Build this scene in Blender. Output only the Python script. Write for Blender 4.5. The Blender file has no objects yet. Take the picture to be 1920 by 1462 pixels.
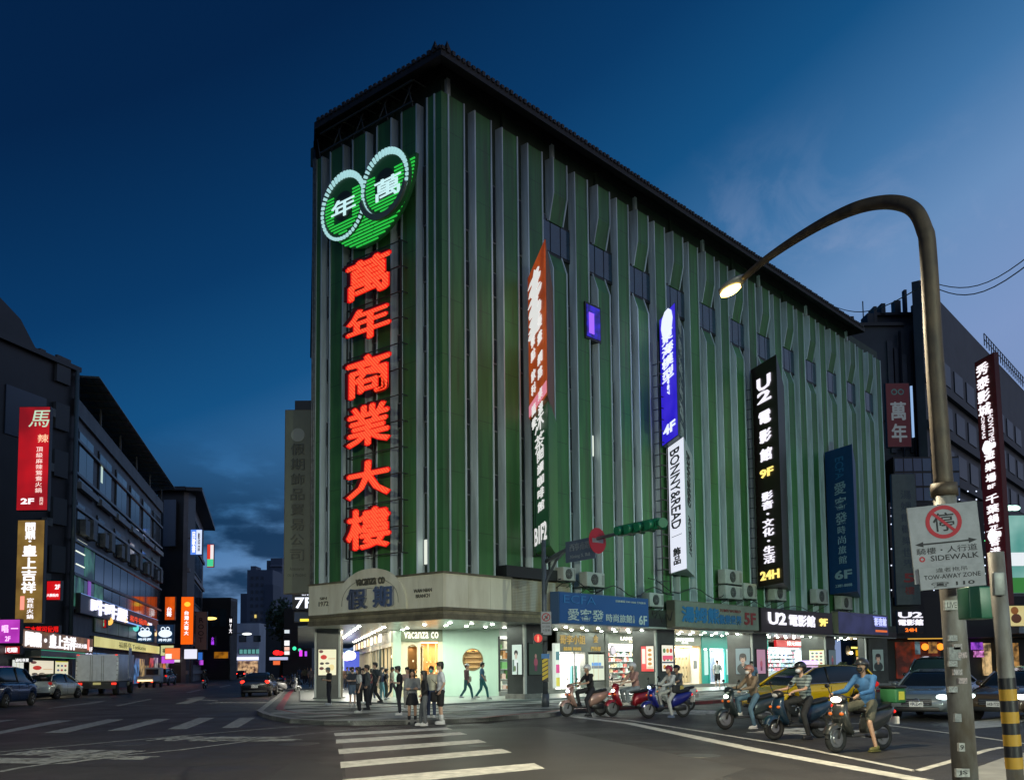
import bpy, bmesh, math, random
from math import sin, cos, tan, pi, radians as R, sqrt, atan2
from mathutils import Vector as V, Matrix, Euler
random.seed(7)
S = bpy.context.scene
COL = S.collection
# ------------------------------------------------------------------ camera
FPX, PITCH, ROLL, CAMH = 1826.0, R(4.684), R(0.577), 1.64
CY = 1250 - FPX * tan(PITCH)
_F = V((0, cos(PITCH), sin(PITCH))); _r0 = V((1, 0, 0)); _u0 = V((0, -sin(PITCH), cos(PITCH)))
_U = _u0 * cos(ROLL) + _r0 * sin(ROLL); _R = _r0 * cos(ROLL) - _u0 * sin(ROLL)
cam = bpy.data.objects.new('camera', bpy.data.cameras.new('camera')); COL.objects.link(cam)
m = Matrix.Identity(4)
for i in range(3):
    m[i][0] = _R[i]; m[i][1] = _U[i]; m[i][2] = -_F[i]
m[2][3] = CAMH
cam.matrix_world = m
cam.data.sensor_width = 36; cam.data.lens = FPX / 1920 * 36
cam.data.shift_y = (CY - 731) / 1920
cam.data.clip_start = .1; cam.data.clip_end = 3000
S.camera = cam
# ------------------------------------------------------------------ sky
W = bpy.data.worlds.new('World'); S.world = W; W.use_nodes = True
nt = W.node_tree; nt.nodes.clear()
def wn(t, **k):
    n = nt.nodes.new(t)
    for a, b in k.items(): setattr(n, a, b)
    return n
def wl(a, b): nt.links.new(a, b)
def wm(op, a, b=None, c=None):
    n = wn('ShaderNodeMath', operation=op)
    for i, v in enumerate((a, b, c)):
        if v is None: continue
        if isinstance(v, (int, float)): n.inputs[i].default_value = v
        else: wl(v, n.inputs[i])
    return n.outputs[0]
def lin(r, g, b):
    f = lambda c: (c / 255 / 12.92) if c <= 10 else ((c / 255 + .055) / 1.055) ** 2.4
    return (f(r), f(g), f(b), 1)
tc = wn('ShaderNodeTexCoord'); sep = wn('ShaderNodeSeparateXYZ'); wl(tc.outputs['Generated'], sep.inputs[0])
X_, Y_, Z_ = sep.outputs
# the glow of the set sun lies to the right and behind the camera; the sky goes steadily brighter and warmer towards it
az = wm('ADD', wm('MULTIPLY', X_, sin(R(115))), wm('MULTIPLY', Y_, cos(R(115))))
e = wm('SUBTRACT', Z_, wm('MULTIPLY', wm('ADD', az, .61), .50))
mp = wn('ShaderNodeMapping'); mp.inputs['Scale'].default_value = (1.0, 1.0, 2.6); wl(tc.outputs['Generated'], mp.inputs[0])
nz = wn('ShaderNodeTexNoise'); nz.inputs['Scale'].default_value = 4.2; nz.inputs['Detail'].default_value = 7; nz.inputs['Roughness'].default_value = .55
wl(mp.outputs[0], nz.inputs['Vector'])
ramp = wn('ShaderNodeValToRGB'); cr = ramp.color_ramp
e01 = wm('ADD', wm('MULTIPLY', e, .6), .425); wl(e01, ramp.inputs[0])
stops = [(0, (160, 152, 150)), (.14, (136, 142, 162)), (.30, (124, 144, 184)), (.41, (124, 150, 196)), (.48, (104, 142, 188)), (.53, (62, 114, 164)), (.59, (20, 80, 130)), (.65, (9, 57, 103)), (.73, (4, 36, 74)), (1, (2, 18, 44))]
while len(cr.elements) < len(stops): cr.elements.new(.5)
for el, (p, c) in zip(cr.elements, stops): el.position = p; el.color = lin(*c)
def mr(v, a, b, c, d):
    n = wn('ShaderNodeMapRange', interpolation_type='SMOOTHSTEP'); wl(v, n.inputs[0])
    for i, q in enumerate((a, b, c, d)): n.inputs[i + 1].default_value = q
    return n.outputs[0]
dark = wm('MULTIPLY', mr(nz.outputs[0], .40, .50, 0, .92), mr(Z_, .13, .25, 1, 0))
dark = wm('MULTIPLY', dark, mr(X_, .1, -.12, 0, 1))
mx = wn('ShaderNodeMix', data_type='RGBA'); wl(dark, mx.inputs[0]); wl(ramp.outputs[0], mx.inputs[6]); mx.inputs[7].default_value = lin(12, 44, 76)
mp2 = wn('ShaderNodeMapping'); mp2.inputs['Scale'].default_value = (2.6, 1.3, 3.0); mp2.inputs['Rotation'].default_value = (0, R(35), 0); wl(tc.outputs['Generated'], mp2.inputs[0])
nz2 = wn('ShaderNodeTexNoise'); nz2.inputs['Scale'].default_value = 5; nz2.inputs['Detail'].default_value = 9; nz2.inputs['Roughness'].default_value = .62; nz2.inputs['Distortion'].default_value = .5
wl(mp2.outputs[0], nz2.inputs['Vector'])
wisp = wm('MULTIPLY', wm('MULTIPLY', mr(nz2.outputs[0], .47, .72, 0, .40), mr(Z_, .52, .3, 0, 1)), mr(X_, .02, .2, 0, 1))
mx2 = wn('ShaderNodeMix', data_type='RGBA'); wl(wisp, mx2.inputs[0]); wl(mx.outputs[2], mx2.inputs[6]); mx2.inputs[7].default_value = lin(150, 165, 200)
sky = wn('ShaderNodeTexSky', sky_type='NISHITA'); sky.sun_disc = False; sky.sun_elevation = R(-4); sky.sun_rotation = R(115)
mx3 = wn('ShaderNodeMix', data_type='RGBA', blend_type='ADD'); mx3.inputs[0].default_value = .02; wl(mx2.outputs[2], mx3.inputs[6]); wl(sky.outputs[0], mx3.inputs[7])
bg = wn('ShaderNodeBackground'); bg.inputs[1].default_value = 1.0; wl(mx3.outputs[2], bg.inputs[0])
wo = wn('ShaderNodeOutputWorld'); wl(bg.outputs[0], wo.inputs[0])
# faint afterglow of the sun that has set beyond the right of the picture
sl = bpy.data.lights.new('sun', 'SUN'); sl.energy = .05; sl.angle = R(25); sl.color = (1, .85, .8)
so = bpy.data.objects.new('sun', sl); COL.objects.link(so); so.rotation_euler = (R(80), 0, R(-115 + 180)); so['kind'] = 'structure'
S.view_settings.view_transform = 'Standard'; S.view_settings.look = 'None'; S.view_settings.exposure = 0; S.view_settings.gamma = 1
S.view_settings.use_curve_mapping = False
S.render.engine = 'CYCLES'
cy = S.cycles; cy.use_denoising = True; cy.max_bounces = 5; cy.diffuse_bounces = 2; cy.glossy_bounces = 3; cy.transmission_bounces = 4; cy.caustics_reflective = False; cy.caustics_refractive = False
cy.sample_clamp_indirect = 3; cy.use_light_tree = True
# ------------------------------------------------------------------ picture -> place
def ray(px, py): return _F + _R * ((px - 960) / FPX) + _U * ((CY - py) / FPX)
O = V((0, 0, CAMH))
def G(px, py, z=0):
    d = ray(px, py); return O + d * ((z - CAMH) / d.z)
def azv(a): return V((sin(R(a)), cos(R(a)), 0))
class Pl:                                            # an upright plane through p along azimuth a
    def __init__(s, p, a): s.p = V((p[0], p[1], 0)); s.d = azv(a); s.n = V((s.d.y, -s.d.x, 0)); s.a = a
    def hit(s, px, py):
        d = ray(px, py); return O + d * ((s.p - O).dot(s.n) / d.dot(s.n))
BA = 41.02                                           # azimuth of the long front
ER, EL = azv(BA), azv(BA - 90)
C0 = V((-.0707 * 40, 40, 0))
def PR(off=0): return Pl(C0 - EL * off, BA)          # long front, pushed out by off
def PL(off=0): return Pl(C0 - ER * off, BA - 90)     # narrow end front
def FR(y): return Pl((0, y), 90)
SAZ = -12.4
def SA(D): return Pl(-azv(SAZ + 90) * D, SAZ)        # left side of the side street, D metres to the left
def bl(p): d = p - C0; return V((d.dot(ER), d.dot(EL), p.z))   # world -> building frame
def rt(px, py, off=0): q = bl(PR(off).hit(px, py)); return q.x, q.z
def ls(px, py, off=0): q = bl(PL(off).hit(px, py)); return q.y, q.z
# ------------------------------------------------------------------ materials
MC = {}
def mat(c, rough=.6, metal=0, noise=0, scale=3, stretch=(1, 1, 1), bump=0, spec=.5, coat=0, c2=None):
    k = (c, rough, metal, noise, scale, stretch, bump, spec, coat, c2)
    if k in MC: return MC[k]
    m = bpy.data.materials.new('surface'); m.use_nodes = True; t = m.node_tree; b = t.nodes['Principled BSDF']
    col = c if len(c) == 4 else (*c, 1)
    b.inputs['Base Color'].default_value = col; b.inputs['Roughness'].default_value = rough; b.inputs['Metallic'].default_value = metal
    b.inputs['Specular IOR Level'].default_value = spec; b.inputs['Coat Weight'].default_value = coat
    if noise or bump:
        tc = t.nodes.new('ShaderNodeTexCoord'); mp = t.nodes.new('ShaderNodeMapping'); mp.inputs['Scale'].default_value = stretch
        n = t.nodes.new('ShaderNodeTexNoise'); n.inputs['Scale'].default_value = scale; n.inputs['Detail'].default_value = 6; n.inputs['Roughness'].default_value = .6
        t.links.new(tc.outputs['Object'], mp.inputs[0]); t.links.new(mp.outputs[0], n.inputs['Vector'])
        if noise:
            r = t.nodes.new('ShaderNodeValToRGB'); r.color_ramp.elements[0].position = .35; r.color_ramp.elements[1].position = .65
            lo = c2 if c2 else tuple(x * (1 - noise) for x in col[:3])
            r.color_ramp.elements[0].color = (*lo[:3], 1); r.color_ramp.elements[1].color = col
            t.links.new(n.outputs[0], r.inputs[0]); t.links.new(r.outputs[0], b.inputs['Base Color'])
        if bump:
            bp = t.nodes.new('ShaderNodeBump'); bp.inputs['Strength'].default_value = bump; bp.inputs['Distance'].default_value = .02
            t.links.new(n.outputs[0], bp.inputs['Height']); t.links.new(bp.outputs[0], b.inputs['Normal'])
    MC[k] = m; return m
def emat(c, s=1.0, stripes=None, c2=None, noise=0, base=None):
    k = ('e', c, s, stripes, c2, noise, base)
    if k in MC: return MC[k]
    m = bpy.data.materials.new('lit surface'); m.use_nodes = True; t = m.node_tree; b = t.nodes['Principled BSDF']
    cc = lin(*c); b.inputs['Base Color'].default_value = base or (cc[0] * .3 + .02, cc[1] * .3 + .02, cc[2] * .3 + .02, 1)
    b.inputs['Roughness'].default_value = .4; b.inputs['Emission Color'].default_value = cc; b.inputs['Emission Strength'].default_value = s
    if stripes or noise:
        tc = t.nodes.new('ShaderNodeTexCoord'); mp = t.nodes.new('ShaderNodeMapping')
        r = t.nodes.new('ShaderNodeValToRGB')
        if stripes:
            ang, sc = stripes; mp.inputs['Rotation'].default_value = (0, ang, 0)
            n = t.nodes.new('ShaderNodeTexWave'); n.bands_direction = 'X'; n.inputs['Scale'].default_value = sc; lo, hi = .25, .6
        else:
            n = t.nodes.new('ShaderNodeTexNoise'); n.inputs['Scale'].default_value = noise; n.inputs['Detail'].default_value = 3; lo, hi = .38, .62
        r.color_ramp.elements[0].position = lo; r.color_ramp.elements[1].position = hi
        r.color_ramp.elements[0].color = lin(*(c2 or (0, 0, 0))); r.color_ramp.elements[1].color = cc
        t.links.new(tc.outputs['Object'], mp.inputs[0]); t.links.new(mp.outputs[0], n.inputs['Vector'])
        t.links.new(n.outputs[0], r.inputs[0]); t.links.new(r.outputs[0], b.inputs['Emission Color'])
    MC[k] = m; return m
def glass(c=(.012, .016, .018), rough=.08): return mat(c, rough, 0, spec=.45)
M_BLACK = mat((.012, .012, .013), .45); M_DARK = mat((.03, .031, .033), .5, noise=.4)
M_STEEL = mat((.35, .36, .37), .35, .8, noise=.3, scale=6); M_GALV = mat((.22, .23, .23), .5, .3, noise=.5, scale=5)
M_WHITE = mat((.62, .64, .62), .5, noise=.12, scale=2); M_CHROME = mat((.75, .75, .77), .12, 1)
M_RUBBER = mat((.012, .012, .012), .8); M_DGLASS = glass()
# ------------------------------------------------------------------ mesh builder
class MB:
    def __init__(s): s.v = []; s.f = []; s.sm = []
    def add(s, vs, fs, sm=False):
        n = len(s.v); s.v += [tuple(v) for v in vs]; s.f += [tuple(i + n for i in f) for f in fs]; s.sm += [sm] * len(fs); return s
    def box(s, x0, x1, y0, y1, z0, z1):
        if x0 > x1: x0, x1 = x1, x0
        if y0 > y1: y0, y1 = y1, y0
        if z0 > z1: z0, z1 = z1, z0
        return s.add([(x0, y0, z0), (x1, y0, z0), (x1, y1, z0), (x0, y1, z0), (x0, y0, z1), (x1, y0, z1), (x1, y1, z1), (x0, y1, z1)],
                     [(0, 3, 2, 1), (4, 5, 6, 7), (0, 1, 5, 4), (1, 2, 6, 5), (2, 3, 7, 6), (3, 0, 4, 7)])
    def rbox(s, x0, x1, y0, y1, z0, z1, b=.03):      # box with chamfered edges
        bm = bmesh.new(); bmesh.ops.create_cube(bm, size=1)
        for v in bm.verts: v.co = V(((x0 + x1) / 2 + v.co.x * (x1 - x0), (y0 + y1) / 2 + v.co.y * (y1 - y0), (z0 + z1) / 2 + v.co.z * (z1 - z0)))
        bmesh.ops.bevel(bm, geom=bm.edges[:], offset=b, segments=2, affect='EDGES', profile=.5)
        return s.bm(bm, True)
    def bm(s, bm, sm=False):
        bm.verts.index_update(); s.add([v.co[:] for v in bm.verts], [[v.index for v in f.verts] for f in bm.faces], sm); bm.free(); return s
    def prism(s, pts, z0, z1):                       # outline in xy, any height
        n = len(pts); vs = [(p[0], p[1], z0) for p in pts] + [(p[0], p[1], z1) for p in pts]
        return s.add(vs, [tuple(range(n))[::-1], tuple(range(n, 2 * n))] + [(i, (i + 1) % n, n + (i + 1) % n, n + i) for i in range(n)])
    def slab(s, pts, y0, y1):                        # outline in xz, thickness in y
        n = len(pts); vs = [(p[0], y0, p[1]) for p in pts] + [(p[0], y1, p[1]) for p in pts]
        return s.add(vs, [tuple(range(n)), tuple(range(n, 2 * n))[::-1]] + [(i, n + i, n + (i + 1) % n, (i + 1) % n) for i in range(n)])
    def side(s, pts, x0, x1):                        # outline in yz, thickness in x
        n = len(pts); vs = [(x0, p[0], p[1]) for p in pts] + [(x1, p[0], p[1]) for p in pts]
        return s.add(vs, [tuple(range(n)), tuple(range(n, 2 * n))[::-1]] + [(i, n + i, n + (i + 1) % n, (i + 1) % n) for i in range(n)])
    def tube(s, pts, r, n=8, cap=True):
        pts = [V(p) for p in pts]; rs = r if isinstance(r, (list, tuple)) else [r] * len(pts)
        b = len(s.v); up = V((0, 0, 1))
        for i, p in enumerate(pts):
            d = (pts[min(i + 1, len(pts) - 1)] - pts[max(i - 1, 0)]).normalized()
            a = d.cross(up)
            if a.length < .05: a = d.cross(V((1, 0, 0)))
            a.normalize(); c = d.cross(a).normalized()
            if i and a.dot(pa) < 0: a = -a; c = -c
            pa = a
            for k in range(n): s.v.append(tuple(p + (a * cos(2 * pi * k / n) + c * sin(2 * pi * k / n)) * rs[i]))
        for i in range(len(pts) - 1):
            for k in range(n):
                q = b + i * n; s.f.append((q + k, q + (k + 1) % n, q + n + (k + 1) % n, q + n + k)); s.sm.append(True)
        if cap:
            s.f.append(tuple(b + k for k in range(n))[::-1]); s.f.append(tuple(b + (len(pts) - 1) * n + k for k in range(n))); s.sm += [False] * 2
        return s
    def lathe(s, c, axis, prof, n=16):               # prof: (along, radius)
        axis = V(axis).normalized(); a = axis.orthogonal().normalized(); b2 = axis.cross(a); b = len(s.v)
        for t, r in prof:
            for k in range(n): s.v.append(tuple(V(c) + axis * t + (a * cos(2 * pi * k / n) + b2 * sin(2 * pi * k / n)) * r))
        for i in range(len(prof) - 1):
            for k in range(n):
                q = b + i * n; s.f.append((q + k, q + (k + 1) % n, q + n + (k + 1) % n, q + n + k)); s.sm.append(True)
        s.f.append(tuple(b + k for k in range(n))[::-1]); s.f.append(tuple(b + (len(prof) - 1) * n + k for k in range(n))); s.sm += [False] * 2
        return s
    def ell(s, c, r, rot=None, u=10, w=7):
        M = rot.to_matrix() if rot else Matrix.Identity(3); c = V(c)
        vs = [c + M @ V((0, 0, r[2]))]
        for i in range(1, w):
            for k in range(u): vs.append(c + M @ V((r[0] * sin(pi * i / w) * cos(2 * pi * k / u), r[1] * sin(pi * i / w) * sin(2 * pi * k / u), r[2] * cos(pi * i / w))))
        vs.append(c - M @ V((0, 0, r[2])))
        fs = [(0, 1 + k, 1 + (k + 1) % u) for k in range(u)]
        for i in range(w - 2):
            for k in range(u): a = 1 + i * u; fs.append((a + k, a + u + k, a + u + (k + 1) % u, a + (k + 1) % u))
        a = 1 + (w - 2) * u; fs += [(a + (k + 1) % u, a + k, len(vs) - 1) for k in range(u)]
        return s.add(vs, fs, True)
    def cap(s, p0, p1, r0, r1, n=10):                # limb: tapered tube with round ends
        p0, p1 = V(p0), V(p1)
        s.tube([p0, p1], [r0, r1], n); s.ell(p0, (r0,) * 3, u=n, w=6); s.ell(p1, (r1,) * 3, u=n, w=6); return s
    def mesh(s, name='part'):
        me = bpy.data.meshes.new(name); me.from_pydata(s.v, [], s.f); me.polygons.foreach_set('use_smooth', s.sm); me.update(); return me
    def build(s, name, m, parent=None, **k):
        o = bpy.data.objects.new(name, s.mesh(name)); COL.objects.link(o)
        if m: o.data.materials.append(m)
        if parent: o.parent = parent
        return tag(o, **k)
def tag(o, label=None, cat=None, group=None, kind=None):
    if label: o['label'] = label
    if cat: o['category'] = cat
    if group: o['group'] = group
    if kind: o['kind'] = kind
    return o
def bx(name, m, parent, *a, **k): return MB().box(*a).build(name, m, parent, **k)
def link(me, name, parent, loc=(0, 0, 0), rz=0, **k):
    o = bpy.data.objects.new(name, me); COL.objects.link(o); o.parent = parent; o.location = loc; o.rotation_euler = (0, 0, rz); return tag(o, **k)
def thing(name, label, cat, loc=(0, 0, 0), rz=0, group=None, kind=None):
    o = bpy.data.objects.new(name, None); COL.objects.link(o); o.location = loc; o.rotation_euler = (0, 0, rz); o.empty_display_size = .2
    return tag(o, label, cat, group, kind)
def heading(a): return R(90 - a)                    # local +x looks along azimuth a
def copytree(o, parent=None):
    c = o.copy(); COL.objects.link(c); c.parent = parent
    for ch in list(o.children): copytree(ch, c)
    return c
# ------------------------------------------------------------------ lettering
TX = {}
def tmesh(s, vert, ext, bold, ls_=1.0):
    k = (s, vert, ext, bold, ls_)
    if k not in TX:
        cu = bpy.data.curves.new('t', 'FONT'); cu.body = '\n'.join(s) if vert else s
        cu.align_x = 'CENTER'; cu.size = 1; cu.offset = bold; cu.extrude = ext; cu.resolution_u = 2; cu.space_line = ls_
        o = bpy.data.objects.new('t', cu); COL.objects.link(o); bpy.context.view_layer.update()
        me = bpy.data.meshes.new_from_object(o.evaluated_get(bpy.context.evaluated_depsgraph_get()))
        TX[k] = ([v.co.copy() for v in me.vertices], [tuple(p.vertices) for p in me.polygons])
        bpy.data.objects.remove(o); bpy.data.curves.remove(cu); bpy.data.meshes.remove(me)
    return TX[k]
def txt(parent, s, x, z, w, h, m, y=-.03, vert=False, bold=.02, ext=.02, name='lettering', shear=0, keep=False, ls_=.95, rot=0, flat=False):
    """lettering that fills the box centred on (x, z), w wide and h high, standing on the face y of the parent"""
    bold_ = bold; bold = min(bold, .006) if any(ord(ch) > 0x2e80 for ch in s) else min(bold, .03 if len(s) < 6 else .012)
    vs, fs = tmesh(s, vert, .5, bold, ls_)
    if not vs: return None
    x0, x1 = min(v.x for v in vs), max(v.x for v in vs); y0, y1 = min(v.y for v in vs), max(v.y for v in vs)
    if rot: ww, hh = h, w
    else: ww, hh = w, h
    sx, sy = ww / (x1 - x0), hh / (y1 - y0)
    if keep: sx = sy = min(sx, sy)
    heavy = bold_ > .012 and any(ord(ch) > 0x2e80 for ch in s); out = []; base = list(fs); fs = []
    shifts = [(0, 0, 0)] + ([(bold_, 0, .03), (-bold_, 0, .06), (0, bold_ * .8, .09), (0, -bold_ * .8, .12)] if heavy else [])
    nv = len(vs); fs = [tuple(i + q * nv for i in f) for q in range(len(shifts)) for f in base]
    for v in [V((v.x + dx, v.y + dy, v.z - dz * .5)) for dx, dy, dz in shifts for v in vs]:
        a = (v.x - (x0 + x1) / 2) * sx; b = (v.y - (y0 + y1) / 2) * sy
        a += b * shear
        if rot: a, b = (b, -a) if rot > 0 else (-b, a)
        if flat: out.append((x + a, y + b, z + (v.z) * ext))
        else: out.append((x + a, y - (v.z + .5) * ext, z + b))
    mb = MB(); mb.v = out; mb.f = fs; mb.sm = [False] * len(fs)
    return mb.build(name, m, parent)
def panel(plane, x0, x1, yt, yb, thick, face, case, name, label, cat, group=None, frame=.04):
    """a box sign whose face fills the given patch of a plane; returns (thing, width, height), local x along the face, z up, face at y=0"""
    xc = (x0 + x1) / 2
    A = plane.hit(x0, (yt + yb) / 2); B = plane.hit(x1, (yt + yb) / 2); zt = plane.hit(xc, yt).z; zb = plane.hit(xc, yb).z
    return sign_at(A, B, zb, zt, thick, face, case, name, label, cat, group, frame)
def sign_at(A, B, zb, zt, thick, face, case, name, label, cat, group=None, frame=.04):
    w = sqrt((B.x - A.x) ** 2 + (B.y - A.y) ** 2); h = zt - zb
    t = thing(name, label, cat, (A.x, A.y, zb), atan2(B.y - A.y, B.x - A.x), group)
    bx('casing', case, t, 0, w, .001, thick, 0, h)
    bx('face_panel', face, t, frame, w - frame, -.02, 0, frame, h - frame)
    return t, w, h

def road_mat():
    m = bpy.data.materials.new('asphalt'); m.use_nodes = True; t = m.node_tree; b = t.nodes['Principled BSDF']; N = t.nodes.new; K = t.links.new
    tc = N('ShaderNodeTexCoord')
    def noise(sc, det=5, st=(1, 1, 1), rot=0):
        mp = N('ShaderNodeMapping'); mp.inputs['Scale'].default_value = st; mp.inputs['Rotation'].default_value = (0, 0, rot); n = N('ShaderNodeTexNoise'); n.inputs['Scale'].default_value = sc; n.inputs['Detail'].default_value = det; n.inputs['Roughness'].default_value = .65
        K(tc.outputs['Object'], mp.inputs[0]); K(mp.outputs[0], n.inputs['Vector']); return n.outputs[0]
    def mrg(v, a, b_, c, d): n = N('ShaderNodeMapRange'); K(v, n.inputs[0]); [setattr(n.inputs[i + 1], 'default_value', q) for i, q in enumerate((a, b_, c, d))]; return n.outputs[0]
    def mul(a, b_): n = N('ShaderNodeMath'); n.operation = 'MULTIPLY'; K(a, n.inputs[0]); K(b_, n.inputs[1]); return n.outputs[0]
    big = mrg(noise(.16), .35, .65, .72, 1.15); grain = mrg(noise(38, 3), .3, .7, .55, 1.45); tr = mrg(noise(1.0, 4, (.9, .05, 1), R(-41)), .35, .65, .82, 1.12)
    vo = N('ShaderNodeTexVoronoi'); vo.feature = 'DISTANCE_TO_EDGE'; vo.inputs['Scale'].default_value = .22; wp = N('ShaderNodeMapping'); nz_ = N('ShaderNodeTexNoise'); nz_.inputs['Scale'].default_value = 1.4; nz_.inputs['Detail'].default_value = 6; K(tc.outputs['Object'], nz_.inputs['Vector'])
    ad = N('ShaderNodeMix'); ad.data_type = 'VECTOR'; ad.inputs[0].default_value = .35; K(tc.outputs['Object'], ad.inputs[4]); K(nz_.outputs[1], ad.inputs[5]); K(ad.outputs[1], vo.inputs['Vector'])
    crk = mrg(vo.outputs['Distance'], .0, .010, .45, 1.0)
    v = mul(mul(big, grain), mul(tr, crk)); cm = N('ShaderNodeMix'); cm.data_type = 'RGBA'; cm.blend_type = 'MULTIPLY'; cm.inputs[0].default_value = 1; cm.inputs[6].default_value = (.043, .040, .037, 1); K(v, cm.inputs[7]); K(cm.outputs[2], b.inputs['Base Color'])
    K(mrg(noise(.5), .3, .7, .42, .66), b.inputs['Roughness']); bp = N('ShaderNodeBump'); bp.inputs['Strength'].default_value = .5; bp.inputs['Distance'].default_value = .012; K(grain, bp.inputs['Height']); K(bp.outputs[0], b.inputs['Normal']); return m
def facade_mat():
    m = bpy.data.materials.new('painted steel panel'); m.use_nodes = True; t = m.node_tree; b = t.nodes['Principled BSDF']; N = t.nodes.new; K = t.links.new
    tc = N('ShaderNodeTexCoord'); sp = N('ShaderNodeSeparateXYZ'); K(tc.outputs['Object'], sp.inputs[0])
    def noise(sc, st): mp = N('ShaderNodeMapping'); mp.inputs['Scale'].default_value = st; n = N('ShaderNodeTexNoise'); n.inputs['Scale'].default_value = sc; n.inputs['Detail'].default_value = 6; n.inputs['Roughness'].default_value = .6; K(tc.outputs['Object'], mp.inputs[0]); K(mp.outputs[0], n.inputs['Vector']); return n.outputs[0]
    def ma(op, a, b_=None):
        n = N('ShaderNodeMath'); n.operation = op
        for i, q in enumerate((a, b_)):
            if q is None: continue
            if isinstance(q, (int, float)): n.inputs[i].default_value = q
            else: K(q, n.inputs[i])
        return n.outputs[0]
    r = N('ShaderNodeValToRGB'); e_ = r.color_ramp.elements; e_[0].position = .33; e_[1].position = .68; e_[0].color = (.034, .115, .038, 1); e_[1].color = (.066, .215, .062, 1); K(noise(1.3, (1, 1, .10)), r.inputs[0])
    r2 = N('ShaderNodeValToRGB'); e_ = r2.color_ramp.elements; e_[0].position = .50; e_[1].position = .66; e_[0].color = (0, 0, 0, 1); e_[1].color = (.55, .55, .55, 1); K(noise(3.5, (1, 1, .06)), r2.inputs[0])
    m1 = N('ShaderNodeMix'); m1.data_type = 'RGBA'; K(r2.outputs[0], m1.inputs[0]); K(r.outputs[0], m1.inputs[6]); m1.inputs[7].default_value = (.045, .055, .028, 1)
    z = ma('FRACT', ma('MULTIPLY', sp.outputs[2], 1 / 2.44)); jn = ma('LESS_THAN', z, .012); m2 = N('ShaderNodeMix'); m2.data_type = 'RGBA'; K(ma('MULTIPLY', jn, .6), m2.inputs[0]); K(m1.outputs[2], m2.inputs[6]); m2.inputs[7].default_value = (.02, .03, .02, 1)
    K(m2.outputs[2], b.inputs['Base Color']); b.inputs['Roughness'].default_value = .55; bp = N('ShaderNodeBump'); bp.inputs['Strength'].default_value = .25; bp.inputs['Distance'].default_value = .03; K(noise(.8, (1, 1, .6)), bp.inputs['Height']); K(bp.outputs[0], b.inputs['Normal']); return m
# ================================================================== GROUND
road = bx('road', road_mat(), None, -400, 400, -60, 600, -.5, 0, kind='structure')
def flat(name, pts, z, m, parent, thick=None, **k):
    mb = MB(); mb.prism([(p.x, p.y) for p in pts], z - (thick or .003), z); return mb.build(name, m, parent, **k)
def ribbon(name, pts, w, z, m, parent):
    P = [V((p.x, p.y, 0)) for p in pts]; L = []; Rr = []
    for i, p in enumerate(P):
        d = (P[min(i + 1, len(P) - 1)] - P[max(i - 1, 0)]).normalized(); n = V((-d.y, d.x, 0)) * w / 2
        L.append(p + n); Rr.append(p - n)
    mb = MB(); n = len(P); vs = [(q.x, q.y, z) for q in L + Rr]
    mb.add(vs, [(i + n, i + n + 1, i + 1, i) for i in range(n - 1)]); return mb.build(name, m, parent)
M_PAINT = mat((.72, .70, .62), .6, noise=.35, scale=5, c2=(.42, .41, .36)); M_WORN = mat((.40, .40, .37), .7, noise=.6, scale=7)
for q in [((626, 1374), (836, 1363), (848, 1366.5), (628, 1379)), ((630, 1386), (862, 1372), (876, 1376), (630, 1393)),
          ((634, 1404), (897, 1386), (912, 1391), (636, 1413)), ((638, 1428), (940, 1403), (959, 1410), (639, 1439)), ((642, 1461), (1001, 1430), (1021, 1440), (644, 1477)),
          ((-80, 1386), (103, 1350), (135, 1350), (-20, 1379)), ((83, 1373), (201, 1348), (231, 1348), (124, 1373)), ((203, 1369), (291, 1347), (320, 1347), (241, 1368)),
          ((315, 1366), (373, 1345), (402, 1345), (350, 1366)), ((417, 1363.5), (450, 1345), (478, 1345), (446, 1363.5)), ((-60, 1357), (0, 1350), (30, 1348), (-30, 1358))]:
    pts = [G(*p) for p in q][::-1]; flat('crosswalk_stripe', pts, .004, M_PAINT if q[0][0] > 500 else M_WORN, road)
for q in [((89, 1327.5), (175, 1315), (200, 1312.5), (185, 1317)), ((217, 1321.8), (284, 1309), (284, 1310.5), (221, 1323.4)), ((348, 1297.5), (374, 1292), (378, 1293), (356, 1298.3)), ((410, 1287), (430, 1283), (433, 1284), (414, 1288))]:
    flat('lane_dash', [G(*p) for p in q][::-1], .004, M_WORN, road)
flat('lane_arrow', [G(*p) for p in [(328, 1319), (352, 1319), (374, 1312), (408, 1314), (408, 1312.5), (378, 1311), (386, 1306), (378, 1305), (348, 1309), (358, 1311)]][::-1], .004, M_WORN, road)
for pts, w in [([(-60, 1416), (0, 1409), (170, 1394), (340, 1379), (470, 1368), (606, 1357.6)], .13), ([(-60, 1452), (0, 1446), (41, 1438), (170, 1421), (340, 1405), (560, 1377), (700, 1363), (845, 1357)], .13),
               ([(1110, 1344), (1180, 1350), (1300, 1368), (1480, 1397), (1718, 1445)], .14), ([(1718, 1445), (1782, 1427), (1850, 1406), (1881, 1400)], .15), ([(1076, 1343), (1180, 1355.5), (1430, 1408), (1728, 1462), (1800, 1480)], .34),
               ([(1663, 1359), (1781, 1374), (1860, 1385), (1940, 1396)], .13), ([(1540, 1352), (1663, 1359)], .13)]:
    ribbon('road_line', [G(*p) for p in pts], w, .004, M_PAINT if pts[0][0] > 900 else M_WORN, road)
flat('road_block_marking', [G(*p) for p in [(1800, 1355), (1880, 1345), (1940, 1337), (1940, 1347), (1880, 1361), (1800, 1367)]][::-1], .004, M_PAINT, road)
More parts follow.
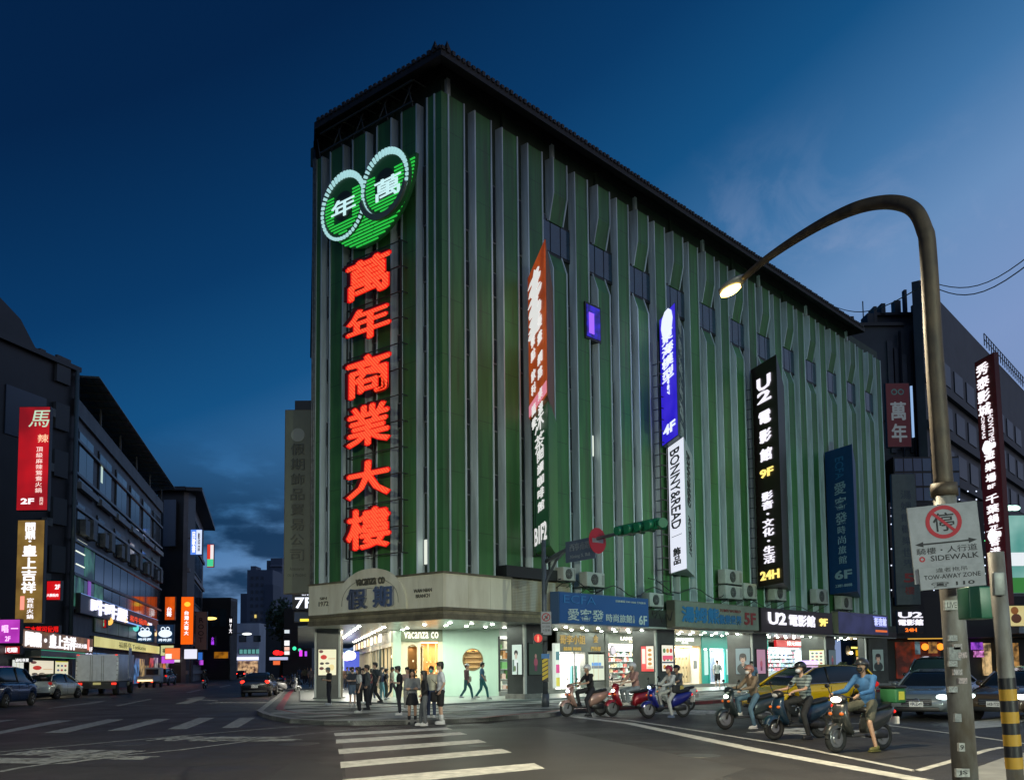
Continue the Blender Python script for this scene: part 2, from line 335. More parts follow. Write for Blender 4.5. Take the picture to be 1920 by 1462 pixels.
# words painted on the asphalt of the two waiting boxes
def groundword(s, px, py, w, h, az_, m):
    p = G(px, py); o = txt(None, s, 0, 0, w, h, m, flat=True, ext=.002, bold=.02, name='painted_word'); o.location = (p.x, p.y, .003); o.rotation_euler = (0, 0, heading(az_)); o.parent = road
groundword('機慢車', 140, 1410, 2.6, 1.3, 103, M_WORN); groundword('停等區', 190, 1419, 2.2, .7, 103, M_WORN)
groundword('待轉區', 410, 1384, 3.2, 1.5, 103, M_WORN); groundword('機慢車', 470, 1386, 2.4, .7, 103, M_WORN)
groundword('禁行機車', 470, 1316.5, 4.4, 1.2, 103, M_WORN); groundword('♿', 40, 1425, 2.6, .9, 103, M_WORN)
groundword('待轉', 1300, 1335, 3.0, 2.2, 41, M_PAINT); groundword('機車', 1545, 1372, 2.4, 3, 41, M_PAINT)
# patched asphalt and inspection covers
for px, py, r in [(560, 1394, .45), (240, 1394, .5), (1310, 1416, .4), (900, 1398, .3)]:
    p = G(px, py); MB().lathe((p.x, p.y, -.01), (0, 0, 1), [(0, r), (.015, r), (.0155, r * .93)], 24).build('manhole_cover', mat((.09, .088, .08), .45, .4, noise=.4, scale=20), road)
flat('asphalt_patch', [G(*p) for p in [(500, 1462), (560, 1420), (640, 1442), (650, 1500), (430, 1500)]][::-1], .002, mat((.042, .041, .04), .62, noise=.3, scale=1.2), road)
flat('asphalt_patch', [G(*p) for p in [(640, 1372), (1010, 1362), (1400, 1440), (1300, 1475), (650, 1475)]][::-1], .001, mat((.056, .052, .048), .5, noise=.3, scale=.8), road)
# corner pavement
SZ = .13
kp = [(482, 1338), (492, 1344), (507, 1348.5), (543, 1355), (607, 1358.5), (660, 1359.5), (760, 1358), (860, 1355), (972, 1348), (1032, 1343.5), (1080, 1336)]
kerb = [G(*p) for p in kp]
r_end = G(1080, 1336); far_r = r_end + ER * 52
l_up = [G(505, 1319), G(519, 1308), G(527, 1300), G(535, 1291)]
far_l = l_up[-1] + azv(SAZ) * 120
outline = [far_l] + l_up[::-1] + kerb + [far_r, far_r + V((40, 60, 0)), V((40, 260, 0))]
outline = outline[::-1]
pave = flat('pavement', outline, SZ, mat((.15, .155, .145), .6, noise=.4, scale=1.1, c2=(.07, .075, .07), spec=.25), None, .30, kind='structure')
M_RED = mat((.30, .025, .03), .5, noise=.5, scale=4); M_KERB = mat((.30, .30, .28), .6, noise=.4, scale=3)
def kerbrun(pts, w, m, inset=.0, name='kerb_stone'):
    for i in range(len(pts) - 1):
        a, b = pts[i], pts[i + 1]; d = (b - a); L = d.length; n = max(1, int(L / 1.2)); d.normalize(); nn = V((-d.y, d.x, 0))
        for k in range(n):
            p, q = a + d * (L * k / n + .01), a + d * (L * (k + 1) / n - .01)
            P = [p + nn * inset, q + nn * inset, q + nn * (inset + w), p + nn * (inset + w)]
            flat(name, P, SZ + .006 + random.random() * .004, m, pave, .16)
kb = [V((p.x, p.y, 0)) for p in ([l_up[i] for i in (3, 2, 1, 0)] + kerb)]
kerbrun(kb, .22, M_KERB)
kerbrun([V((r_end.x, r_end.y, 0)), V((r_end.x, r_end.y, 0)) + ER * 34], .25, M_RED)
inner = [G(*p) for p in [(554, 1290), (541, 1305), (524, 1334), (530, 1338), (552, 1342.5), (600, 1346), (640, 1347)]]
ribbon('red_edge_line', inner[:4], .3, SZ + .012, M_RED, pave); ribbon('red_edge_line', inner[3:], .14, SZ + .012, M_RED, pave)
ribbon('red_edge_line', [G(*p) for p in [(900, 1354), (972, 1346), (1032, 1341), (1080, 1334)]], .3, SZ + .012, M_RED, pave)
# paving slabs of the corner, each a piece
slab_m = [mat((.34, .36, .33), .6, noise=.3, scale=3, spec=.15), mat((.03, .036, .034), .6, noise=.3, scale=3, spec=.12), mat((.11, .12, .11), .6, noise=.35, scale=3, spec=.15)]
sl_me = MB().box(-.72, .72, -.42, .42, -.05, 0).mesh('paver')
import itertools
def inside(p, poly):
    c = False; n = len(poly)
    for i in range(n):
        a, b = poly[i], poly[(i + 1) % n]
        if (a.y > p.y) != (b.y > p.y) and p.x < (b.x - a.x) * (p.y - a.y) / (b.y - a.y) + a.x: c = not c
    return c
meshes = []
for mm in slab_m:
    me = sl_me.copy(); me.materials.append(mm); meshes.append(me)
rr = random.Random(3); cnt = 0
for i in range(-24, 30):
    for j in range(-2, 24):
        p = C0 - EL * (j * .9 - 6.0) + ER * (i * 1.5 - 4 + (j % 2) * .75)
        if inside(p, outline) and cnt < 298 and all(inside(p + V((a, b, 0)), outline) for a, b in ((.9, 0), (-.9, 0), (0, .8), (0, -.8))):
            q = bl(p)
            if q.x > -1.2 and q.y > -.9: continue
            if q.y > 9 or p.y < 28.9: continue
            k = (1 if (i // 2 + j) % 3 == 0 else (0 if (i + j * 2) % 3 else 2)); link(meshes[k], 'paver', pave, (p.x, p.y, SZ + .006 + rr.random() * .004), heading(BA)); cnt += 1
# raised arcade floor of polished tiles
p8 = lambda x, y: C0 + ER * x + EL * y
third = azv(SAZ)
af = [p8(-.5, -.4), p8(50, -.4), p8(50, 4.9), p8(8.8, 4.9), p8(5.1, 8.9), p8(5.1, 8.9) + third * 45, p8(-.5, 8.9) + third * 45, p8(-.5, 8.9)]
flat('arcade_floor', af, .20, mat((.20, .22, .205), .34, noise=.2, scale=1.5, spec=.5), None, .19, kind='structure')
# pale pavement of the near right corner
flat('pavement', [G(*p) for p in [(1832, 1450), (1880, 1432), (1925, 1420), (2400, 1430), (2400, 1900), (1600, 1900)]][::-1], .10, mat((.30, .30, .28), .6, noise=.3, scale=2), None, .2, kind='structure')

# ================================================================== THE GREEN BUILDING
LW = 8.2                                            # width of the end front
zt = rt(862, 204)[1]; ZS = 3.65; ZB = 4.2
th = V((third.dot(ER), third.dot(EL), 0))
SY_ = 4.7
bld = thing('department_store', 'big green department store with white edged vertical piers and a dark overhanging tiled eave', 'building', C0, heading(BA))
# local: x along the long front, y along the end front (inward), z up.  Long front is y=0, its outside -y; end front is x=0, outside -x
M_G = facade_mat(); M_GD = mat((.030, .052, .030), .7, noise=.4, scale=1.2, stretch=(1, 1, .2))
M_FIN = mat((.66, .76, .78), .5, noise=.45, scale=1.5, stretch=(1, 1, .12), c2=(.34, .40, .41)); M_EAVE = mat((.020, .017, .016), .7, noise=.5, scale=2)
core = [(0, 0), (50, 0), (50, 34), (0 + th.x * 32, LW + th.y * 32), (0, LW)]
MB().prism(core, ZS, zt + .9).build('wall', M_GD, bld)
MB().prism([(9, 7.8), (50.0, 7.8), (50.0, 34), (th.x * 32 + 6, LW + th.y * 32), (9, LW + 6)], .1, ZS).build('ground_storey_wall', M_GD, bld); bx('end_wall', M_GD, bld, 49.9, 50.1, SY_, 8, .1, ZS)
# top loggia frame and eave
HZ = 1.5; XR = 43.6
def off_poly(w):
    n3 = V((-th.y, th.x, 0))
    w3 = min(w, .12); a = V((0, LW + .1, 0)) + n3 * w3; k = (-w - a.x) / th.x; c = a + th * k; c.y = 6.85 if w > 1 else c.y
    e = V((th.x * 32, LW + .1 + th.y * 32, 0)) + n3 * w3
    return [(-w, -w), (XR, -w), (XR, 34), (e.x, e.y), (c.x, c.y)]
zr = 26.95
MB().prism(off_poly(.12), zt + .9, zt + 1.45).build('eave_beam', M_EAVE, bld)
e0, e1 = off_poly(.12), off_poly(HZ); mb = MB()
vs = [(*p, zt + 1.4) for p in e0] + [(*p, zr - .35) for p in e1] + [(*p, zr) for p in e1] + [(*p, zr + 1.7) for p in off_poly(-2.5)]
fs = []
for lay in range(3):
    for i in range(5): a, b = lay * 5 + i, lay * 5 + (i + 1) % 5; fs.append((a, b, b + 5, a + 5))
fs.append((15, 16, 17, 18, 19)); mb.add(vs, fs); roof = mb.build('roof', M_EAVE, bld)
til = MB()
for i in range(147): x = -HZ + i * .305; til.box(x, x + .17, -HZ - .07, -HZ + .3, zr - .1, zr + .05 + .02 * (i % 3))
for i in range(38): y = -HZ + i * .305; y < 6.6 and til.box(-HZ - .07, -HZ + .3, y, y + .17, zr - .1, zr + .05 + .02 * (i % 3))
til.build('roof_tile_ends', mat((.030, .024, .022), .7), roof, kind='stuff')
for dx, dy in ((0, .35), (.35, 0)): MB().add([(-HZ - .12 + dx, -HZ - .12 + dy, zr), (-HZ + .5 + dx, -HZ + .1 + dy, zr), (-HZ + .1 + dx, -HZ + .5 + dy, zr), (-HZ - .2 + dx, -HZ - .2 + dy, zr + .22)], [(0, 1, 3), (1, 2, 3), (2, 0, 3), (0, 2, 1)]).build('ridge_end', M_EAVE, roof)
for i in range(13):
    bx('loggia_post', M_FIN if i % 2 == 0 else M_GD, bld, i * 3.6 + .2, i * 3.6 + .42, -.14, .02, zt + .02, zt + .95)
for i in range(1, 4): bx('loggia_post', M_GD, bld, -.14, .02, i * 2.9, i * 2.9 + .2, zt + .02, zt + .95)
# rear pier strip and pipes at the left end
bx('end_pier', M_BLACK, bld, -.42, .3, LW - .05, LW + .12, 3.9, zt + 1)
for k in range(2): MB().tube([(-.5, LW - .02 - k * .14, 3.9), (-.5, LW - .02 - k * .14, zt)], .045).build('drain_pipe', M_GALV, bld)
PD = .36
def pier(x0, w, z0, z1, axis, front=None, kin=0, parent=None):
    """a projecting green pier with pale side fins; kin bends its lower or upper end in towards the wall"""
    if axis == 'x': mk = lambda pts, a, b: MB().side([(-p, z) for p, z in pts], a, b)
    else: mk = lambda pts, a, b: MB().slab([(-p, z) for p, z in pts], a, b)
    D = PD
    if kin == 0: prof = [(0, z0), (D, z0), (D, z1), (0, z1)]
    elif kin == 1: prof = [(0, z0), (D * .45, z0), (D * 1.25, z0 + 1.3), (D * 1.25, z1), (0, z1)]
    else: prof = [(0, z0), (D, z0), (D, z1 - .9), (D * .15, z1), (0, z1)]
    o = mk(prof, x0 + .07, x0 + w - .07).build('facade_pier', M_G, parent or bld)
    fp = [(0, prof[0][1])] + [(p + .05 if p > 0 else p, z) for p, z in prof[1:-1]] + [(0, prof[-1][1])]
    mk(fp, x0, x0 + .07).build('pale_fin', M_FIN, o); mk(fp, x0 + w - .07, x0 + w).build('pale_fin', M_FIN, o)
    return o
zo1, zo0 = rt(1012.6, 400.6, .3)[1], rt(1012.6, 458, .3)[1]
M_BGL = mat((.015, .035, .06), .12, noise=.3, scale=.7, spec=.9, c2=(.02, .06, .10))
STARTS = [1.645 + 1.8 * k for k in range(27)]
# corner pier wraps both fronts
pier(-.0, 1.03, ZB, zt, 'x'); pier(0, .52, ZB, zt, 'y')
MB().prism([(-PD - .001, -PD - .001), (.0, -PD - .001), (0, 0), (-PD - .001, 0)], ZB, zt).build('corner_pier', M_G, bld)
for k, x in enumerate(STARTS):
    w = 1.13; dj = .0
    if x + w > 50: break
    kk = k + 1
    if kk >= 4 and kk % 2 == 0:
        pier(x, w, zo1, zt, 'x', kin=1); pier(x, w, ZB, zo0, 'x', kin=2)
        g = bx('ribbon_window', M_BLACK, bld, x - .62, x + w + .62, -.10, .0, zo0 - .1, zo1 + .1)
        for j in range(3): bx('pane', M_BGL, g, x - .56 + j * .78, x - .56 + j * .78 + .7, -.13, -.10, zo0 + .02, zo1 - .05)
    else: pier(x, w, ZB, zt, 'x')
for y in [.0]: pass
LST = [1.10, 2.73, 4.42, 6.05, 7.64]
for y in LST: pier(y, 1.02 if y < 7 else .5, ZB, zt, 'y')
# slot windows in the recesses (copies share their mesh)
fr = MB().box(0, .5, -.09, -.03, 0, 1.15).mesh('slot_window'); fr.materials.append(mat((.16, .17, .17), .5))
gl = MB().box(.05, .45, -.12, -.09, .06, 1.09).mesh('pane'); gl.materials.append(M_DGLASS)
glw = MB().box(.05, .45, -.12, -.09, .06, 1.09).mesh('pane'); glw.materials.append(emat((235, 240, 225), .9))
frt = MB().box(0, .5, -.09, -.03, 0, 2.7).mesh('slot_window'); frt.materials.append(mat((.16, .17, .17), .5))
glt = MB().box(.05, .45, -.12, -.09, .06, 2.64).mesh('pane'); glt.materials.append(M_DGLASS)
def slot(x, z, ax, tall=False, lit=False):
    loc = (x, 0, z) if ax == 'x' else (0, x + .5, z); rz = 0 if ax == 'x' else -pi / 2
    o = link(frt if tall else fr, 'slot_window', bld, loc, rz); link(glt if tall else (glw if lit else gl), 'pane', o)
for ax, xs in (('x', [1.08] + [s + 1.2 for s in STARTS[:-1]]), ('y', [.56, 2.18, 3.80, 5.48, 7.12])):
    for i, x in enumerate(xs):
        for fl in range(6):
            z = 5.9 + fl * 3.05
            if fl == 5:
                if ax == 'y' or i < 4: slot(x, 20.6, ax, True)
                continue
            slot(x, z, ax, False, (ax == 'y' and i == 0 and fl == 0) or (ax == 'x' and i == 5 and fl == 2))
# lit violet window of the sixth floor
t0, z0 = rt(1100, 632, .5); t1, z1 = rt(1128, 577, .5)
wb = bx('bay_window', M_BLACK, bld, t0, t1, -.44, 0, z0, z1); bx('lit_pane', emat((44, 28, 190), .9, noise=2.5, c2=(14, 10, 90)), wb, t0 + .1, t1 - .1, -.47, -.441, z0 + .12, z1 - .12)
bx('lit_curtain', emat((150, 90, 255), 1.2), wb, t0 + .25, t0 + .66, -.50, -.471, z0 + .3, z1 - .5)

# ---- fascia over the arcade
zft, zfp = 5.46, 4.08
M_CREAM = mat((.82, .76, .58), .5, noise=.28, scale=1.6, stretch=(1, 1, .25), c2=(.66, .59, .42)); M_BRN = mat((.20, .165, .10), .45, noise=.5, scale=2)
fx1 = rt(936, 1100)[0]
cap = [(-.78, -.78), (fx1, -.78), (fx1, 0), (0, 0), (0, LW - .15), (-.78, LW - .15)]
MB().prism(cap, zft - .02, zft + .06).build('fascia_cap', M_BRN, bld)
yy = LW - .15; nP = 6
for i in range(nP): bx('fascia_panel', M_CREAM, bld, -.72, -.64, -.72 + (yy + .72) * i / nP + .008, -.72 + (yy + .72) * (i + 1) / nP - .008, zfp, zft - .02)
for i in range(3): bx('fascia_panel', M_CREAM, bld, -.63 + (fx1 + .63) * i / 3 + .008, -.63 + (fx1 + .63) * (i + 1) / 3 - .008, -.72, -.64, zfp, zft - .02)
MB().prism([(-.63, -.63), (50, -.63), (50, .3), (.3, .3), (.3, LW - .15), (-.63, LW - .15)], ZS + .02, zfp).build('fascia_beam', M_DARK, bld)
for i, (a, b, o, mm) in enumerate([(zfp - .12, zfp, .76, M_BRN), (zfp - .27, zfp - .13, .70, mat((.30, .25, .15), .4, noise=.5, scale=2)), (ZS - .06, zfp - .28, .76, M_BRN)]):
    MB().prism([(-o, -o), (rt(1050, 1150)[0], -o), (rt(1050, 1150)[0], -.55), (-.55, -.55), (-.55, LW - .15), (-o, LW - .15)], a, b).build('fascia_moulding', mm, bld)
# louvred panels right of the cream fascia
lx0, lx1, lx2 = rt(936, 1120)[0], rt(1012, 1120)[0], rt(1048, 1120)[0]
lm = mat((.46, .45, .38), .5, noise=.45, scale=1.2, stretch=(1.6, 1, .15), c2=(.30, .22, .10))
for i in range(20): bx('louvre', lm, bld, lx0 + .05, lx1 + .3, -.70, -.60, zfp + .02 + i * .068, zfp + .075 + i * .068)
for i in range(18): bx('louvre', lm, bld, lx1 + .5, lx2 - .02, -.70, -.60, zfp + .02 + i * .068, zfp + .075 + i * .068)
bx('louvre_backing', M_BRN, bld, lx0, lx2, -.6, -.2, zfp, zfp + 1.42); bx('louvre_box', M_BLACK, bld, lx0 - .4, lx1 + .5, -.8, 0, zfp + 1.46, zfp + 1.95)
bx('lower_wall', mat((.05, .06, .045), .7, noise=.5, scale=1), bld, lx2, 50, -.60, .05, zfp, ZB + .35)
# arch over the sign
ya, yb = ls(640, 1100, .75)[0], ls(752, 1100, .75)[0]; yc = (ya + yb) / 2; rad = (ya - yb) / 2; zt_arch = ls(696, 1066, .75)[1]; kz = (zt_arch - zfp - .25) / rad
# the arch is an upright half ellipse standing on the moulding
arc = [(yc + rad * 1.18 * cos(a), zfp + .02 + (zt_arch - zfp) * max(0, sin(a)) ** .8) for a in [pi * i / 28 for i in range(29)]]
ao = MB().side(arc, -.80, -.725).build('arch_board', M_CREAM, bld)
for rs in (.80, .5):
    MB().tube([(-.81, yc + rad * 1.18 * rs * cos(a), zfp + .3 + (zt_arch - zfp - .5) * rs * 1.05 * max(0, sin(a)) ** .8) for a in [pi * i / 24 for i in range(25)]], .012, 4).build('arch_line', M_BRN, ao)
# soffit with downlights
MB().prism([(-.6, -.6), (50, -.6), (50, 5.2), (8.8, 5.2), (5.4, 9.0)] + [(5.4 + th.x * 45, 9.0 + th.y * 45), (-.6 + th.x * 45, 9.0 + th.y * 45), (-.6, 9.0)], ZS - .07, ZS).build('arcade_ceiling', mat((.42, .43, .40), .25, noise=.15, scale=1, spec=.6), bld)
dl = MB().lathe((0, 0, -.03), (0, 0, 1), [(0, .07), (.03, .085)], 10).mesh('downlight'); dl.materials.append(emat((235, 250, 228), 60))
dlw = MB().lathe((0, 0, -.03), (0, 0, 1), [(0, .09), (.03, .11)], 10).mesh('downlight'); dlw.materials.append(emat((255, 240, 210), 42))
for k in range(36):
    for yy_ in (1.2, 3.3): link(dl, 'downlight', bld, (1.6 + k * 1.35 + (yy_ > 2) * .5, yy_, ZS - .07))
for i in range(13):
    for j in range(3):
        p = V((.9 + j * 1.5, 6.4, 0)) + th * (i * 2.1); link(dl if j != 1 else dlw, 'downlight', bld, (p.x, p.y, ZS - .07))
# pillars of the arcade
M_PIL = mat((.055, .058, .055), .28, noise=.35, scale=1.5, spec=.6); M_TRIM = mat((.42, .42, .40), .55, .3)
PILL = []
for px, pr, dep in [(984, 1026, 1.05), (1231, 1267, 1.5), (1412, 1441, 1.7), (1550, 1568, 1.8), (1626, 1640, .6)]:
    a = rt(px, 1290, -.35)[0]; b = rt(pr, 1290, -.35)[0]
    o = bx('pillar', M_PIL, bld, a, b, .35, .35 + dep, .20, ZS - .07)
    bx('pillar_trim', M_TRIM, o, a - .03, a + .09, .30, .42, .2, ZS - .07); bx('plinth', mat((.22, .21, .19), .5, noise=.4), o, a - .1, b + .06, .27, .4 + dep, .05, .42)
    PILL.append((o, a, b, dep))
q0 = FR(47.5).hit(592, 1270); q1 = FR(47.5).hit(636, 1270)
cp = thing('corner_pillar', 'dark arcade pillar with pale edges and a lit advertisement at the left corner', 'pillar', (q0.x, 47.5, .13))
wq = q1.x - q0.x; bx('shaft', M_PIL, cp, 0, wq, 0, 1.0, .12, ZS - .2); bx('plinth', M_PIL, cp, -.12, wq + .12, -.1, 1.1, 0, .13)
for x in (-.06, wq - .03): bx('edge_trim', M_TRIM, cp, x, x + .09, -.05, .05, .13, ZS - .2)
def poster(parent, x0, x1, z0, z1, y, c, s, kind, rz=None):
    f = bx('poster_case', M_BLACK, parent, x0 - .04, x1 + .04, y, y + .05, z0 - .04, z1 + .04)
    g = bx('lit_poster', emat(c, s), f, x0, x1, y - .012, y - .001, z0, z1)
    w, h = x1 - x0, z1 - z0; c_ = lambda u, v: (x0 + u * w, z0 + v * h)
    def blob(u, v, ru, rv, cc, lay=1): MB().slab([(x0 + (u + ru * cos(a)) * w, z0 + (v + rv * sin(a)) * h) for a in [2 * pi * i / 14 for i in range(14)]][::-1], y - .013 - .003 * lay, y - .0125).build('printed_shape', emat(cc, s * .9), f)
    def bar(u0, u1, v0, v1, cc, lay=1): bx('printed_shape', emat(cc, s * .9), f, x0 + u0 * w, x0 + u1 * w, y - .013 - .003 * lay, y - .0125, z0 + v0 * h, z0 + v1 * h)
    if kind == 'fruit':
        blob(.3, .7, .18, .09, (200, 40, 30)); blob(.15, .92, .12, .06, (110, 60, 60)); blob(.2, .45, .12, .05, (60, 50, 40)); blob(.5, .46, .12, .04, (70, 60, 50)); blob(.18, .26, .13, .06, (90, 40, 35)); bar(.55, .95, .62, .66, (220, 190, 150)); blob(.75, .3, .15, .12, (235, 215, 150))
    elif kind == 'menu':
        bar(.0, .42, .0, 1, (225, 70, 70)); bar(.46, .95, .1, .2, (220, 200, 170))
        for i in range(4): blob(.7, .3 + i * .18, .16, .06, (190, 130, 60)); 
        bar(.06, .34, .3, .9, (245, 220, 210), 2); bar(0, 1, 0, .1, (220, 50, 50), 2)
    elif kind == 'food':
        for i in range(3):
            for j in range(3): blob(.2 + i * .3, .15 + j * .32, .12, .09, [(215, 150, 70), (200, 70, 60), (90, 130, 80)][(i + j) % 3])
        bar(.05, .95, .45, .6, (235, 90, 120), 2); bar(.0, 1, .3, .36, (50, 70, 90), 2)
    elif kind == 'face':
        blob(.5, .2, .42, .22, (35, 45, 45)); bar(.42, .58, .3, .55, (165, 135, 118), 2); blob(.5, .60, .2, .17, (190, 160, 140), 3); blob(.5, .72, .23, .09, (40, 35, 35), 4); blob(.3, .62, .05, .12, (40, 35, 35), 4); blob(.7, .62, .05, .12, (40, 35, 35), 4); blob(.42, .61, .04, .015, (50, 35, 30), 5); blob(.58, .61, .04, .015, (50, 35, 30), 5); blob(.5, .5, .05, .015, (150, 70, 60), 5); blob(.5, .4, .1, .08, (180, 150, 130), 2)
    elif kind == 'pink':
        blob(.5, .4, .15, .14, (180, 90, 110)); blob(.5, .6, .08, .07, (200, 150, 140)); bar(.4, .6, .12, .3, (120, 60, 90))
    elif kind == 'woman':
        blob(.42, .72, .2, .1, (30, 28, 30)); blob(.42, .62, .12, .1, (205, 190, 175), 2); bar(.25, .6, .1, .48, (235, 240, 240)); bar(.5, .62, .0, .4, (50, 70, 60), 2); bar(.05, .2, .1, .5, (90, 120, 110)); blob(.3, .2, .1, .1, (90, 120, 60), 3)
    elif kind == 'map':
        bar(.2, .95, .45, .55, (110, 120, 130)); bar(.2, .8, .56, .68, (90, 150, 215)); bar(.3, .34, .0, 1, (200, 190, 150)); bar(.6, .63, .0, 1, (205, 195, 160))
    elif kind == 'list':
        bar(.03, .97, .0, .04, (215, 205, 60)); bar(.03, .97, .96, 1, (215, 205, 60))
        for i in range(3):
            for j in range(4): blob(.22 + .28 * i, .2 + .2 * j, .09, .05, [(60, 90, 60), (170, 60, 60), (90, 100, 140)][(i * 2 + j) % 3])
    return f
poster(cp, .14, wq - .14, FR(47.5).hit(610, 1265).z - .13, FR(47.5).hit(610, 1217).z - .13, -.06, (232, 226, 190), .95, 'fruit')
def pilposter(i, face, pxa, pxb, yt, yb, c, s, kind):
    o, a, b, dep = PILL[i]
    if face == 'f':
        x0, zz1 = rt(pxa, yt, -.32); x1, zz0 = rt(pxb, yb, -.32); poster(o, x0, x1, zz0, zz1, .30, c, s, kind)
    else:
        pl = Pl(p8(a - .04, 0), BA - 90); A = bl(pl.hit(pxa, (yt + yb) / 2)); B = bl(pl.hit(pxb, (yt + yb) / 2)); zt_ = pl.hit((pxa + pxb) / 2, yt).z; zb_ = pl.hit((pxa + pxb) / 2, yb).z
        f = poster(o, 0, A.y - B.y, zb_, zt_, 0, c, s, kind); f.location = (a - .06, A.y, 0); f.rotation_euler = (0, 0, -pi / 2)
pilposter(0, 's', 961, 979, 1208, 1264, (205, 222, 212), .75, 'woman'); pilposter(0, 'f', 991, 1016, 1206, 1264, (60, 82, 66), .35, 'pink')
pilposter(1, 's', 1203, 1226, 1211, 1258, (240, 225, 205), .95, 'menu'); pilposter(1, 'f', 1240, 1262, 1209, 1257, (240, 232, 215), .95, 'food')
pilposter(2, 's', 1380, 1407, 1215, 1263, (120, 140, 145), .6, 'face'); pilposter(2, 'f', 1418, 1435, 1217, 1262, (190, 140, 165), .7, 'pink')
pilposter(3, 's', 1518, 1546, 1218, 1249, (230, 235, 205), .85, 'list'); pilposter(3, 'f', 1553, 1567, 1218, 1249, (110, 130, 140), .4, 'pink')
pilposter(4, 'f', 1632, 1639, 1218, 1255, (130, 145, 140), .4, 'face')
o5 = thing('advert_column', 'dark column with a portrait poster at the far right end of the arcade', 'pillar', (0, 0, 0)); 
pz = Pl(p8(rt(1626, 1290, -.3)[0], .3), 82); A = pz.hit(1630, 1240); B = pz.hit(1665, 1240)
o5.location = (A.x, A.y, .13); o5.rotation_euler = (0, 0, atan2(B.y - A.y, B.x - A.x)); w5 = (B - A).length
bx('shaft', M_PIL, o5, 0, w5, 0, .6, 0, ZS - .2); poster(o5, .25, w5 - .4, pz.hit(1648, 1257).z - .13, pz.hit(1648, 1217).z - .13, -.06, (120, 140, 136), .45, 'face')

# ---- shop fronts.  Each shop is a lit room behind its opening
def area(name, loc, sx, sy, energy, color, parent, rot=(0, 0, 0)):
    l = bpy.data.lights.new(name, 'AREA'); l.shape = 'RECTANGLE'; l.size = sx; l.size_y = sy; l.energy = energy; l.color = color
    o = bpy.data.objects.new(name, l); COL.objects.link(o); o.parent = parent; o.location = loc; o.rotation_euler = rot; return o
def room(parent, x0, x1, y, depth, z0, z1, wall, power, color=(1, .97, .9), floor=None):
    bx('back_wall', wall, parent, x0, x1, y + depth, y + depth + .05, z0, z1); bx('side_wall', wall, parent, x0 - .05, x0, y, y + depth, z0, z1); bx('side_wall', wall, parent, x1, x1 + .05, y, y + depth, z0, z1)
    bx('room_ceiling', wall, parent, x0, x1, y, y + depth, z1, z1 + .05); bx('room_floor', floor or wall, parent, x0, x1, y, y + depth, z0 - .05, z0 + .006)
    bx('ceiling_lamp', emat(tuple(int(255 * c) for c in color), 7), parent, x0 + .3, x1 - .3, y + depth * .3, y + depth * .7, z1 - .05, z1 - .01)
    area('shop light', ((x0 + x1) / 2, y + depth * .5, z1 - .08), max(.4, (x1 - x0) * .8), depth * .7, power, color, parent)
def shelves(x0, x1, y, z0, z1, rows, parent, seed, pal, name='shelf_goods', dens=.14):
    r = random.Random(seed)
    bx('shelf_unit', M_WHITE, parent, x0, x1, y + .3, y + .34, z0, z1)
    for k in range(rows + 1): bx('shelf', M_WHITE, parent, x0, x1, y, y + .3, z0 + (z1 - z0) * k / rows - .02, z0 + (z1 - z0) * k / rows)
    G_ = [MB() for _ in pal]; hh = (z1 - z0) / rows
    for k in range(rows):
        x = x0 + .04
        while x < x1 - .1:
            w = dens * r.uniform(.5, 1.6); h = hh * r.uniform(.3, .85); G_[r.randrange(len(pal))].box(x, min(x + w, x1), y + .04, y + .26, z0 + hh * k, z0 + hh * k + h); x += w + dens * r.uniform(.1, .6)
    for g, c in zip(G_, pal):
        if g.v: g.build(name, mat(c, .4), parent, kind='stuff')
SY = 4.7
def sx(px, py=1240): return rt(px, py, -SY)[0]
shops = thing('shop_row', 'row of brightly lit shop fronts under the arcade of the green building', 'shop front', C0, heading(BA))
PALW = [(.7, .68, .62), (.6, .25, .15), (.15, .16, .18), (.55, .5, .2), (.2, .35, .3)]
ZF = .42; zc = ZS - .07
bx('step', mat((.16, .16, .15), .4), shops, sx(935), 50, SY - .12, SY + 3, .2, ZF)
a, b = sx(936), sx(1021)
room(shops, a, b, SY + .05, 1.0, ZF, zc, M_WHITE, 60); shelves(a + .15, b - .15, SY + .35, ZF + .1, 3.1, 5, shops, 2, [(.7, .65, .55), (.55, .25, .1), (.6, .4, .35), (.15, .35, .12)], dens=.3)
for x in (a, b): bx('window_frame', M_BLACK, shops, x - .05, x + .07, SY - .02, SY + .06, ZF, 3.2)
bx('sign_board', M_WHITE, shops, a, b, SY - .03, SY + .04, 3.2, zc)
# slim upright board
a, b = sx(1033), sx(1042); sb = bx('slim_board', emat((205, 215, 205), .8), shops, a, b, SY - .3, SY - .1, .5, 2.9)
for i, c in enumerate([(60, 110, 120), (200, 60, 130), (200, 190, 70)]): bx('printed_shape', emat(c, .8), sb, a + .06, b - .06, SY - .31, SY - .301, 2.0 - i * .7, 2.45 - i * .7)
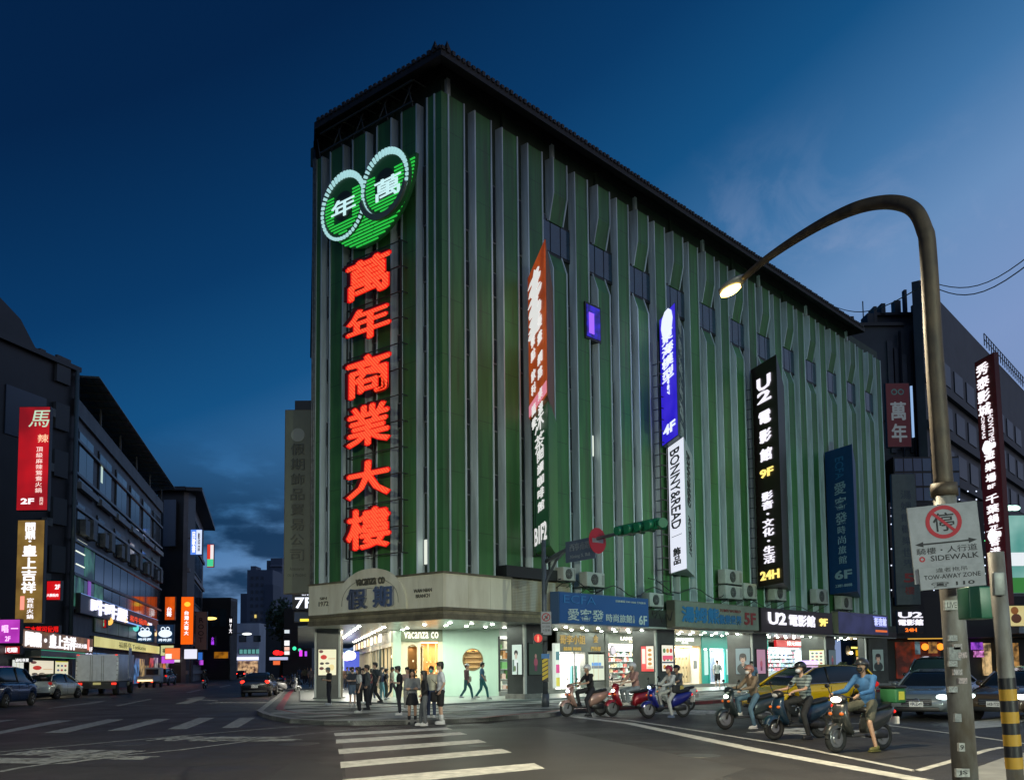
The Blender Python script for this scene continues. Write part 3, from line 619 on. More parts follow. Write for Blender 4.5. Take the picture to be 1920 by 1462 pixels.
# jewellery shop: gold letters on a steel transom
M_TRANS = mat((.20, .21, .19), .25, .4, noise=.3, scale=1); M_GOLD = emat((200, 160, 60), .45)
a, b = sx(1044), sx(1133); zt_ = rt(1090, 1222, -SY)[1]
tr = bx('transom', M_TRANS, shops, a, b, SY - .05, SY + .05, zt_, zc)
txt(tr, '哥李小姐', (a + a + (b - a) * .62) / 2, (zt_ + zc) / 2 + .12, (b - a) * .52, .5, M_GOLD, y=SY - .06); txt(tr, '金', a + (b - a) * .8, (zt_ + zc) / 2 + .2, .45, .42, M_GOLD, y=SY - .06); txt(tr, '門市部', a + (b - a) * .8, zt_ + .2, .9, .25, M_GOLD, y=SY - .06); txt(tr, '鐘錶 眼鏡', a + (b - a) * .3, zt_ + .18, 1.6, .2, M_GOLD, y=SY - .06)
room(shops, a, sx(1098), SY + .1, 2.6, ZF, zt_, mat((.7, .69, .65), .5), 330, (1, .96, .9)); bx('counter', M_WHITE, shops, a + .1, a + 1.1, SY + 1.5, SY + 2, ZF, 1.4); bx('wall_clock', M_BLACK, shops, a + .9, a + 1.1, SY + 2.55, SY + 2.69, 2.0, 2.25)
bx('display_stand', mat((.1, .3, .28), .4), shops, sx(1080), sx(1090), SY + .3, SY + .5, ZF, 1.7); bx('door_frame', M_STEEL, shops, sx(1076), sx(1078), SY - .03, SY + .05, ZF, zt_)
bx('column', M_TRANS, shops, sx(1095), sx(1101), SY - .08, SY + .3, ZF, zt_); poster(shops, sx(1102), sx(1131), .85, zt_ - .12, SY - .05, (205, 212, 190), .85, 'map'); bx('dado', M_TRANS, shops, sx(1101), sx(1133), SY - .02, SY + .3, ZF, .8)
bx('column', M_TRANS, shops, sx(1133), sx(1139), SY - .1, SY + .3, ZF, zc)
# spectacle and shoe shop
a, b = sx(1139), sx(1230); hd = bx('shop_header', mat((.30, .32, .27), .4), shops, a, b, SY - .06, SY + .06, 2.95, zc)
txt(hd, 'LANCHE 鞋', a + (b - a) * .5, 3.28, 2.6, .26, emat((255, 250, 235), 2.2), y=SY - .07); txt(hd, 'SHOES', a + (b - a) * .5, 3.07, .9, .1, emat((255, 240, 200), 1.5), y=SY - .07)
room(shops, a, b, SY + .1, 1.4, ZF, 2.95, mat((.75, .74, .7), .5), 330, (1, .98, .93)); shelves(a + .1, b - .1, SY + .9, ZF + .5, 2.9, 6, shops, 5, [(.75, .72, .66), (.12, .12, .12), (.5, .42, .25), (.25, .35, .3), (.5, .12, .1)], dens=.2)
cw = MB().lathe((a + .55, SY + .02, 2.55), (0, -1, 0), [(0, .3), (.05, .3)], 20).build('wall_clock', M_STEEL, shops); MB().lathe((a + .55, SY - .031, 2.55), (0, -1, 0), [(0, .25), (.01, .25)], 20).build('clock_face', emat((215, 205, 215), .9), cw)
bx('display_table', mat((.5, .42, .36), .5), shops, a + .5, b - .6, SY + .1, SY + .6, ZF, ZF + .35)
# beige shop
a, b = sx(1266), sx(1314); hd = bx('shop_header', mat((.33, .35, .28), .4), shops, a - .6, b, SY - .06, SY + .06, 2.9, zc); txt(hd, 'SHANGMEI', a + (b - a) * .35, 3.3, 2.2, .22, emat((250, 255, 250), 2), y=SY - .07, bold=.05); txt(hd, 'SINCE', a + (b - a) * .35, 3.08, .8, .1, emat((250, 255, 250), 1.6), y=SY - .07)
room(shops, a, b, SY + .1, 1.2, ZF, 2.9, mat((.72, .60, .42), .5), 260, (1, .88, .68))
for i in range(7): bx('display_panel', mat((.62, .50, .33), .5), shops, a + .2 + i * .42, a + .52 + i * .42, SY + .7, SY + .8, ZF + .1, 2.7)
for i in range(18): MB().ell((a + .36 + (i % 6) * .42, SY + .66, .9 + (i // 6) * .6), (.06, .03, .08)).build('pendant', M_BRN, shops)
bx('door_frame', mat((.45, .38, .2), .4), shops, b - .15, b + .02, SY - .04, SY + .08, ZF, 2.9); bx('notice', mat((.3, .3, .3), .4), shops, b - .95, b - .5, SY - .02, SY + .02, 1.4, 1.95)
# teal shop
M_TEAL = mat((.03, .36, .31), .35); a, b = sx(1314.5), sx(1440); bx('shop_header', M_TEAL, shops, a, b, SY - .08, SY + .06, 2.75, zc)
for u0, u1 in ((1314.5, 1319), (1328, 1330), (1358, 1361), (1370, 1376)): bx('door_post', M_TEAL, shops, sx(u0), sx(u1), SY - .05, SY + .08, ZF, 2.75)
for u0, u1 in ((1319, 1328), (1361, 1370)): bx('lit_pane', emat((200, 235, 225), .8), shops, sx(u0) + .01, sx(u1) - .01, SY, SY + .04, 1.0, 2.6); bx('door_panel', M_TEAL, shops, sx(u0) + .01, sx(u1) - .01, SY, SY + .05, ZF, .98)
room(shops, a, sx(1376), SY + .1, 1.6, ZF, 2.75, mat((.72, .74, .75), .4), 330, (.93, .98, 1))
bx('cabinet', mat((.1, .12, .16), .4), shops, sx(1362), sx(1369), SY + 1.2, SY + 1.5, ZF, 2.2)
# white phone shop under the red board
a, b = sx(1437), sx(1516); bx('shop_header', mat((.25, .26, .25), .5), shops, a, b, SY - .06, SY + .06, 3.3, zc); rb = bx('red_board', emat((205, 16, 28), .85), shops, sx(1450), sx(1509), SY - .3, SY - .1, 2.95, 3.45)
txt(rb, '博元眼鏡', (sx(1450) + sx(1509)) / 2 + .4, 3.22, 2.8, .34, emat((250, 235, 230), 1.4), y=SY - .31)
room(shops, a, b, SY + .1, 1.8, ZF, 2.9, mat((.75, .78, .78), .4), 430, (.88, .98, 1)); shelves(a + .1, b - .1, SY + 1.1, ZF + .4, 2.8, 6, shops, 8, [(.75, .76, .78), (.35, .55, .55), (.3, .35, .6), (.6, .6, .65), (.6, .2, .25)], dens=.22)
bx('glass_counter', mat((.6, .68, .7), .2), shops, a + .3, b - .4, SY + .3, SY + .8, ZF, 1.1); bx('door_post', mat((.5, .06, .05), .4), shops, a - .02, a + .15, SY - .06, SY + .1, ZF, 2.95)
# eatery with a lamp and yellow boards
a, b = sx(1566), 49.9; bx('shop_header', mat((.20, .22, .20), .5), shops, a, b, SY - .06, SY + .06, 3.2, zc); room(shops, a, b, SY + .1, 2.2, ZF, 3.2, mat((.10, .10, .09), .5), 60, (1, .85, .6))
yb_ = bx('yellow_board', emat((225, 180, 30), .9), shops, sx(1603), sx(1622), SY - .2, SY - .1, 2.3, 2.8); bx('menu_board', emat((235, 205, 160), .9, noise=6, c2=(190, 90, 40)), shops, sx(1604), sx(1622), SY - .2, SY - .1, 1.5, 2.2)
txt(shops, 'BUBBLE TEA', sx(1600), 3.0, 2.2, .16, emat((250, 225, 110), 2), y=SY - .3); MB().ell((sx(1588), SY - .4, 2.55), (.13, .13, .13)).build('globe_lamp', emat((255, 225, 180), 14), shops)
MB().lathe((sx(1585), SY - .2, 2.75), (0, -1, 0), [(0, .42), (.06, .42)], 18).build('round_sign', mat((.12, .11, .06), .5), shops)
for i in range(6): bx('leaf_box', mat((.06, .10, .05), .7, noise=.5), shops, a + .5 + i * .3, a + .7 + i * .3, SY - .1, SY + .1, ZF, 1.6 + .1 * (i % 3))

# ---- corner jewellery store (frontal wall), mint rendering with an oval shop window
Yw = 49.6; fw = FR(Yw); X = lambda px, yy=Yw: FR(yy).hit(px, 1250).x
cs = thing('corner_shop', 'mint green corner accessory shop with a lit doorway and a round wooden window', 'shop', (0, Yw, 0))
M_MINT = mat((.42, .56, .46), .4, noise=.12, scale=1, stretch=(1, 1, .3)); 
xm0, xm1, xm2, xm3 = X(737), X(752), X(830), X(936)
zl = .2; zh = ZS - .07
bx('wall_panel', M_MINT, cs, xm0, xm1, 0, .5, zl, zh)
hdz = fw.hit(790, 1202).z
hb = bx('shop_header', mat((.15, .17, .10), .4), cs, xm1, xm2, -.02, .4, hdz, zh); txt(hb, 'vacanza co', (xm1 + xm2) / 2 - .02, (hdz + zh) / 2 + .02, 1.75, .34, emat((255, 248, 225), 1.3), y=-.05, bold=.012)
# mint wall with the round window: ring of segments around a hole
cxw, czw, rw = X(886.5), fw.hit(886, 1236).z, .50
N = 32; ring = [(cxw + rw * cos(2 * pi * i / N), czw + rw * 1.08 * sin(2 * pi * i / N)) for i in range(N)]
def outp(i):
    a = 2 * pi * i / N; c, s_ = cos(a), sin(a); tx = (xm3 - cxw) / c if c > 1e-6 else ((xm2 - cxw) / c if c < -1e-6 else 1e9); tz = (zh - czw) / s_ if s_ > 1e-6 else ((zl - czw) / s_ if s_ < -1e-6 else 1e9)
    t_ = min(tx, tz); return (cxw + c * t_, czw + s_ * t_)
cor = [(xm3, zh), (xm2, zh), (xm2, zl), (xm3, zl)]
mb = MB(); vs = [(p[0], 0, p[1]) for p in ring] + [(outp(i)[0], 0, outp(i)[1]) for i in range(N)] + [(p[0], .35, p[1]) for p in ring]
mb.add(vs, [(i, N + i, N + (i + 1) % N, (i + 1) % N) for i in range(N)] + [(i, (i + 1) % N, 2 * N + (i + 1) % N, 2 * N + i) for i in range(N)])
for c_ in cor:                                        # square off the corners
    an = atan2(c_[1] - czw, c_[0] - cxw) % (2 * pi); i = int(an / (2 * pi) * N); mb.add([(outp(i)[0], 0, outp(i)[1]), (c_[0], 0, c_[1]), (outp((i + 1) % N)[0], 0, outp((i + 1) % N)[1])], [(0, 1, 2)])
mb.build('wall_panel', M_MINT, cs); bx('wall_end', M_MINT, cs, xm3 - .02, xm3, .01, 1.2, zl, zh)
MB().tube([(cxw + rw * cos(a), -.01, czw + rw * 1.08 * sin(a)) for a in [2 * pi * i / 32 for i in range(33)]], .035, 6).build('window_frame', mat((.2, .13, .06), .4), cs)
bx('window_niche', mat((.62, .36, .14), .5), cs, cxw - .7, cxw + .7, .5, .55, czw - .7, czw + .7)
for i in range(4): bx('wooden_shelf', mat((.60, .33, .12), .4), cs, cxw - .55, cxw + .55, .2, .5, czw - .42 + i * .26, czw - .37 + i * .26)
area('niche light', (cxw, .12, czw + .60), .9, .2, 40, (1, .72, .4), cs)
# doorway room
room(cs, xm1 + .02, xm2 - .02, .45, 2.6, zl, hdz, mat((.50, .30, .12), .5), 130, (1, .80, .52), mat((.5, .42, .3), .3)); sr0 = random.Random(12); [bx('boxed_goods', mat((sr0.uniform(.2, .7), sr0.uniform(.15, .5), .12), .5), cs, X(766 + i * 6), X(770 + i * 6), 2.4, 2.7, 1.0 + .5 * (i % 3), 1.25 + .5 * (i % 3)) for i in range(9)]
M_CRM = mat((.62, .55, .38), .4)
for u0, u1 in ((752, 764), (782, 788), (821, 830)): bx('door_post', M_CRM, cs, X(u0), X(u1), .05, .3, zl, hdz)
for u0, u1 in ((764, 782), (822, 829)):
    n_ = 12; x0_, x1_ = X(u0), X(u1); r_ = (x1_ - x0_) / 2; z_s = hdz - .15 - r_
    MB().slab([(x0_, hdz), (x0_, z_s)] + [(x0_ + r_ - r_ * cos(pi * i / n_), z_s + r_ * sin(pi * i / n_)) for i in range(1, n_)] + [(x1_, z_s), (x1_, hdz)], .1, .2).build('door_arch', M_CRM, cs)
sr = random.Random(4); MBs = [MB(), MB(), MB()]
for i in range(50): x = sr.uniform(X(766), X(818)); z = zl + .9 + sr.random() ** 2 * 1.0; MBs[i % 3].box(x, x + .07, 1.2, 1.3, z, z + sr.uniform(.04, .14))
for g_, c in zip(MBs, [(255, 235, 190), (255, 200, 120), (230, 160, 80)]): g_.build('displayed_jewellery', emat(c, 1.3), cs, kind='stuff')
bx('counter', M_CRM, cs, X(764), X(818), 1.1, 1.6, zl, zl + .85)
for x in (X(797), X(812)): MB().tube([(x, 1.8, 2.9), (x, 1.8, 2.0)], .02, 6).build('pendant_lamp', emat((255, 190, 100), 2.5), cs)
# side shop windows running away along the side street
sw = thing('arcade_shop_window', 'long glazed shop window receding under the arcade by the side street', 'shop front', (xm0, Yw, 0), heading(SAZ))
L_ = 30
bx('window_base', M_CRM, sw, 0, L_, -.1, .1, .2, .45); bx('window_head', mat((.5, .45, .32), .35), sw, 0, L_, -.12, .1, 2.75, 2.95); bx('upper_wall', mat((.25, .25, .2), .5), sw, 0, L_, -.1, .1, 2.95, ZS - .07)
for i in range(14): bx('mullion', M_CRM, sw, i * 2.15 + .02, i * 2.15 + .14, -.08, .05, .45, 2.75)
bx('room_ceiling', M_CRM, sw, .05, L_, -1.6, -.1, 2.75, 2.8); area('shop light', (L_ / 2, -.8, 2.7), L_ * .9, 1, 320, (1, .82, .55), sw)
bx('inner_wall', mat((.62, .48, .28), .5), sw, .1, L_, -1.55, -1.5, .46, 2.7)
for i in range(10): MB().ell((1.2 + i * 1.3, -.5, 2.1 + .2 * (i % 2)), (.13, .13, .13)).build('globe_lamp', emat((255, 225, 170), 5), sw)
for i in range(9): bx('fascia_sign', emat((250, 200, 150) if i % 2 else (245, 245, 235), 1.3), sw, 1 + i * 3, 2.1 + i * 3, .5, .56, 3.0, 3.42)
for i, (d, h, c) in enumerate([(15, 2.5, (230, 225, 255)), (18, 2.6, (200, 225, 255)), (21, 2.5, (255, 215, 240))]):
    MB().lathe((d, 1.3, h), (1, 0, 0), [(0, .3), (.12, .3)], 18).build('round_lit_sign', emat(c, 2.2), sw)
for i in range(3): bx('hanging_sign', emat([(70, 90, 200), (220, 235, 240), (190, 210, 230)][i], 1.1), sw, 23 + i * 2, 23.1 + i * 2, .3, 1.4, 1.2, 2.9)

# the light the ceiling lamps of the arcade throw down
area('arcade light', (4.2, 4.6, ZS - .12), 3.2, 5, 520, (.88, 1, .86), bld)
for i in range(6): area('arcade light', (10.5 + i * 7.2, 2.2, ZS - .12), 6.4, 2.4, 260, (.92, 1, .9), bld)
for i in range(3): p = V((3.0, 9.5, 0)) + th * (i * 7 + 2); area('arcade light', (p.x, p.y, ZS - .12), 3, 5, 330, (1, .95, .82), bld)
# ================================================================== SIGNS OF THE GREEN BUILDING
# text over the corner
pfL = PL(.80)
def on_left(s, pxa, pxb, yt, yb, m, off=.82, bold=.02, ext=.05, shear=0, name='lettering', parent=None):
    """letters standing on the end front; local frame: x runs left to right as seen from the street"""
    p = PL(off); a = ls(pxa, (yt + yb) / 2, off)[0]; b = ls(pxb, (yt + yb) / 2, off)[0]; zt_ = ls((pxa + pxb) / 2, yt, off)[1]; zb_ = ls((pxa + pxb) / 2, yb, off)[1]
    o = txt(parent, s, (b - a) / 2, (zt_ + zb_) / 2, a - b if a > b else b - a, zt_ - zb_, m, y=0, bold=bold, ext=ext, shear=shear, name=name)
    o.location = (-off, a, 0); o.rotation_euler = (0, 0, -pi / 2)
    # local x now points along -y of the building: from left to right as seen
    for v in o.data.vertices: v.co.x += (a - b) / 2 - (b - a) / 2
    return o
M_BRZ = mat((.10, .09, .06), .4); M_SILV = mat((.35, .36, .42), .22, .8)
cl = thing('shop_lettering', 'silver and bronze letters on the cream fascia of the corner shop', 'lettering', C0, heading(BA))
on_left('vacanza co', 668, 722, 1083, 1096, M_BRZ, .805, parent=cl); on_left('假', 654, 689, 1104, 1141, M_SILV, .81, .025, .12, parent=cl); on_left('期', 703, 738, 1099, 1137, M_SILV, .81, .025, .12, parent=cl)
on_left('WAN NIAN', 776, 810, 1103, 1110, M_BRZ, .725, .01, .02, parent=cl); on_left('BRANCH', 780, 806, 1113, 1120, M_BRZ, .725, .01, .02, parent=cl); on_left('SIN', 600, 613, 1119, 1124, M_BRZ, .725, .01, .02, parent=cl); on_left('1972', 598, 616, 1127, 1136, M_BRZ, .725, .01, .02, parent=cl)

# six red neon characters and their scaffold
neon = thing('neon_sign', 'tall red neon sign of six characters up the narrow end of the green building', 'neon sign', C0, heading(BA))
M_NEON = emat((255, 104, 58), 1.1, stripes=(R(45), 2.6), c2=(222, 12, 8)); M_NRED = emat((225, 16, 8), .9); M_SCAF = mat((.035, .04, .035), .6)
NO = 1.05
M_NBOX = mat((.16, .01, .008), .5)
for ch, yt, yb in zip('萬年商業大樓', (466, 560, 652, 748, 855, 946), (570, 649, 752, 844, 940, 1034)):
    sl_ = (1265 - (yt + yb) / 2) / 1845 * 41; yt += sl_; yb -= sl_
    o = on_left(ch, 651, 731, yt, yb, M_NBOX, NO, .034, .20, name='neon_character', parent=neon)
    on_left(ch, 651, 731, yt + .2, yb - .2, M_NRED, NO + .205, .034, .015, name='neon_outline', parent=neon)
    on_left(ch, 652.5, 729.5, yt + 1.5, yb - 1.5, M_NEON, NO + .232, .016, .03, name='neon_tubing', parent=neon)
ya_, yb__ = ls(640, 700, NO)[0], ls(742, 700, NO)[0]; zA, zB = ls(690, 1040, NO)[1], ls(690, 468, NO)[1]
sc = MB()
for y in (ya_, (ya_ + yb__) / 2, yb__): sc.box(-NO + .3, -NO + .35, y - .025, y + .025, zA, zB)
for i in range(13):
    z = zA + (zB - zA) * i / 12; sc.box(-NO + .3, -NO + .34, yb__, ya_, z - .02, z + .02)
    for y in (ya_, yb__): sc.box(-NO + .3, -.36, y - .02, y + .02, z - .02, z + .02)
sc.build('scaffold', M_SCAF, neon)
# the round sign with two rings
disc = thing('round_neon_sign', 'round green neon sign with two white rings above the red characters', 'neon sign', C0, heading(BA))
def lp(px, py, off): q = ls(px, py, off); return q
cg = lp(704, 378, NO); rg = abs(lp(778, 380, NO)[0] - lp(604, 420, NO)[0]) / 2
botz = lp(650, 476, NO)[1]; cgy, cgz = (lp(778, 380, NO)[0] + lp(606, 420, NO)[0]) / 2, 0
rings = [(lp(648, 388, NO), (lp(605, 400, NO)[0] - lp(688, 372, NO)[0]) / 2, abs(lp(648, 325, NO)[1] - lp(648, 452, NO)[1]) / 2), (lp(729, 347, NO), (lp(686, 360, NO)[0] - lp(774, 335, NO)[0]) / 2, abs(lp(735, 281, NO)[1] - lp(728, 412, NO)[1]) / 2)]
cgz = botz + rg
M_GRN = emat((46, 205, 74), .85); M_GRD = emat((8, 42, 14), .8); M_WNE = emat((176, 226, 228), .85); M_PLATE = mat((.03, .04, .03), .6)
def circ(cy_, cz_, ry, rz, n=40): return [(cy_ + ry * cos(2 * pi * i / n), cz_ + rz * sin(2 * pi * i / n)) for i in range(n)]
czr = rings[0][0][1]
MB().side([(cgy + rg * cos(a), min(cgz + rg * sin(a), czr + (.9 if cos(a) < -.8 else 0))) for a in [2 * pi * i / 48 for i in range(48)]], -NO + .05, -NO + .2).build('backing_disc', M_GRD, disc)
bars = MB(); z = cgz - rg + .1
rb_ = random.Random(5)
while z < czr + .8:
    hw = sqrt(max(0, rg * rg - (z - cgz) ** 2)) - .03; y = cgy - hw
    if z > czr: bars.box(-NO - .03, -NO + .02, y, y + .3, z - .028, z + .028); z += .155; continue
    while y < cgy + hw:
        ln = rb_.uniform(.5, 1.4); y2 = min(y + ln, cgy + hw)
        bars.box(-NO - .03, -NO + .02, y, y2 - .06, z - .028, z + .028); y = y2
    z += .155
bars.build('neon_tube_rows', M_GRN, disc, kind='stuff')
bx('red_tube', emat((200, 30, 20), .8), disc, -NO - .05, -NO, cgy - rg * .8, cgy + rg * .7, cgz - rg * .36, cgz - rg * .33)
for i, ((cy_, cz_), ry, rz) in enumerate(rings):
    x0 = -NO - .12 - .1 * i
    MB().side(circ(cy_, cz_, ry, rz), x0, -NO - .04).build('ring_disc', M_GRD, disc)
    rb2 = MB(); z = cz_ - rz * .78
    while z < cz_ + rz * .35:
        hw = ry * .80 * sqrt(max(0, 1 - ((z - cz_) / (rz * .8)) ** 2))
        for s0, s1 in ((-hw, -ry * .42), (ry * .42, hw)) if z > cz_ - rz * .45 else ((-hw, hw),):
            if s1 > s0: rb2.box(x0 - .05, x0 - .01, cy_ + s0, cy_ + s1, z - .028, z + .028)
        z += .15
    rb2.build('neon_tube_rows', M_GRN, disc, kind='stuff')
    mb = MB(); n = 44                                    # white ring, wider on top
    for k in range(n):
        a0, a1 = 2 * pi * (k + .2) / n, 2 * pi * (k + .80) / n; q = [];
        for a in (a0, a1):
            t_ = .90 - .11 * max(0, sin(a)); q.append((cy_ + ry * .99 * cos(a), cz_ + rz * .99 * sin(a))); q.append((cy_ + ry * t_ * cos(a), cz_ + rz * t_ * sin(a)))
        mb.side([q[0], q[1], q[3], q[2]], x0 - .08, x0 - .01)
    mb.build('white_ring_tubes', M_WNE, disc, kind='stuff')
    MB().side(circ(cy_, cz_, ry * .42, rz * .42), x0 - .03, x0 - .005).build('character_plate', M_PLATE, disc)
txt_w = emat((200, 238, 240), 1.0)
on_left('年', 622, 667, 372, 405, txt_w, NO + .17, .012, .04, parent=disc); on_left('萬', 703, 752, 332, 370, txt_w, NO + .27, .006, .04, parent=disc)
MB().side([(rings[1][0][0] + rings[1][1] * 1.02 * cos(a), rings[1][0][1] - .12 + rings[1][2] * sin(a)) for a in [R(195 + 150 * i / 20) for i in range(21)]] + [(rings[1][0][0] + rings[1][1] * .93 * cos(a), rings[1][0][1] + .0 + rings[1][2] * .90 * sin(a)) for a in [R(345 - 150 * i / 20) for i in range(21)]], -NO - .42, -NO - .3).build('dark_crescent', mat((.16, .20, .15), .5), disc)
sc = MB()
for i in range(9):
    y = cgy - rg + i * rg / 4; z0_, z1_ = cgz + rg * .62, cgz + rg * 1.0
    sc.tube([(-1.2, y, z0_), (-1.0, y + .5 * (-1) ** i, z1_)], .035, 4); sc.box(-1.2, -.4, y - .02, y + .02, z1_ - .02, z1_ + .02)
sc.box(-1.25, -1.17, cgy - rg, cgy + rg, cgz + rg * .98, cgz + rg * 1.0); sc.box(-1.25, -1.17, cgy - rg, cgy + rg, cgz + rg * .68, cgz + rg * .70); sc.build('scaffold', M_SCAF, disc)

# cream vertical board off the side street wall
vs_, w, h = panel(FR(48.6), 533, 583, 768, 1113, .35, mat((.16, .17, .11), .5, noise=.2, scale=1), mat((.10, .075, .04), .5), 'vertical_sign', 'tall unlit cream sign board with raised characters left of the green building', 'sign')
M_REL = mat((.06, .065, .045), .4, .2)
for i, ch in enumerate('假期飾品貿易公司'): txt(vs_, ch, w * .5, h * (1 - .218 - i * .082), w * .52, h * .062, M_REL, ext=.06, bold=.01)
MB().lathe((w * .5, -.03, h * .86), (0, -1, 0), [(0, w * .26), (.03, w * .26)], 20).build('round_emblem', mat((.3, .31, .24), .4), vs_)
txt(vs_, 'Accessories', w * .5, h * .135, w * .55, .16, M_REL, ext=.02); txt(vs_, 'CO. & TRADING', w * .5, h * .10, w * .7, .14, M_REL, ext=.02)
bx('bracket', M_SCAF, vs_, w, w + 1.2, .1, .2, h - .6, h - .5); bx('bracket', M_SCAF, vs_, w, w + 1.2, .1, .2, .6, .7); bx('top_box', M_BLACK, vs_, w * .35, w + .4, .1, .5, h + .0, h + .5)
s7, w, h = panel(FR(56), 548, 592, 1113, 1142, .3, mat((.01, .01, .015), .4), M_BLACK, 'lit_sign', 'black sign reading 7F below the tall cream board', 'sign'); txt(s7, '7F', w * .5, h * .42, w * .75, h * .7, emat((235, 240, 255), 1.5)); txt(s7, '公司', w * .6, h * .94, w * .4, h * .1, emat((235, 240, 255), 1.2))
s8, w, h = panel(FR(57), 551, 590, 1146, 1166, .3, mat((.02, .06, .16), .4), M_BLACK, 'shop_sign', 'dark blue board under the 7F sign', 'sign'); bx('lit_stripe', emat((235, 215, 60), 1.4), s8, w * .3, w * .8, -.03, -.021, .05, .2)

# prism signs standing out from the long front
def prism_sign(pa, pe, pb, yt, yb, az_, name, label, mface, mside, parts_w=None):
    A = PR(.6).hit(pa, 1000); d = azv(az_)
    # outer edge E = A - L*d seen at column pe
    u = (pe - 960) / FPX; r_ = ray(pe, 900); k = r_.x / r_.y
    L = (A.x - k * A.y) / (d.x - k * d.y); E = A - d * L; B = PR(.6).hit(pb, 1000)
    ze = lambda py, px=pe: (lambda q: CAMH + q.z * (E.y / q.y))(ray(px, py))
    zt_, zb_ = ze(yt), ze(yb)
    t = thing(name, label, 'sign', (A.x, A.y, zb_), 0)
    pts = [(0, 0), (E.x - A.x, E.y - A.y), (B.x - A.x, B.y - A.y)]
    fa = atan2(E.y - A.y, E.x - A.x); fl = (E - A).to_2d().length; sa = atan2(B.y - E.y, B.x - E.x); sl_ = (B - E).to_2d().length
    return t, pts, zt_ - zb_, fa, fl, sa, sl_, E - A
def on_face(o, off, ang):
    if o is None: return
    o.rotation_euler = (0, 0, ang); o.location = off; return o
M_CASE = mat((.06, .065, .07), .5)
for k in range(1): pass
# orange and green pair
t, pts, h, fa, fl, sa, sn, E = prism_sign(996, 1029, 1043, 447, 740, -9, 'projecting_sign', 'orange sign box with white lit brush shapes above the green cafe sign', None, None)
MB().prism(pts, 0, h).build('casing', mat((.34, .13, .045), .5, noise=.2), t)
on_face(bx('face_panel', emat((205, 86, 24), .55, noise=1, c2=(160, 58, 14)), t, .03, fl - .03, -.03, -.005, .03, h - .03), (0, 0, 0), fa)
wj = emat((235, 235, 232), .85)
mbx = MB(); rj = random.Random(9)
for i in range(9): mbx.slab([(fl * (.42 + .42 * r_ * cos(a)) , h * (.90 - i * .045) + .36 * r_ * sin(a)) for a, r_ in [(2 * pi * q / 12, rj.uniform(.35, 1.0)) for q in range(12)]][::-1], -.055 - i * .003, -.03)
on_face(mbx.build('white_brush_shape', wj, t), (0, 0, 0), fa)
for j, (u, s_) in enumerate(((.68, '漫畫 網路 桌遊'), (.3, '餐點 飲料 簡餐'))):
    z = h * (.53 if j == 0 else .49)
    for ch in s_:
        if ch != ' ': on_face(txt(t, ch, fl * u, z, fl * .24, .46, wj, y=-.035, ext=.03, bold=.0), (0, 0, 0), fa)
        z -= .62 if ch != ' ' else .3
on_face(bx('pink_strip', emat((235, 140, 160), .8), t, .05, fl - .05, -.05, -.031, .12, .62), (0, 0, 0), fa)
t, pts, h, fa, fl, sa, sn, E = prism_sign(1003, 1030, 1047, 742, 1022, -9, 'projecting_sign', 'green cafe sign with thin white characters hanging below the orange sign', None, None)
MB().prism(pts, 0, h).build('casing', mat((.09, .30, .05), .5, noise=.15), t)
on_face(bx('face_panel', emat((12, 62, 34), .5), t, .03, fl - .03, -.03, -.005, .03, h - .03), (0, 0, 0), fa)
for i, ch in enumerate('沐茶'): on_face(txt(t, ch, fl * .45, h * (.90 - i * .145), fl * .62, h * .125, wj, y=-.035, bold=0), (0, 0, 0), fa)
for i, ch in enumerate('閱讀咖啡館'): on_face(txt(t, ch, fl * .5, h * (.66 - i * .088), fl * .42, h * .07, wj, y=-.035, bold=.01), (0, 0, 0), fa)
on_face(txt(t, 'B1F2', fl * .45, .75, fl * .8, .8, wj, y=-.035), (0, 0, 0), fa)
# violet / white pair
t, pts, h, fa, fl, sa, sn, E = prism_sign(1246, 1274, 1291, 566, 816, -9, 'projecting_sign', 'bright blue violet model shop sign reading 4F above the white accessory sign', None, None)
MB().prism(pts, 0, h).build('casing', mat((.02, .05, .07), .5), t)
on_face(bx('face_panel', emat((62, 44, 215), .95, noise=.35, c2=(28, 10, 190)), t, .05, fl - .05, -.03, -.005, .05, h - .05), (0, 0, 0), fa)
wv = emat((225, 232, 255), 1.15)
on_face(MB().slab([(fl * (.5 + .36 * cos(a)), h * .905 + .75 * sin(a)) for a in [2 * pi * i / 10 for i in range(10)]][::-1], -.06, -.031).build('white_emblem', wv, t), (0, 0, 0), fa)
for i, ch in enumerate('東海模型'): on_face(txt(t, ch, fl * .5, h * (.80 - i * .095), fl * .68, h * .082, wv, y=-.035, bold=.02), (0, 0, 0), fa)
on_face(txt(t, '1987', fl * .5, h * .425, h * .05, fl * .4, wv, y=-.035, rot=1), (0, 0, 0), fa); on_face(txt(t, '4F', fl * .5, h * .10, fl * .75, h * .075, wv, y=-.035, bold=.03), (0, 0, 0), fa)
sm_ = mat((.45, .47, .45), .5)
z = h * .95
for ch in '模型・遙控・玩具・工具・噴罐・電玩': on_face(txt(t, ch, sn * .42, z, sn * (.42 if ch != '・' else .1), .36 if ch != '・' else .1, sm_, y=-.01), E, sa); z -= h * .056
t, pts, h, fa, fl, sa, sn, E = prism_sign(1254, 1284, 1302, 818, 1066, -9, 'projecting_sign', 'white lit accessory sign with black sideways lettering below the violet sign', None, None)
MB().prism(pts, 0, h).build('casing', mat((.5, .52, .5), .5), t)
on_face(bx('face_panel', emat((228, 232, 246), .98), t, .03, fl - .03, -.03, -.005, .03, h - .03), (0, 0, 0), fa)
ink = mat((.01, .01, .012), .5)
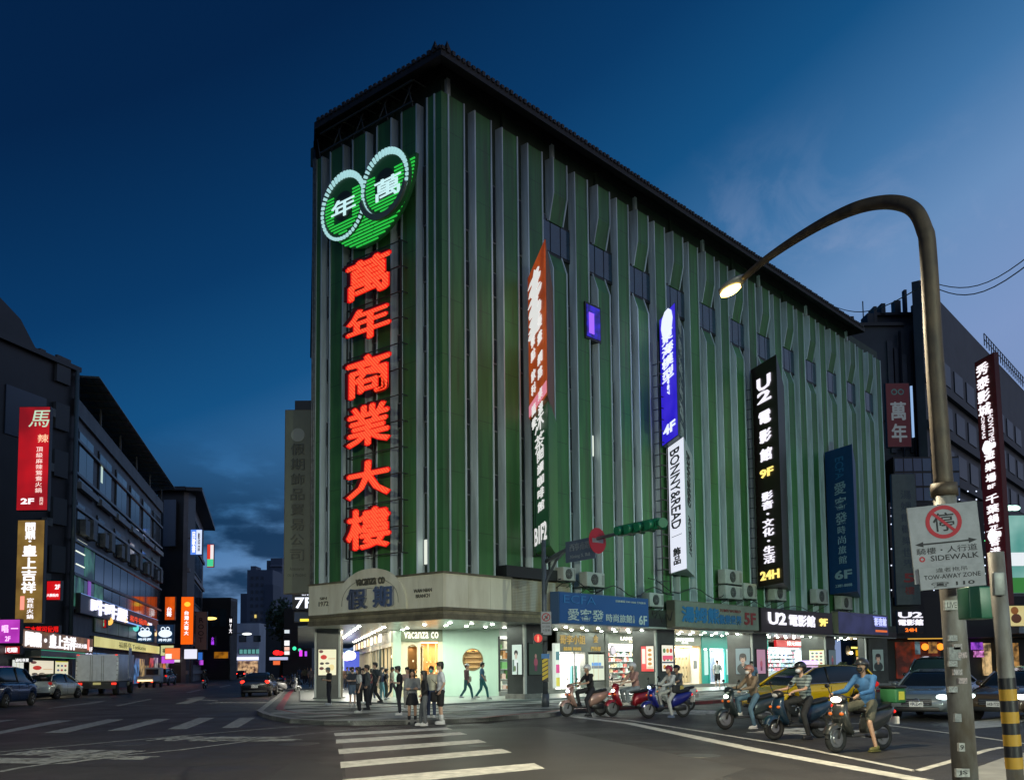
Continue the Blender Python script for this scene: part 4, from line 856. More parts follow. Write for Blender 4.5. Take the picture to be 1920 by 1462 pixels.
on_face(txt(t, 'BONNY&READ', fl * .5, h * .64, fl * .56, h * .62, ink, y=-.035, rot=1, bold=.03), (0, 0, 0), fa); on_face(txt(t, '飾品', fl * .5, h * .12, fl * .42, h * .13, ink, y=-.035, vert=True), (0, 0, 0), fa); on_face(bx('divider', ink, t, fl * .2, fl * .8, -.035, -.03, h * .275, h * .279), (0, 0, 0), fa)
on_face(txt(t, 'BONNY&READ', sn * .42, h * .72, sn * .36, h * .42, ink, y=-.01, rot=1, bold=.02), E, sa); on_face(txt(t, 'ACCESSORY', sn * .42, h * .28, sn * .3, h * .3, ink, y=-.01, rot=1, bold=0), E, sa)
# cinema board
t, pts, h, fa, fl, sa, sn, E = prism_sign(1416, 1463, 1479, 664, 1092, -14, 'projecting_sign', 'tall near black cinema board with white characters and yellow 24H', None, None)
MB().prism(pts, 0, h).build('casing', mat((.035, .014, .012), .4), t)
wq_ = emat((246, 242, 255), 1.05); yq = emat((255, 226, 120), 1.25)
def onf(s, z, w, hh, m, **k): on_face(txt(t, s, fl * .52, h * z, fl * w, h * hh, m, y=-.01, ext=.04, **k), (0, 0, 0), fa)
onf('U', .905, .52, .06, wq_, bold=.08); onf('2', .845, .52, .05, wq_, bold=.08)
for i, ch in enumerate('電影館'): onf(ch, .75 - i * .084, .42, .055, wq_, bold=.03)
onf('9F', .50, .5, .038, yq, bold=.04)
for i, ch in enumerate('影音・文化・生活'): onf(ch, .395 - i * .040, .40 if ch != '・' else .08, .036 if ch != '・' else .008, wq_, bold=.02)
onf('24H', .045, .7, .04, yq, bold=.04)
# blue hotel board
t, pts, h, fa, fl, sa, sn, E = prism_sign(1552, 1600, 1609, 832, 1108, -22, 'projecting_sign', 'unlit blue hotel board reading 6F beyond the cinema board', None, None)
MB().prism(pts, 0, h).build('casing', mat((.012, .06, .19), .45, noise=.15), t); pale = mat((.30, .42, .52), .5)
def onf2(s, z, w, hh, m, **k): on_face(txt(t, s, fl * .52, h * z, fl * w, h * hh, m, y=-.01, **k), (0, 0, 0), fa)
onf2('ECFA', .86, .3, .15, mat((.03, .16, .36), .4), rot=1, bold=0)
for i, ch in enumerate('愛客發'): onf2(ch, .72 - i * .105, .42, .085, pale, bold=.01)
for i, ch in enumerate('時尚旅館'): onf2(ch, .43 - i * .068, .28, .055, pale, bold=0)
onf2('6F', .125, .62, .062, pale, bold=.03); onf2('2381-8888', .05, .6, .02, pale, bold=0)
# cable ladders beside the signs
for px_, y0_, y1_ in ((1232, 640, 1110), (1408, 700, 1100), (1000, 620, 1040)):
    t_, zt2 = rt(px_, y0_, .9); zb2 = rt(px_, y1_, .9)[1]; ld = thing('cable_ladder', {1232: 'dark cable ladder up the front beside the violet sign', 1408: 'dark cable ladder up the front beside the cinema board', 1000: 'dark cable ladder up the front behind the green cafe sign'}[px_], 'ladder', p8(t_, -.9), heading(BA))
    for x in (0, .75): bx('rail', M_SCAF, ld, x, x + .05, -.03, .03, zb2, zt2)
    rg_ = MB(); n = int((zt2 - zb2) / .62)
    for i in range(n): rg_.box(0, .75, -.02, .02, zb2 + i * .62, zb2 + i * .62 + .04); rg_.box(.35, .39, 0, .55, zb2 + i * .62, zb2 + i * .62 + .03)
    rg_.build('rungs', M_SCAF, ld, kind='stuff')

# boards over the arcade
def front_board(p0, p1, yt, yb, off, face, case, name, label, thick=.5):
    P = PR(off); A, B = P.hit(p0, 1150), P.hit(p1, 1150); zt_ = P.hit(p0, yt[0]).z; zb_ = P.hit(p0, yb[0]).z
    return sign_at(A, B, zb_, zt_, thick, face, case, name, label, 'sign')
t, w, h = front_board(1048, 1216, (1108, 1122), (1168, 1170), 1.25, mat((.008, .075, .25), .4), mat((.05, .1, .2), .5), 'shop_board', 'unlit blue hotel board reading 6F over the arcade beside the louvres')
pw = mat((.50, .54, .52), .5); txt(t, 'ECFA', w * .21, h * .78, w * .33, h * .26, mat((.03, .17, .42), .4), bold=-.01)
txt(t, '愛客發', w * .27, h * .30, w * .38, h * .38, pw, bold=.01); txt(t, '時尚旅館', w * .64, h * .25, w * .30, h * .27, pw, bold=.01); txt(t, '6F', w * .92, h * .23, w * .1, h * .33, pw, bold=.02); txt(t, '台北館', w * .81, h * .25, w * .02, h * .26, pw, vert=True, bold=0); txt(t, '訂房專線 2381-8888 全年無休', w * .78, h * .83, w * .36, h * .08, pw, bold=0)
t, w, h = front_board(1265, 1422, (1124, 1140), (1175, 1178), 1.15, mat((.20, .215, .17), .5, noise=.25, scale=2), mat((.12, .11, .08), .5), 'shop_board', 'dirty cream board with blue characters and a red 5F over the arcade')
txt(t, '湯姆熊', w * .28, h * .5, w * .42, h * .58, mat((.01, .14, .32), .5), bold=.035); txt(t, '歡樂世界', w * .63, h * .38, w * .27, h * .36, mat((.01, .12, .28), .5), bold=.03); txt(t, '5F', w * .88, h * .47, w * .15, h * .5, mat((.22, .02, .02), .5), bold=.08); txt(t, "TOM'S WORLD", w * .63, h * .74, w * .26, h * .12, mat((.2, .03, .03), .5), bold=.01)
t, w, h = front_board(1426, 1560, (1138, 1146), (1184, 1186), 1.1, mat((.016, .008, .014), .35), M_BLACK, 'shop_board', 'black cinema board with white lit characters and yellow 9F over the arcade')
txt(t, 'U2', w * .20, h * .58, w * .23, h * .52, wq_, bold=.07, ext=.06); txt(t, '電影館', w * .54, h * .56, w * .36, h * .5, wq_, bold=.016, ext=.06); txt(t, '9F', w * .85, h * .55, w * .12, h * .36, yq, bold=.04, ext=.06)
t, w, h = front_board(1571, 1664, (1145, 1150), (1187, 1190), 1.0, emat((58, 62, 110), .5, noise=.6, c2=(38, 40, 76)), mat((.2, .18, .12), .5), 'led_board', 'long dim violet screen glowing blue at its right end over the arcade')
for i in range(5): bx('glowing_line', emat((150, 160, 255), 1.0 - .1 * i), t, w * (.68 + .01 * i), w * .96, -.03, -.021, h * (.86 - .11 * i), h * (.90 - .11 * i))
bx('glowing_line', emat((230, 110, 50), .9), t, w * .72, w * .97, -.03, -.021, h * .16, h * .26)
txt(t, '影音館', w * .83, h * .66, w * .25, h * .38, emat((200, 205, 255), 1.1), bold=.02)

# air conditioner units
def ac(px0, px1, yt, yb, label, off=1.15, fan=True, c=(.42, .42, .38)):
    P = PR(off); A, B = P.hit(px0, 1100), P.hit(px1, 1100); zt_, zb_ = P.hit(px0, yt).z, P.hit(px0, yb).z; w = (B - A).length; h = zt_ - zb_
    t = thing('air_conditioner', label, 'air conditioner', (A.x, A.y, zb_), heading(BA), 'outdoor units over the arcade'); M = mat(c, .5, noise=.2, scale=3)
    MB().rbox(0, w, 0, .5, 0, h, .03).build('casing', M, t); cx_ = w * .42; r_ = h * .38
    MB().lathe((cx_, -.001, h * .5), (0, -1, 0), [(0, r_), (.03, r_), (.035, r_ * .9)], 20).build('fan_recess', M_BLACK, t)
    g = MB()
    for q in (.3, .55, .8, 1): g.tube([(cx_ + r_ * q * cos(a), -.045, h * .5 + r_ * q * sin(a)) for a in [2 * pi * i / 18 for i in range(19)]], .008, 4, False)
    for i in range(8): a = pi * i / 4; g.tube([(cx_, -.045, h * .5), (cx_ + r_ * cos(a), -.045, h * .5 + r_ * sin(a))], .008, 4)
    g.build('fan_guard', mat((.2, .2, .19), .5), t); bx('side_grille', mat((.25, .25, .23), .5), t, w * .84, w * .96, -.012, -.001, h * .15, h * .85)
    br = MB(); 
    for x in (.1, w - .15): br.box(x, x + .05, -.05, 1.1, -.06, -.01); br.tube([(x + .02, .0, -.05), (x + .02, 1.1, -.6)], .02, 4)
    br.build('bracket', M_SCAF, t); return t
for a in [(1057, 1080, 1062, 1087, 'cream outdoor unit on the left above the blue 6F board'), (1101, 1134, 1071, 1098, 'grey outdoor unit on the right above the blue 6F board'), (1218, 1244, 1110, 1136, 'outdoor unit between the blue board and the dirty cream board'),
          (1361, 1392, 1066, 1093, 'upper of the two stacked outdoor units left of the cinema board'), (1361, 1392, 1096, 1121, 'lower of the two stacked outdoor units left of the cinema board'), (1396, 1419, 1092, 1121, 'outdoor unit with a big black fan beside the stacked pair'),
          (1453, 1474, 1096, 1124, 'dim outdoor unit just below the foot of the cinema board'), (1531, 1552, 1103, 1130, 'dark outdoor unit left of the blue vertical hotel board'), (1577, 1597, 1116, 1141, 'dark outdoor unit under the blue vertical hotel board')]: ac(*a)
cb = MB()
for k, (a, b, z) in enumerate([(1048, 1262, 5.6), (1216, 1420, 5.9), (1400, 1640, 5.4), (1222, 1262, 4.4)]):
    A, B = PR(1.0).hit(a, 1100), PR(1.0).hit(b, 1100); cb.tube([(A.x + (B.x - A.x) * i / 16, A.y + (B.y - A.y) * i / 16, z + .25 * sin(i * 1.1 + k) - .3 * sin(pi * i / 16)) for i in range(17)], .025, 5)
cb.build('cable_bundle', M_BLACK, None, label='sagging black cables strung along the wall over the shop boards', cat='cable')

# ================================================================== STREET FURNITURE
# lamp with the long curved arm, near right
lb = FR(12); Pb = lb.hit(1806, 1400); Pt = lb.hit(1737, 470)
bxx = Pb.x; lean = (Pt.x - Pb.x) / (Pt.z - Pb.z)
M_POLE = mat((.17, .165, .16), .6, .1, noise=.5, scale=4, stretch=(1, 1, .4), c2=(.085, .07, .055), bump=.4); M_RUST = mat((.085, .06, .038), .6, .2, noise=.55, scale=5, stretch=(1, 1, .5), c2=(.035, .026, .02), bump=.4)
base = V((bxx - Pb.z * lean, 12, 0)); lamp = thing('street_lamp', 'tall lit street lamp with a rusty curved arm reaching left', 'street lamp', base)
top = Pt - base; z1 = 3.75
MB().tube([(0, 0, 0), (lean * z1, 0, z1)], [.150, .135], 20).build('lower_pole', M_POLE, lamp)
HD = FR(15).hit(1388, 532) - base
arm = [V((lean * z1, 0, z1)), V((lean * 5.4, 0, 5.4))]
for px, py, Y in [(1740, 470, 12), (1733, 430, 12.02), (1717, 397, 12.1), (1690, 382, 12.25), (1650, 380, 12.5), (1600, 392, 12.8), (1540, 420, 13.3), (1480, 456, 13.9), (1430, 491, 14.4), (1395, 521, 14.85)]:
    arm.append(FR(Y).hit(px, py) - base)
rr0 = [.118, .112, .105, .103, .10, .098, .092, .085, .072, .062, .055, .045]; sm_a, sm_r = [], []
for i in range(len(arm) - 1):                         # smooth curve through the points
    p0, p1, p2, p3 = arm[max(i - 1, 0)], arm[i], arm[i + 1], arm[min(i + 2, len(arm) - 1)]
    for k in range(6):
        t_ = k / 6; sm_a.append(((2 * p1) + (p2 - p0) * t_ + (2 * p0 - 5 * p1 + 4 * p2 - p3) * t_ ** 2 + (3 * p1 - p0 - 3 * p2 + p3) * t_ ** 3) * .5); sm_r.append(rr0[i] + (rr0[i + 1] - rr0[i]) * t_)
sm_a.append(arm[-1]); sm_r.append(rr0[-1])
MB().tube(sm_a, sm_r, 18).build('curved_arm', M_RUST, lamp)
MB().tube([(lean * 3.7, 0, 3.7), (lean * 3.86, 0, 3.86)], .16, 20).build('collar', M_RUST, lamp); MB().tube([(0, 0, -.02), (0, 0, .12)], [.26, .22], 18).build('base_flange', M_RUST, lamp)
E0, E1 = FR(14.85).hit(1400, 520) - base, FR(15.3).hit(1350, 553) - base; dd = (E1 - E0)
hdm = MB(); hdm.ell(E0 + dd * .5 + V((0, 0, .035)), (dd.length * .55, .14, .07), Euler((0, math.asin(-dd.z / dd.length) , atan2(dd.y, dd.x)))); hdm.build('lamp_housing', mat((.25, .25, .24), .4, .3), lamp)
lens = MB(); lens.ell(E0 + dd * .60 + V((0, 0, -.045)), (dd.length * .36, .11, .05), Euler((0, math.asin(-dd.z / dd.length), atan2(dd.y, dd.x)))); lens.build('lamp_lens', emat((255, 214, 120), 12), lamp)
pl_ = bpy.data.lights.new('street lamp light', 'SPOT'); pl_.energy = 3800; pl_.color = (1, .86, .58); pl_.spot_size = R(165); pl_.spot_blend = .5; pl_.shadow_soft_size = .12
po = bpy.data.objects.new('street lamp light', pl_); COL.objects.link(po); po.parent = lamp; po.location = E0 + dd * .6 + V((0, 0, -.14))
# lamp copies added out of view to brighten the green building
def lamp_copy(loc, rz, e, lb_, aim=None, colr=(1, 1, 1), spot=120):
    c = copytree(lamp); c.location = loc; c.rotation_euler = (0, 0, rz); c['label'] = lb_
    for o in list(c.children):
        if o.type == 'LIGHT':
            o.data = o.data.copy(); o.data.energy = e
            if aim: o.data.color = colr; d_ = V(aim) - (V(loc) + Matrix.Rotation(rz, 3, 'Z') @ o.location); q_ = Matrix.Rotation(-rz, 3, 'Z') @ d_.to_track_quat('-Z', 'Y').to_matrix(); o.rotation_euler = q_.to_euler(); o.data.spot_blend = .8; o.data.spot_size = R(spot)
lamp_copy((25.5, 30, 0), R(8), 10000, 'added copy of the street lamp, out of view to the right, lighting the green front', (19, 58, 1), (.50, 1, .78), 140)  # added lamp; its green tint stands in for teal glow on the front
lamp_copy((-14, -7, 0), R(-100), 23000, 'added copy of the street lamp behind the viewer, lighting the green front, left one', (-8, 46, -21), (.96, .98, .74), 100)
lamp_copy((13, -12, 0), R(-80), 25000, 'added copy of the street lamp behind the viewer, lighting the green front, right one', (8, 50, -23), (.86, 1, .78), 100)
# plates on the pole
A, B = FR(11.80).hit(1713, 1030), FR(11.65).hit(1846, 1005)
pA, pB = ray(1713, 1035), ray(1842, 1010)
YA = 11.72; wA = FR(YA).hit(1713, 1040); YB = 11.5; wB = FR(YB).hit(1845, 1010)
M_PLW = mat((.25, .26, .29), .4, noise=.2, scale=8, spec=.6); M_PRED = mat((.30, .015, .025), .4); M_INK = mat((.012, .012, .014), .4)
zt_, zb_ = FR(11.6).hit(1775, 948).z, FR(11.6).hit(1780, 1094).z
t, w, h = sign_at(wA, wB, zb_, zt_, .02, M_PLW, M_GALV, 'no_parking_plate', 'white no parking plate with a red ring and a double arrow on the lamp pole', 'road sign', frame=.004)
t.rotation_euler[1] = R(-3.5)
def ringm(cx_, cz_, r0, r1, y, m, par, n=32, name='red_ring'):
    mb = MB(); mb.add([(cx_ + r0 * cos(2 * pi * i / n), y, cz_ + r0 * sin(2 * pi * i / n)) for i in range(n)] + [(cx_ + r1 * cos(2 * pi * i / n), y, cz_ + r1 * sin(2 * pi * i / n)) for i in range(n)], [(i, (i + 1) % n, n + (i + 1) % n, n + i) for i in range(n)]); return mb.build(name, m, par)
txt(t, '停', w * .5, h * .77, w * .30, h * .24, M_INK, y=-.021, bold=.01, ext=.001); ringm(w * .5, h * .77, h * .165, h * .215, -.024, M_PRED, t)
a = h * .18; MB().slab([(w * .5 - a * .75, h * .77 + a * .62), (w * .5 - a * .62, h * .77 + a * .78), (w * .5 + a * .75, h * .77 - a * .62), (w * .5 + a * .62, h * .77 - a * .78)][::-1], -.0255, -.0245).build('red_bar', M_PRED, t)
MB().slab([(w * .06, h * .505), (w * .18, h * .54), (w * .18, h * .515), (w * .82, h * .515), (w * .82, h * .54), (w * .94, h * .505), (w * .82, h * .47), (w * .82, h * .495), (w * .18, h * .495), (w * .18, h * .47)][::-1], -.023, -.021).build('double_arrow', M_INK, t)
txt(t, '騎樓・人行道', w * .5, h * .415, w * .86, h * .085, M_INK, y=-.021, bold=.005, ext=.001); txt(t, 'SIDEWALK', w * .60, h * .315, w * .68, h * .07, M_INK, y=-.021, bold=.015, ext=.001); ringm(w * .14, h * .315, h * .018, h * .036, -.022, M_PRED, t, 16)
wA2 = FR(11.70).hit(1723, 1088); wB2 = FR(11.5).hit(1846, 1075)
t, w, h = sign_at(wA2, wB2, FR(11.6).hit(1785, 1106).z, FR(11.6).hit(1785, 1064).z, .02, M_PLW, M_GALV, 'tow_away_plate', 'small white tow away zone plate under the no parking plate', 'road sign', frame=.003)
t.location.y -= .035; t.rotation_euler[1] = R(-3.5)
txt(t, '違者拖吊', w * .5, h * .84, w * .48, h * .2, M_INK, y=-.021, bold=0, ext=.001); txt(t, 'TOW-AWAY ZONE', w * .5, h * .55, w * .86, h * .2, M_INK, y=-.021, bold=.02, ext=.001); txt(t, '☎ 110', w * .5, h * .2, w * .66, h * .24, M_INK, y=-.021, bold=.02, ext=.001)
# stickers
for i, (px, py, ww, hh, s_) in enumerate([(1784, 1134, .17, .12, 'LIVE'), (1790, 1225, .14, .16, None), (1796, 1345, .08, .1, None), (1803, 1400, .07, .1, '9'), (1805, 1448, .16, .10, 'JS')]):
    p = FR(11.86).hit(px, py) - base; st = bx('sticker', mat((.35, .35, .34) if s_ else (.2, .21, .22), .6, noise=.5, scale=30), lamp, p.x - ww / 2, p.x + ww / 2, -.152, -.10, p.z - hh / 2, p.z + hh / 2)
    if s_: txt(lamp, s_, p.x, p.z, ww * .7, hh * .6, M_INK, y=-.153, bold=.04, ext=.001)
for k in range(7): p = FR(11.86).hit(1786 + k % 3 * 9, 1195 + k * 16) - base; bx('sticker', mat((.30 + .05 * (k % 3), .31, .32), .7, noise=.7, scale=60, c2=(.1, .1, .1)), lamp, p.x - .05, p.x + .055, -.151 - .001 * k, -.11, p.z - .04, p.z + .03)
# second pole at the right edge with the green cabinet and hazard bands
P2 = FR(10.5); b2 = P2.hit(1897, 1380); t2 = P2.hit(1868, 1050); ln2 = (t2.x - b2.x) / (t2.z - b2.z); bs = V((b2.x - b2.z * ln2, 10.5, 0))
sp = thing('signal_pole', 'grey pole with yellow and black bands and a green cabinet at the right edge', 'pole', bs); zc2 = P2.hit(1868, 1035).z
MB().tube([(0, 0, 0), (ln2 * zc2, 0, zc2)], .085, 16).build('shaft', M_POLE, sp)
for i in range(8):
    z0_ = P2.hit(1888, 1440).z + i * .12; m_ = mat((.36, .20, .015), .6) if i % 2 == 0 else M_INK
    MB().tube([(ln2 * z0_, 0, z0_), (ln2 * (z0_ + .12), 0, z0_ + .12)], .089, 16, False).build('hazard_band', m_, sp)
cA = FR(10.9); a, b = cA.hit(1808, 1100) - bs, cA.hit(1858, 1160) - bs
MB().rbox(a.x, b.x, .3, .6, b.z, a.z, .02).build('cabinet', mat((.01, .09, .05), .45), sp)
MB().rbox(ln2 * 3 - .09, ln2 * 3 + .03, -.13, -.07, 2.35, 2.6, .01).build('meter_box', M_GALV, sp)
# traffic signal mast at the corner
mb_ = G(1023, 1325, .13); mast = thing('traffic_signal_mast', 'grey signal mast on the corner pavement with a long arm carrying green signal heads', 'traffic light', mb_)
Yp = mb_.y; Pm = FR(Yp); zt3 = Pm.hit(1018, 1012).z - .13; lx = (Pm.hit(1019, 1050).x - mb_.x) / 5.6
M_MAST = mat((.13, .15, .16), .45, .3, noise=.3, scale=4)
MB().tube([(0, 0, 0), (0, 0, .5)], .14, 12).build('base', M_MAST, mast); MB().tube([(0, 0, .4), (0, 0, zt3)], [.10, .085], 12).build('pole', M_MAST, mast)
A0 = Pm.hit(1024, 1052) - mb_; YE = 31.2; A1 = FR(YE).hit(1238, 978) - mb_
q = [A0 + (A1 - A0) * (i / 10) + V((0, 0, .35 * sin(pi * min(1, i / 10 * 1.0)) * (1 - i / 10))) for i in range(11)]
MB().tube(q, [.085 - .004 * i for i in range(11)], 10).build('arm', M_MAST, mast)
MB().tube([(0, 0, A0.z - 1.5), (.12, -.1, A0.z - .7), tuple(q[1] + V((.0, 0, -.2))), tuple(q[2])], .05, 8).build('brace', M_MAST, mast)
def along(px):                                       # point of the arm seen at a column
    best = min((abs(q[0].x + 0), 0) for _ in (0,)); 
    bi = min([i / 100 for i in range(101)], key=lambda s_: abs(960 + FPX * ((lambda w_: ((w_ - O).dot(_R)) / (w_ - O).dot(_F))(mb_ + A0 + (A1 - A0) * s_)) - px)); return A0 + (A1 - A0) * bi
a, b = along(1066), along(1120); an = atan2((b - a).y, (b - a).x)
ns = bx('street_name_plate', mat((.09, .12, .17), .4), mast, 0, (b - a).length * 1.0, -.12, -.09, -.35, .42); ns.location = a; ns.rotation_euler = (0, 0, an)
txt(ns, '西寧南路', (b - a).length * .5, .18, (b - a).length * .7, .28, mat((.2, .23, .26), .5), y=-.122, bold=0); txt(ns, 'Xining S. Rd.', (b - a).length * .5, -.18, (b - a).length * .7, .16, mat((.2, .23, .26), .5), y=-.122, bold=0)
c = along(1116); sg = thing('no_entry_sign', 'round red no entry sign with a white bar on the signal mast arm', 'road sign', mb_ + c + V((0, 0, .12)), R(45))
MB().lathe((0, -.1, 0), (0, -1, 0), [(0, .46), (.02, .46)], 28).build('disc', mat((.42, .015, .03), .4), sg); bx('white_bar', M_PLW, sg, -.30, .30, -.126, -.121, -.075, .075)
# horizontal signal heads seen from behind
a, b = along(1162), along(1246); an = atan2((b - a).y, (b - a).x); Ls = (b - a).length; M_SG = mat((.012, .16, .075), .4)
hd_ = thing('signal_light_bank', 'long green horizontal signal housing with round hoods at the end of the mast arm', 'traffic light', mb_ + a, an)
MB().rbox(0, Ls, -.12, .12, -.02, .34, .04).build('housing', M_SG, hd_)
for i in range(4):
    x = Ls * (.12 + .25 * i); MB().tube([(x, .1, .15), (x, .4, .13)], .15, 12, True).build('hood', M_SG, hd_); MB().tube([(x, -.1, .15), (x, -.34, .12)], .15, 12, True).build('hood', M_SG, hd_)
MB().tube([(Ls, 0, .15), (Ls + .25, -.1, .14)], .16, 12).build('hood', M_SG, hd_)
# small plates and the red man
t, w, h = panel(FR(Yp - .2), 1014, 1034, 1146, 1190, .02, M_PLW, M_GALV, 'no_turn_plate', 'small white no turning plate on the signal mast', 'road sign', frame=.01)
ringm(w * .5, h * .76, w * .30, w * .4, -.025, M_PRED, t); MB().slab([(w * .24, h * .66), (w * .3, h * .62), (w * .76, h * .86), (w * .7, h * .9)], -.027, -.0255).build('red_bar', M_PRED, t); txt(t, '↰', w * .5, h * .76, w * .3, w * .36, M_INK, y=-.022, ext=.001)
bx('black_line', M_INK, t, w * .1, w * .9, -.023, -.021, h * .50, h * .53); txt(t, '07-22時', w * .5, h * .36, w * .7, h * .1, M_INK, y=-.021, bold=0, ext=.001); txt(t, '大型車', w * .5, h * .2, w * .7, h * .1, M_INK, y=-.021, bold=0, ext=.001)
t, w, h = panel(FR(Yp - .3), 1000, 1018, 1186, 1206, .2, M_BLACK, M_BLACK, 'pedestrian_signal', 'pedestrian signal showing a red standing figure beside the signal mast', 'traffic light', frame=.0)
MB().lathe((w * .5, -.02, h * .5), (0, -1, 0), [(0, w * .44), (.01, w * .44)], 18).build('lens', emat((200, 12, 12), .9), t); fg = MB(); fg.ell((w * .5, -.04, h * .72), (w * .07, .01, w * .07)); fg.box(w * .42, w * .58, -.05, -.031, h * .38, h * .64); fg.box(w * .43, w * .49, -.05, -.031, h * .2, h * .4); fg.box(w * .51, w * .57, -.05, -.031, h * .2, h * .4); fg.build('red_figure', emat((255, 120, 90), 2), t)
mbp = MB().rbox(-.25, .1, -.3, .0, 2.45, 2.7, .02).build('signal_bracket', M_BLACK, mast)
zb_ = Pm.hit(1024, 1234).z - .13; bx('street_plate', mat((.02, .16, .42), .4), mast, -.14, .17, -.13, -.11, zb_, zb_ + .18)
for i in range(5):
    z0_ = 1.0 + i * .16; mb3 = MB(); mb3.add([(-.11, -.125, z0_), (.11, -.125, z0_ + .12), (.11, -.125, z0_ + .24), (-.11, -.125, z0_ + .12)], [(0, 1, 2, 3)]); mb3.build('hazard_stripe', mat((.65, .45, .02), .5), mast)
bx('hazard_panel', M_INK, mast, -.12, .12, -.12, -.1, .95, 1.95)
# overhead wires
for i, ((x0_, y0_), (x1_, y1_), Y0, Y1) in enumerate([((1565, 575), (1740, 530), 75, 40), ((1740, 533), (1960, 470), 40, 25), ((1740, 527), (1960, 455), 42, 30)]):
    a, b = FR(Y0).hit(x0_, y0_), FR(Y1).hit(x1_, y1_); MB().tube([tuple(a + (b - a) * k / 12 + V((0, 0, -.8 * sin(pi * k / 12)))) for k in range(13)], .02 if Y0 < 50 else .03, 5).build('overhead_wire', M_BLACK, None, label=['thin wire running from the green building roof to the lamp pole', 'lower of the two thin wires right of the lamp pole', 'upper of the two thin wires right of the lamp pole'][i], cat='wire')
# ================================================================== SIDE STREET, LEFT ROW
def wallbox(name, label, cat, plane, p0, p1, z0, z1, depth, m, group=None):
    """a building block whose front lies on a plane between two columns; local x along the front, y into the block"""
    A, B = plane.hit(p0, 1200), plane.hit(p1, 1200); w = sqrt((B.x - A.x) ** 2 + (B.y - A.y) ** 2)
    t = thing(name, label, cat, (A.x, A.y, z0), atan2(B.y - A.y, B.x - A.x), group)
    bx('wall', m, t, 0, w, 0, depth, 0, z1 - z0); return t, w, A, B
D1 = 17.0; SL = SA(D1)
M_CONC = mat((.10, .105, .11), .6, noise=.4, scale=.6, c2=(.05, .052, .055)); M_BLK = mat((.018, .018, .02), .5, noise=.4, scale=.5); M_GLS = glass((.02, .04, .045), .08)
zE = SL.hit(129, 679).z
lb_, w, A, B = wallbox('office_block', 'long dark office block with glazed lower storeys along the left side street', 'building', SL, 129, 297, 0, zE - 2.2, 16, M_CONC)
# roof slab with an open steel canopy
bx('parapet', M_CONC, lb_, -.1, w + .1, -.25, .3, zE - 3.4, zE - 2.1)
cn = MB()
for k in range(9): cn.box(0, w, -1.6 + k * .55, -1.56 + k * .55, zE - .35 - .12 * (8 - k) * 0, zE - .28)
for k in range(22): x = w * k / 21; cn.box(x, x + .1, -1.7, 2.9, zE - .42, zE - .34)
cn.build('canopy_frame', M_SCAF if 'M_SCAF' in globals() else M_BLACK, lb_); bx('canopy_sheet', mat((.03, .10, .10), .3, noise=.3, scale=.5), lb_, 0, w, -1.7, 3, zE - .30, zE - .25)
for k in range(6): bx('canopy_post', M_GALV, lb_, w * k / 5.01, w * k / 5.01 + .12, -.1, .05, zE - 2.1, zE - .4)
hr = zE - 2.2
for i in range(6):                                    # upper storey: big windows between piers
    x0 = w * (i + .12) / 6; x1 = w * (i + .82) / 6
    f = bx('window', M_BLACK, lb_, x0, x1, -.12, 0, hr - 6.2, hr - 2.0); bx('pane', M_GLS, f, x0 + .2, (x0 + x1) / 2 - .05, -.16, -.12, hr - 6.0, hr - 2.2); bx('pane', M_GLS, f, (x0 + x1) / 2 + .05, x1 - .2, -.16, -.12, hr - 6.0, hr - 2.2)
    bx('sill', mat((.2, .21, .21), .5, noise=.4), f, x0 - .4, x1 + .8, -.5, -.12, hr - 6.8, hr - 6.3)
    f = bx('window', M_BLACK, lb_, x0, x1, -.12, 0, hr - 10.2, hr - 7.6); bx('pane', M_GLS, f, x0 + .15, (x0 + x1) / 2, -.15, -.12, hr - 10, hr - 7.8)
    for k in range(2): bx('balcony_box', mat((.16, .165, .16), .6, noise=.5), f, x0 + 1 + k * 3, x0 + 2.6 + k * 3, -.6, -.16, hr - 10.2, hr - 9.0 + .4 * k)
bx('pane', emat((210, 235, 220), .7), lb_, w * .20, w * .215, -.18, -.13, hr - 4.6, hr - 3.2)
# glazed lower storeys
for i in range(12):
    for k in range(4):
        x0 = w * i / 12; z0 = 6.6 + k * 2.6
        if z0 + 2.4 > hr - 10.6: continue
        lit = i < 3 and k < 3
        bx('glass_panel', emat((80, 150, 128), .5, noise=.5, c2=(14, 34, 34)) if lit and (i + k) % 2 == 0 else M_GLS, lb_, x0 + .12, x0 + w / 12 - .12, -.15, -.02, z0 + .08, z0 + 2.45)
for k in range(6): bx('floor_band', mat((.05, .055, .06), .4), lb_, 0, w, -.3, -.02, 6.4 + k * 2.6, 6.6 + k * 2.6)
for x, z, ww in ((1.2, 11.8, 3.5), (1.0, 9.9, 3), (.8, 10.9, 3.2)): bx('ceiling_light', emat((235, 245, 225), 1.2), lb_, x, x + ww, -.2, -.151, z, z + .08)
bx('lit_curtain', emat((150, 90, 200), .6), lb_, 5.6, 6.6, -.2, -.152, 7.2, 9.0)
# black corner block in front of it
cb_p = Pl((A.x, A.y), 14); MB_ = None
tk = thing('corner_block', 'black corner building at the left edge carrying a tall red and a tall bronze sign', 'building', (A.x, A.y, 0), atan2(cb_p.d.y, cb_p.d.x) + pi)
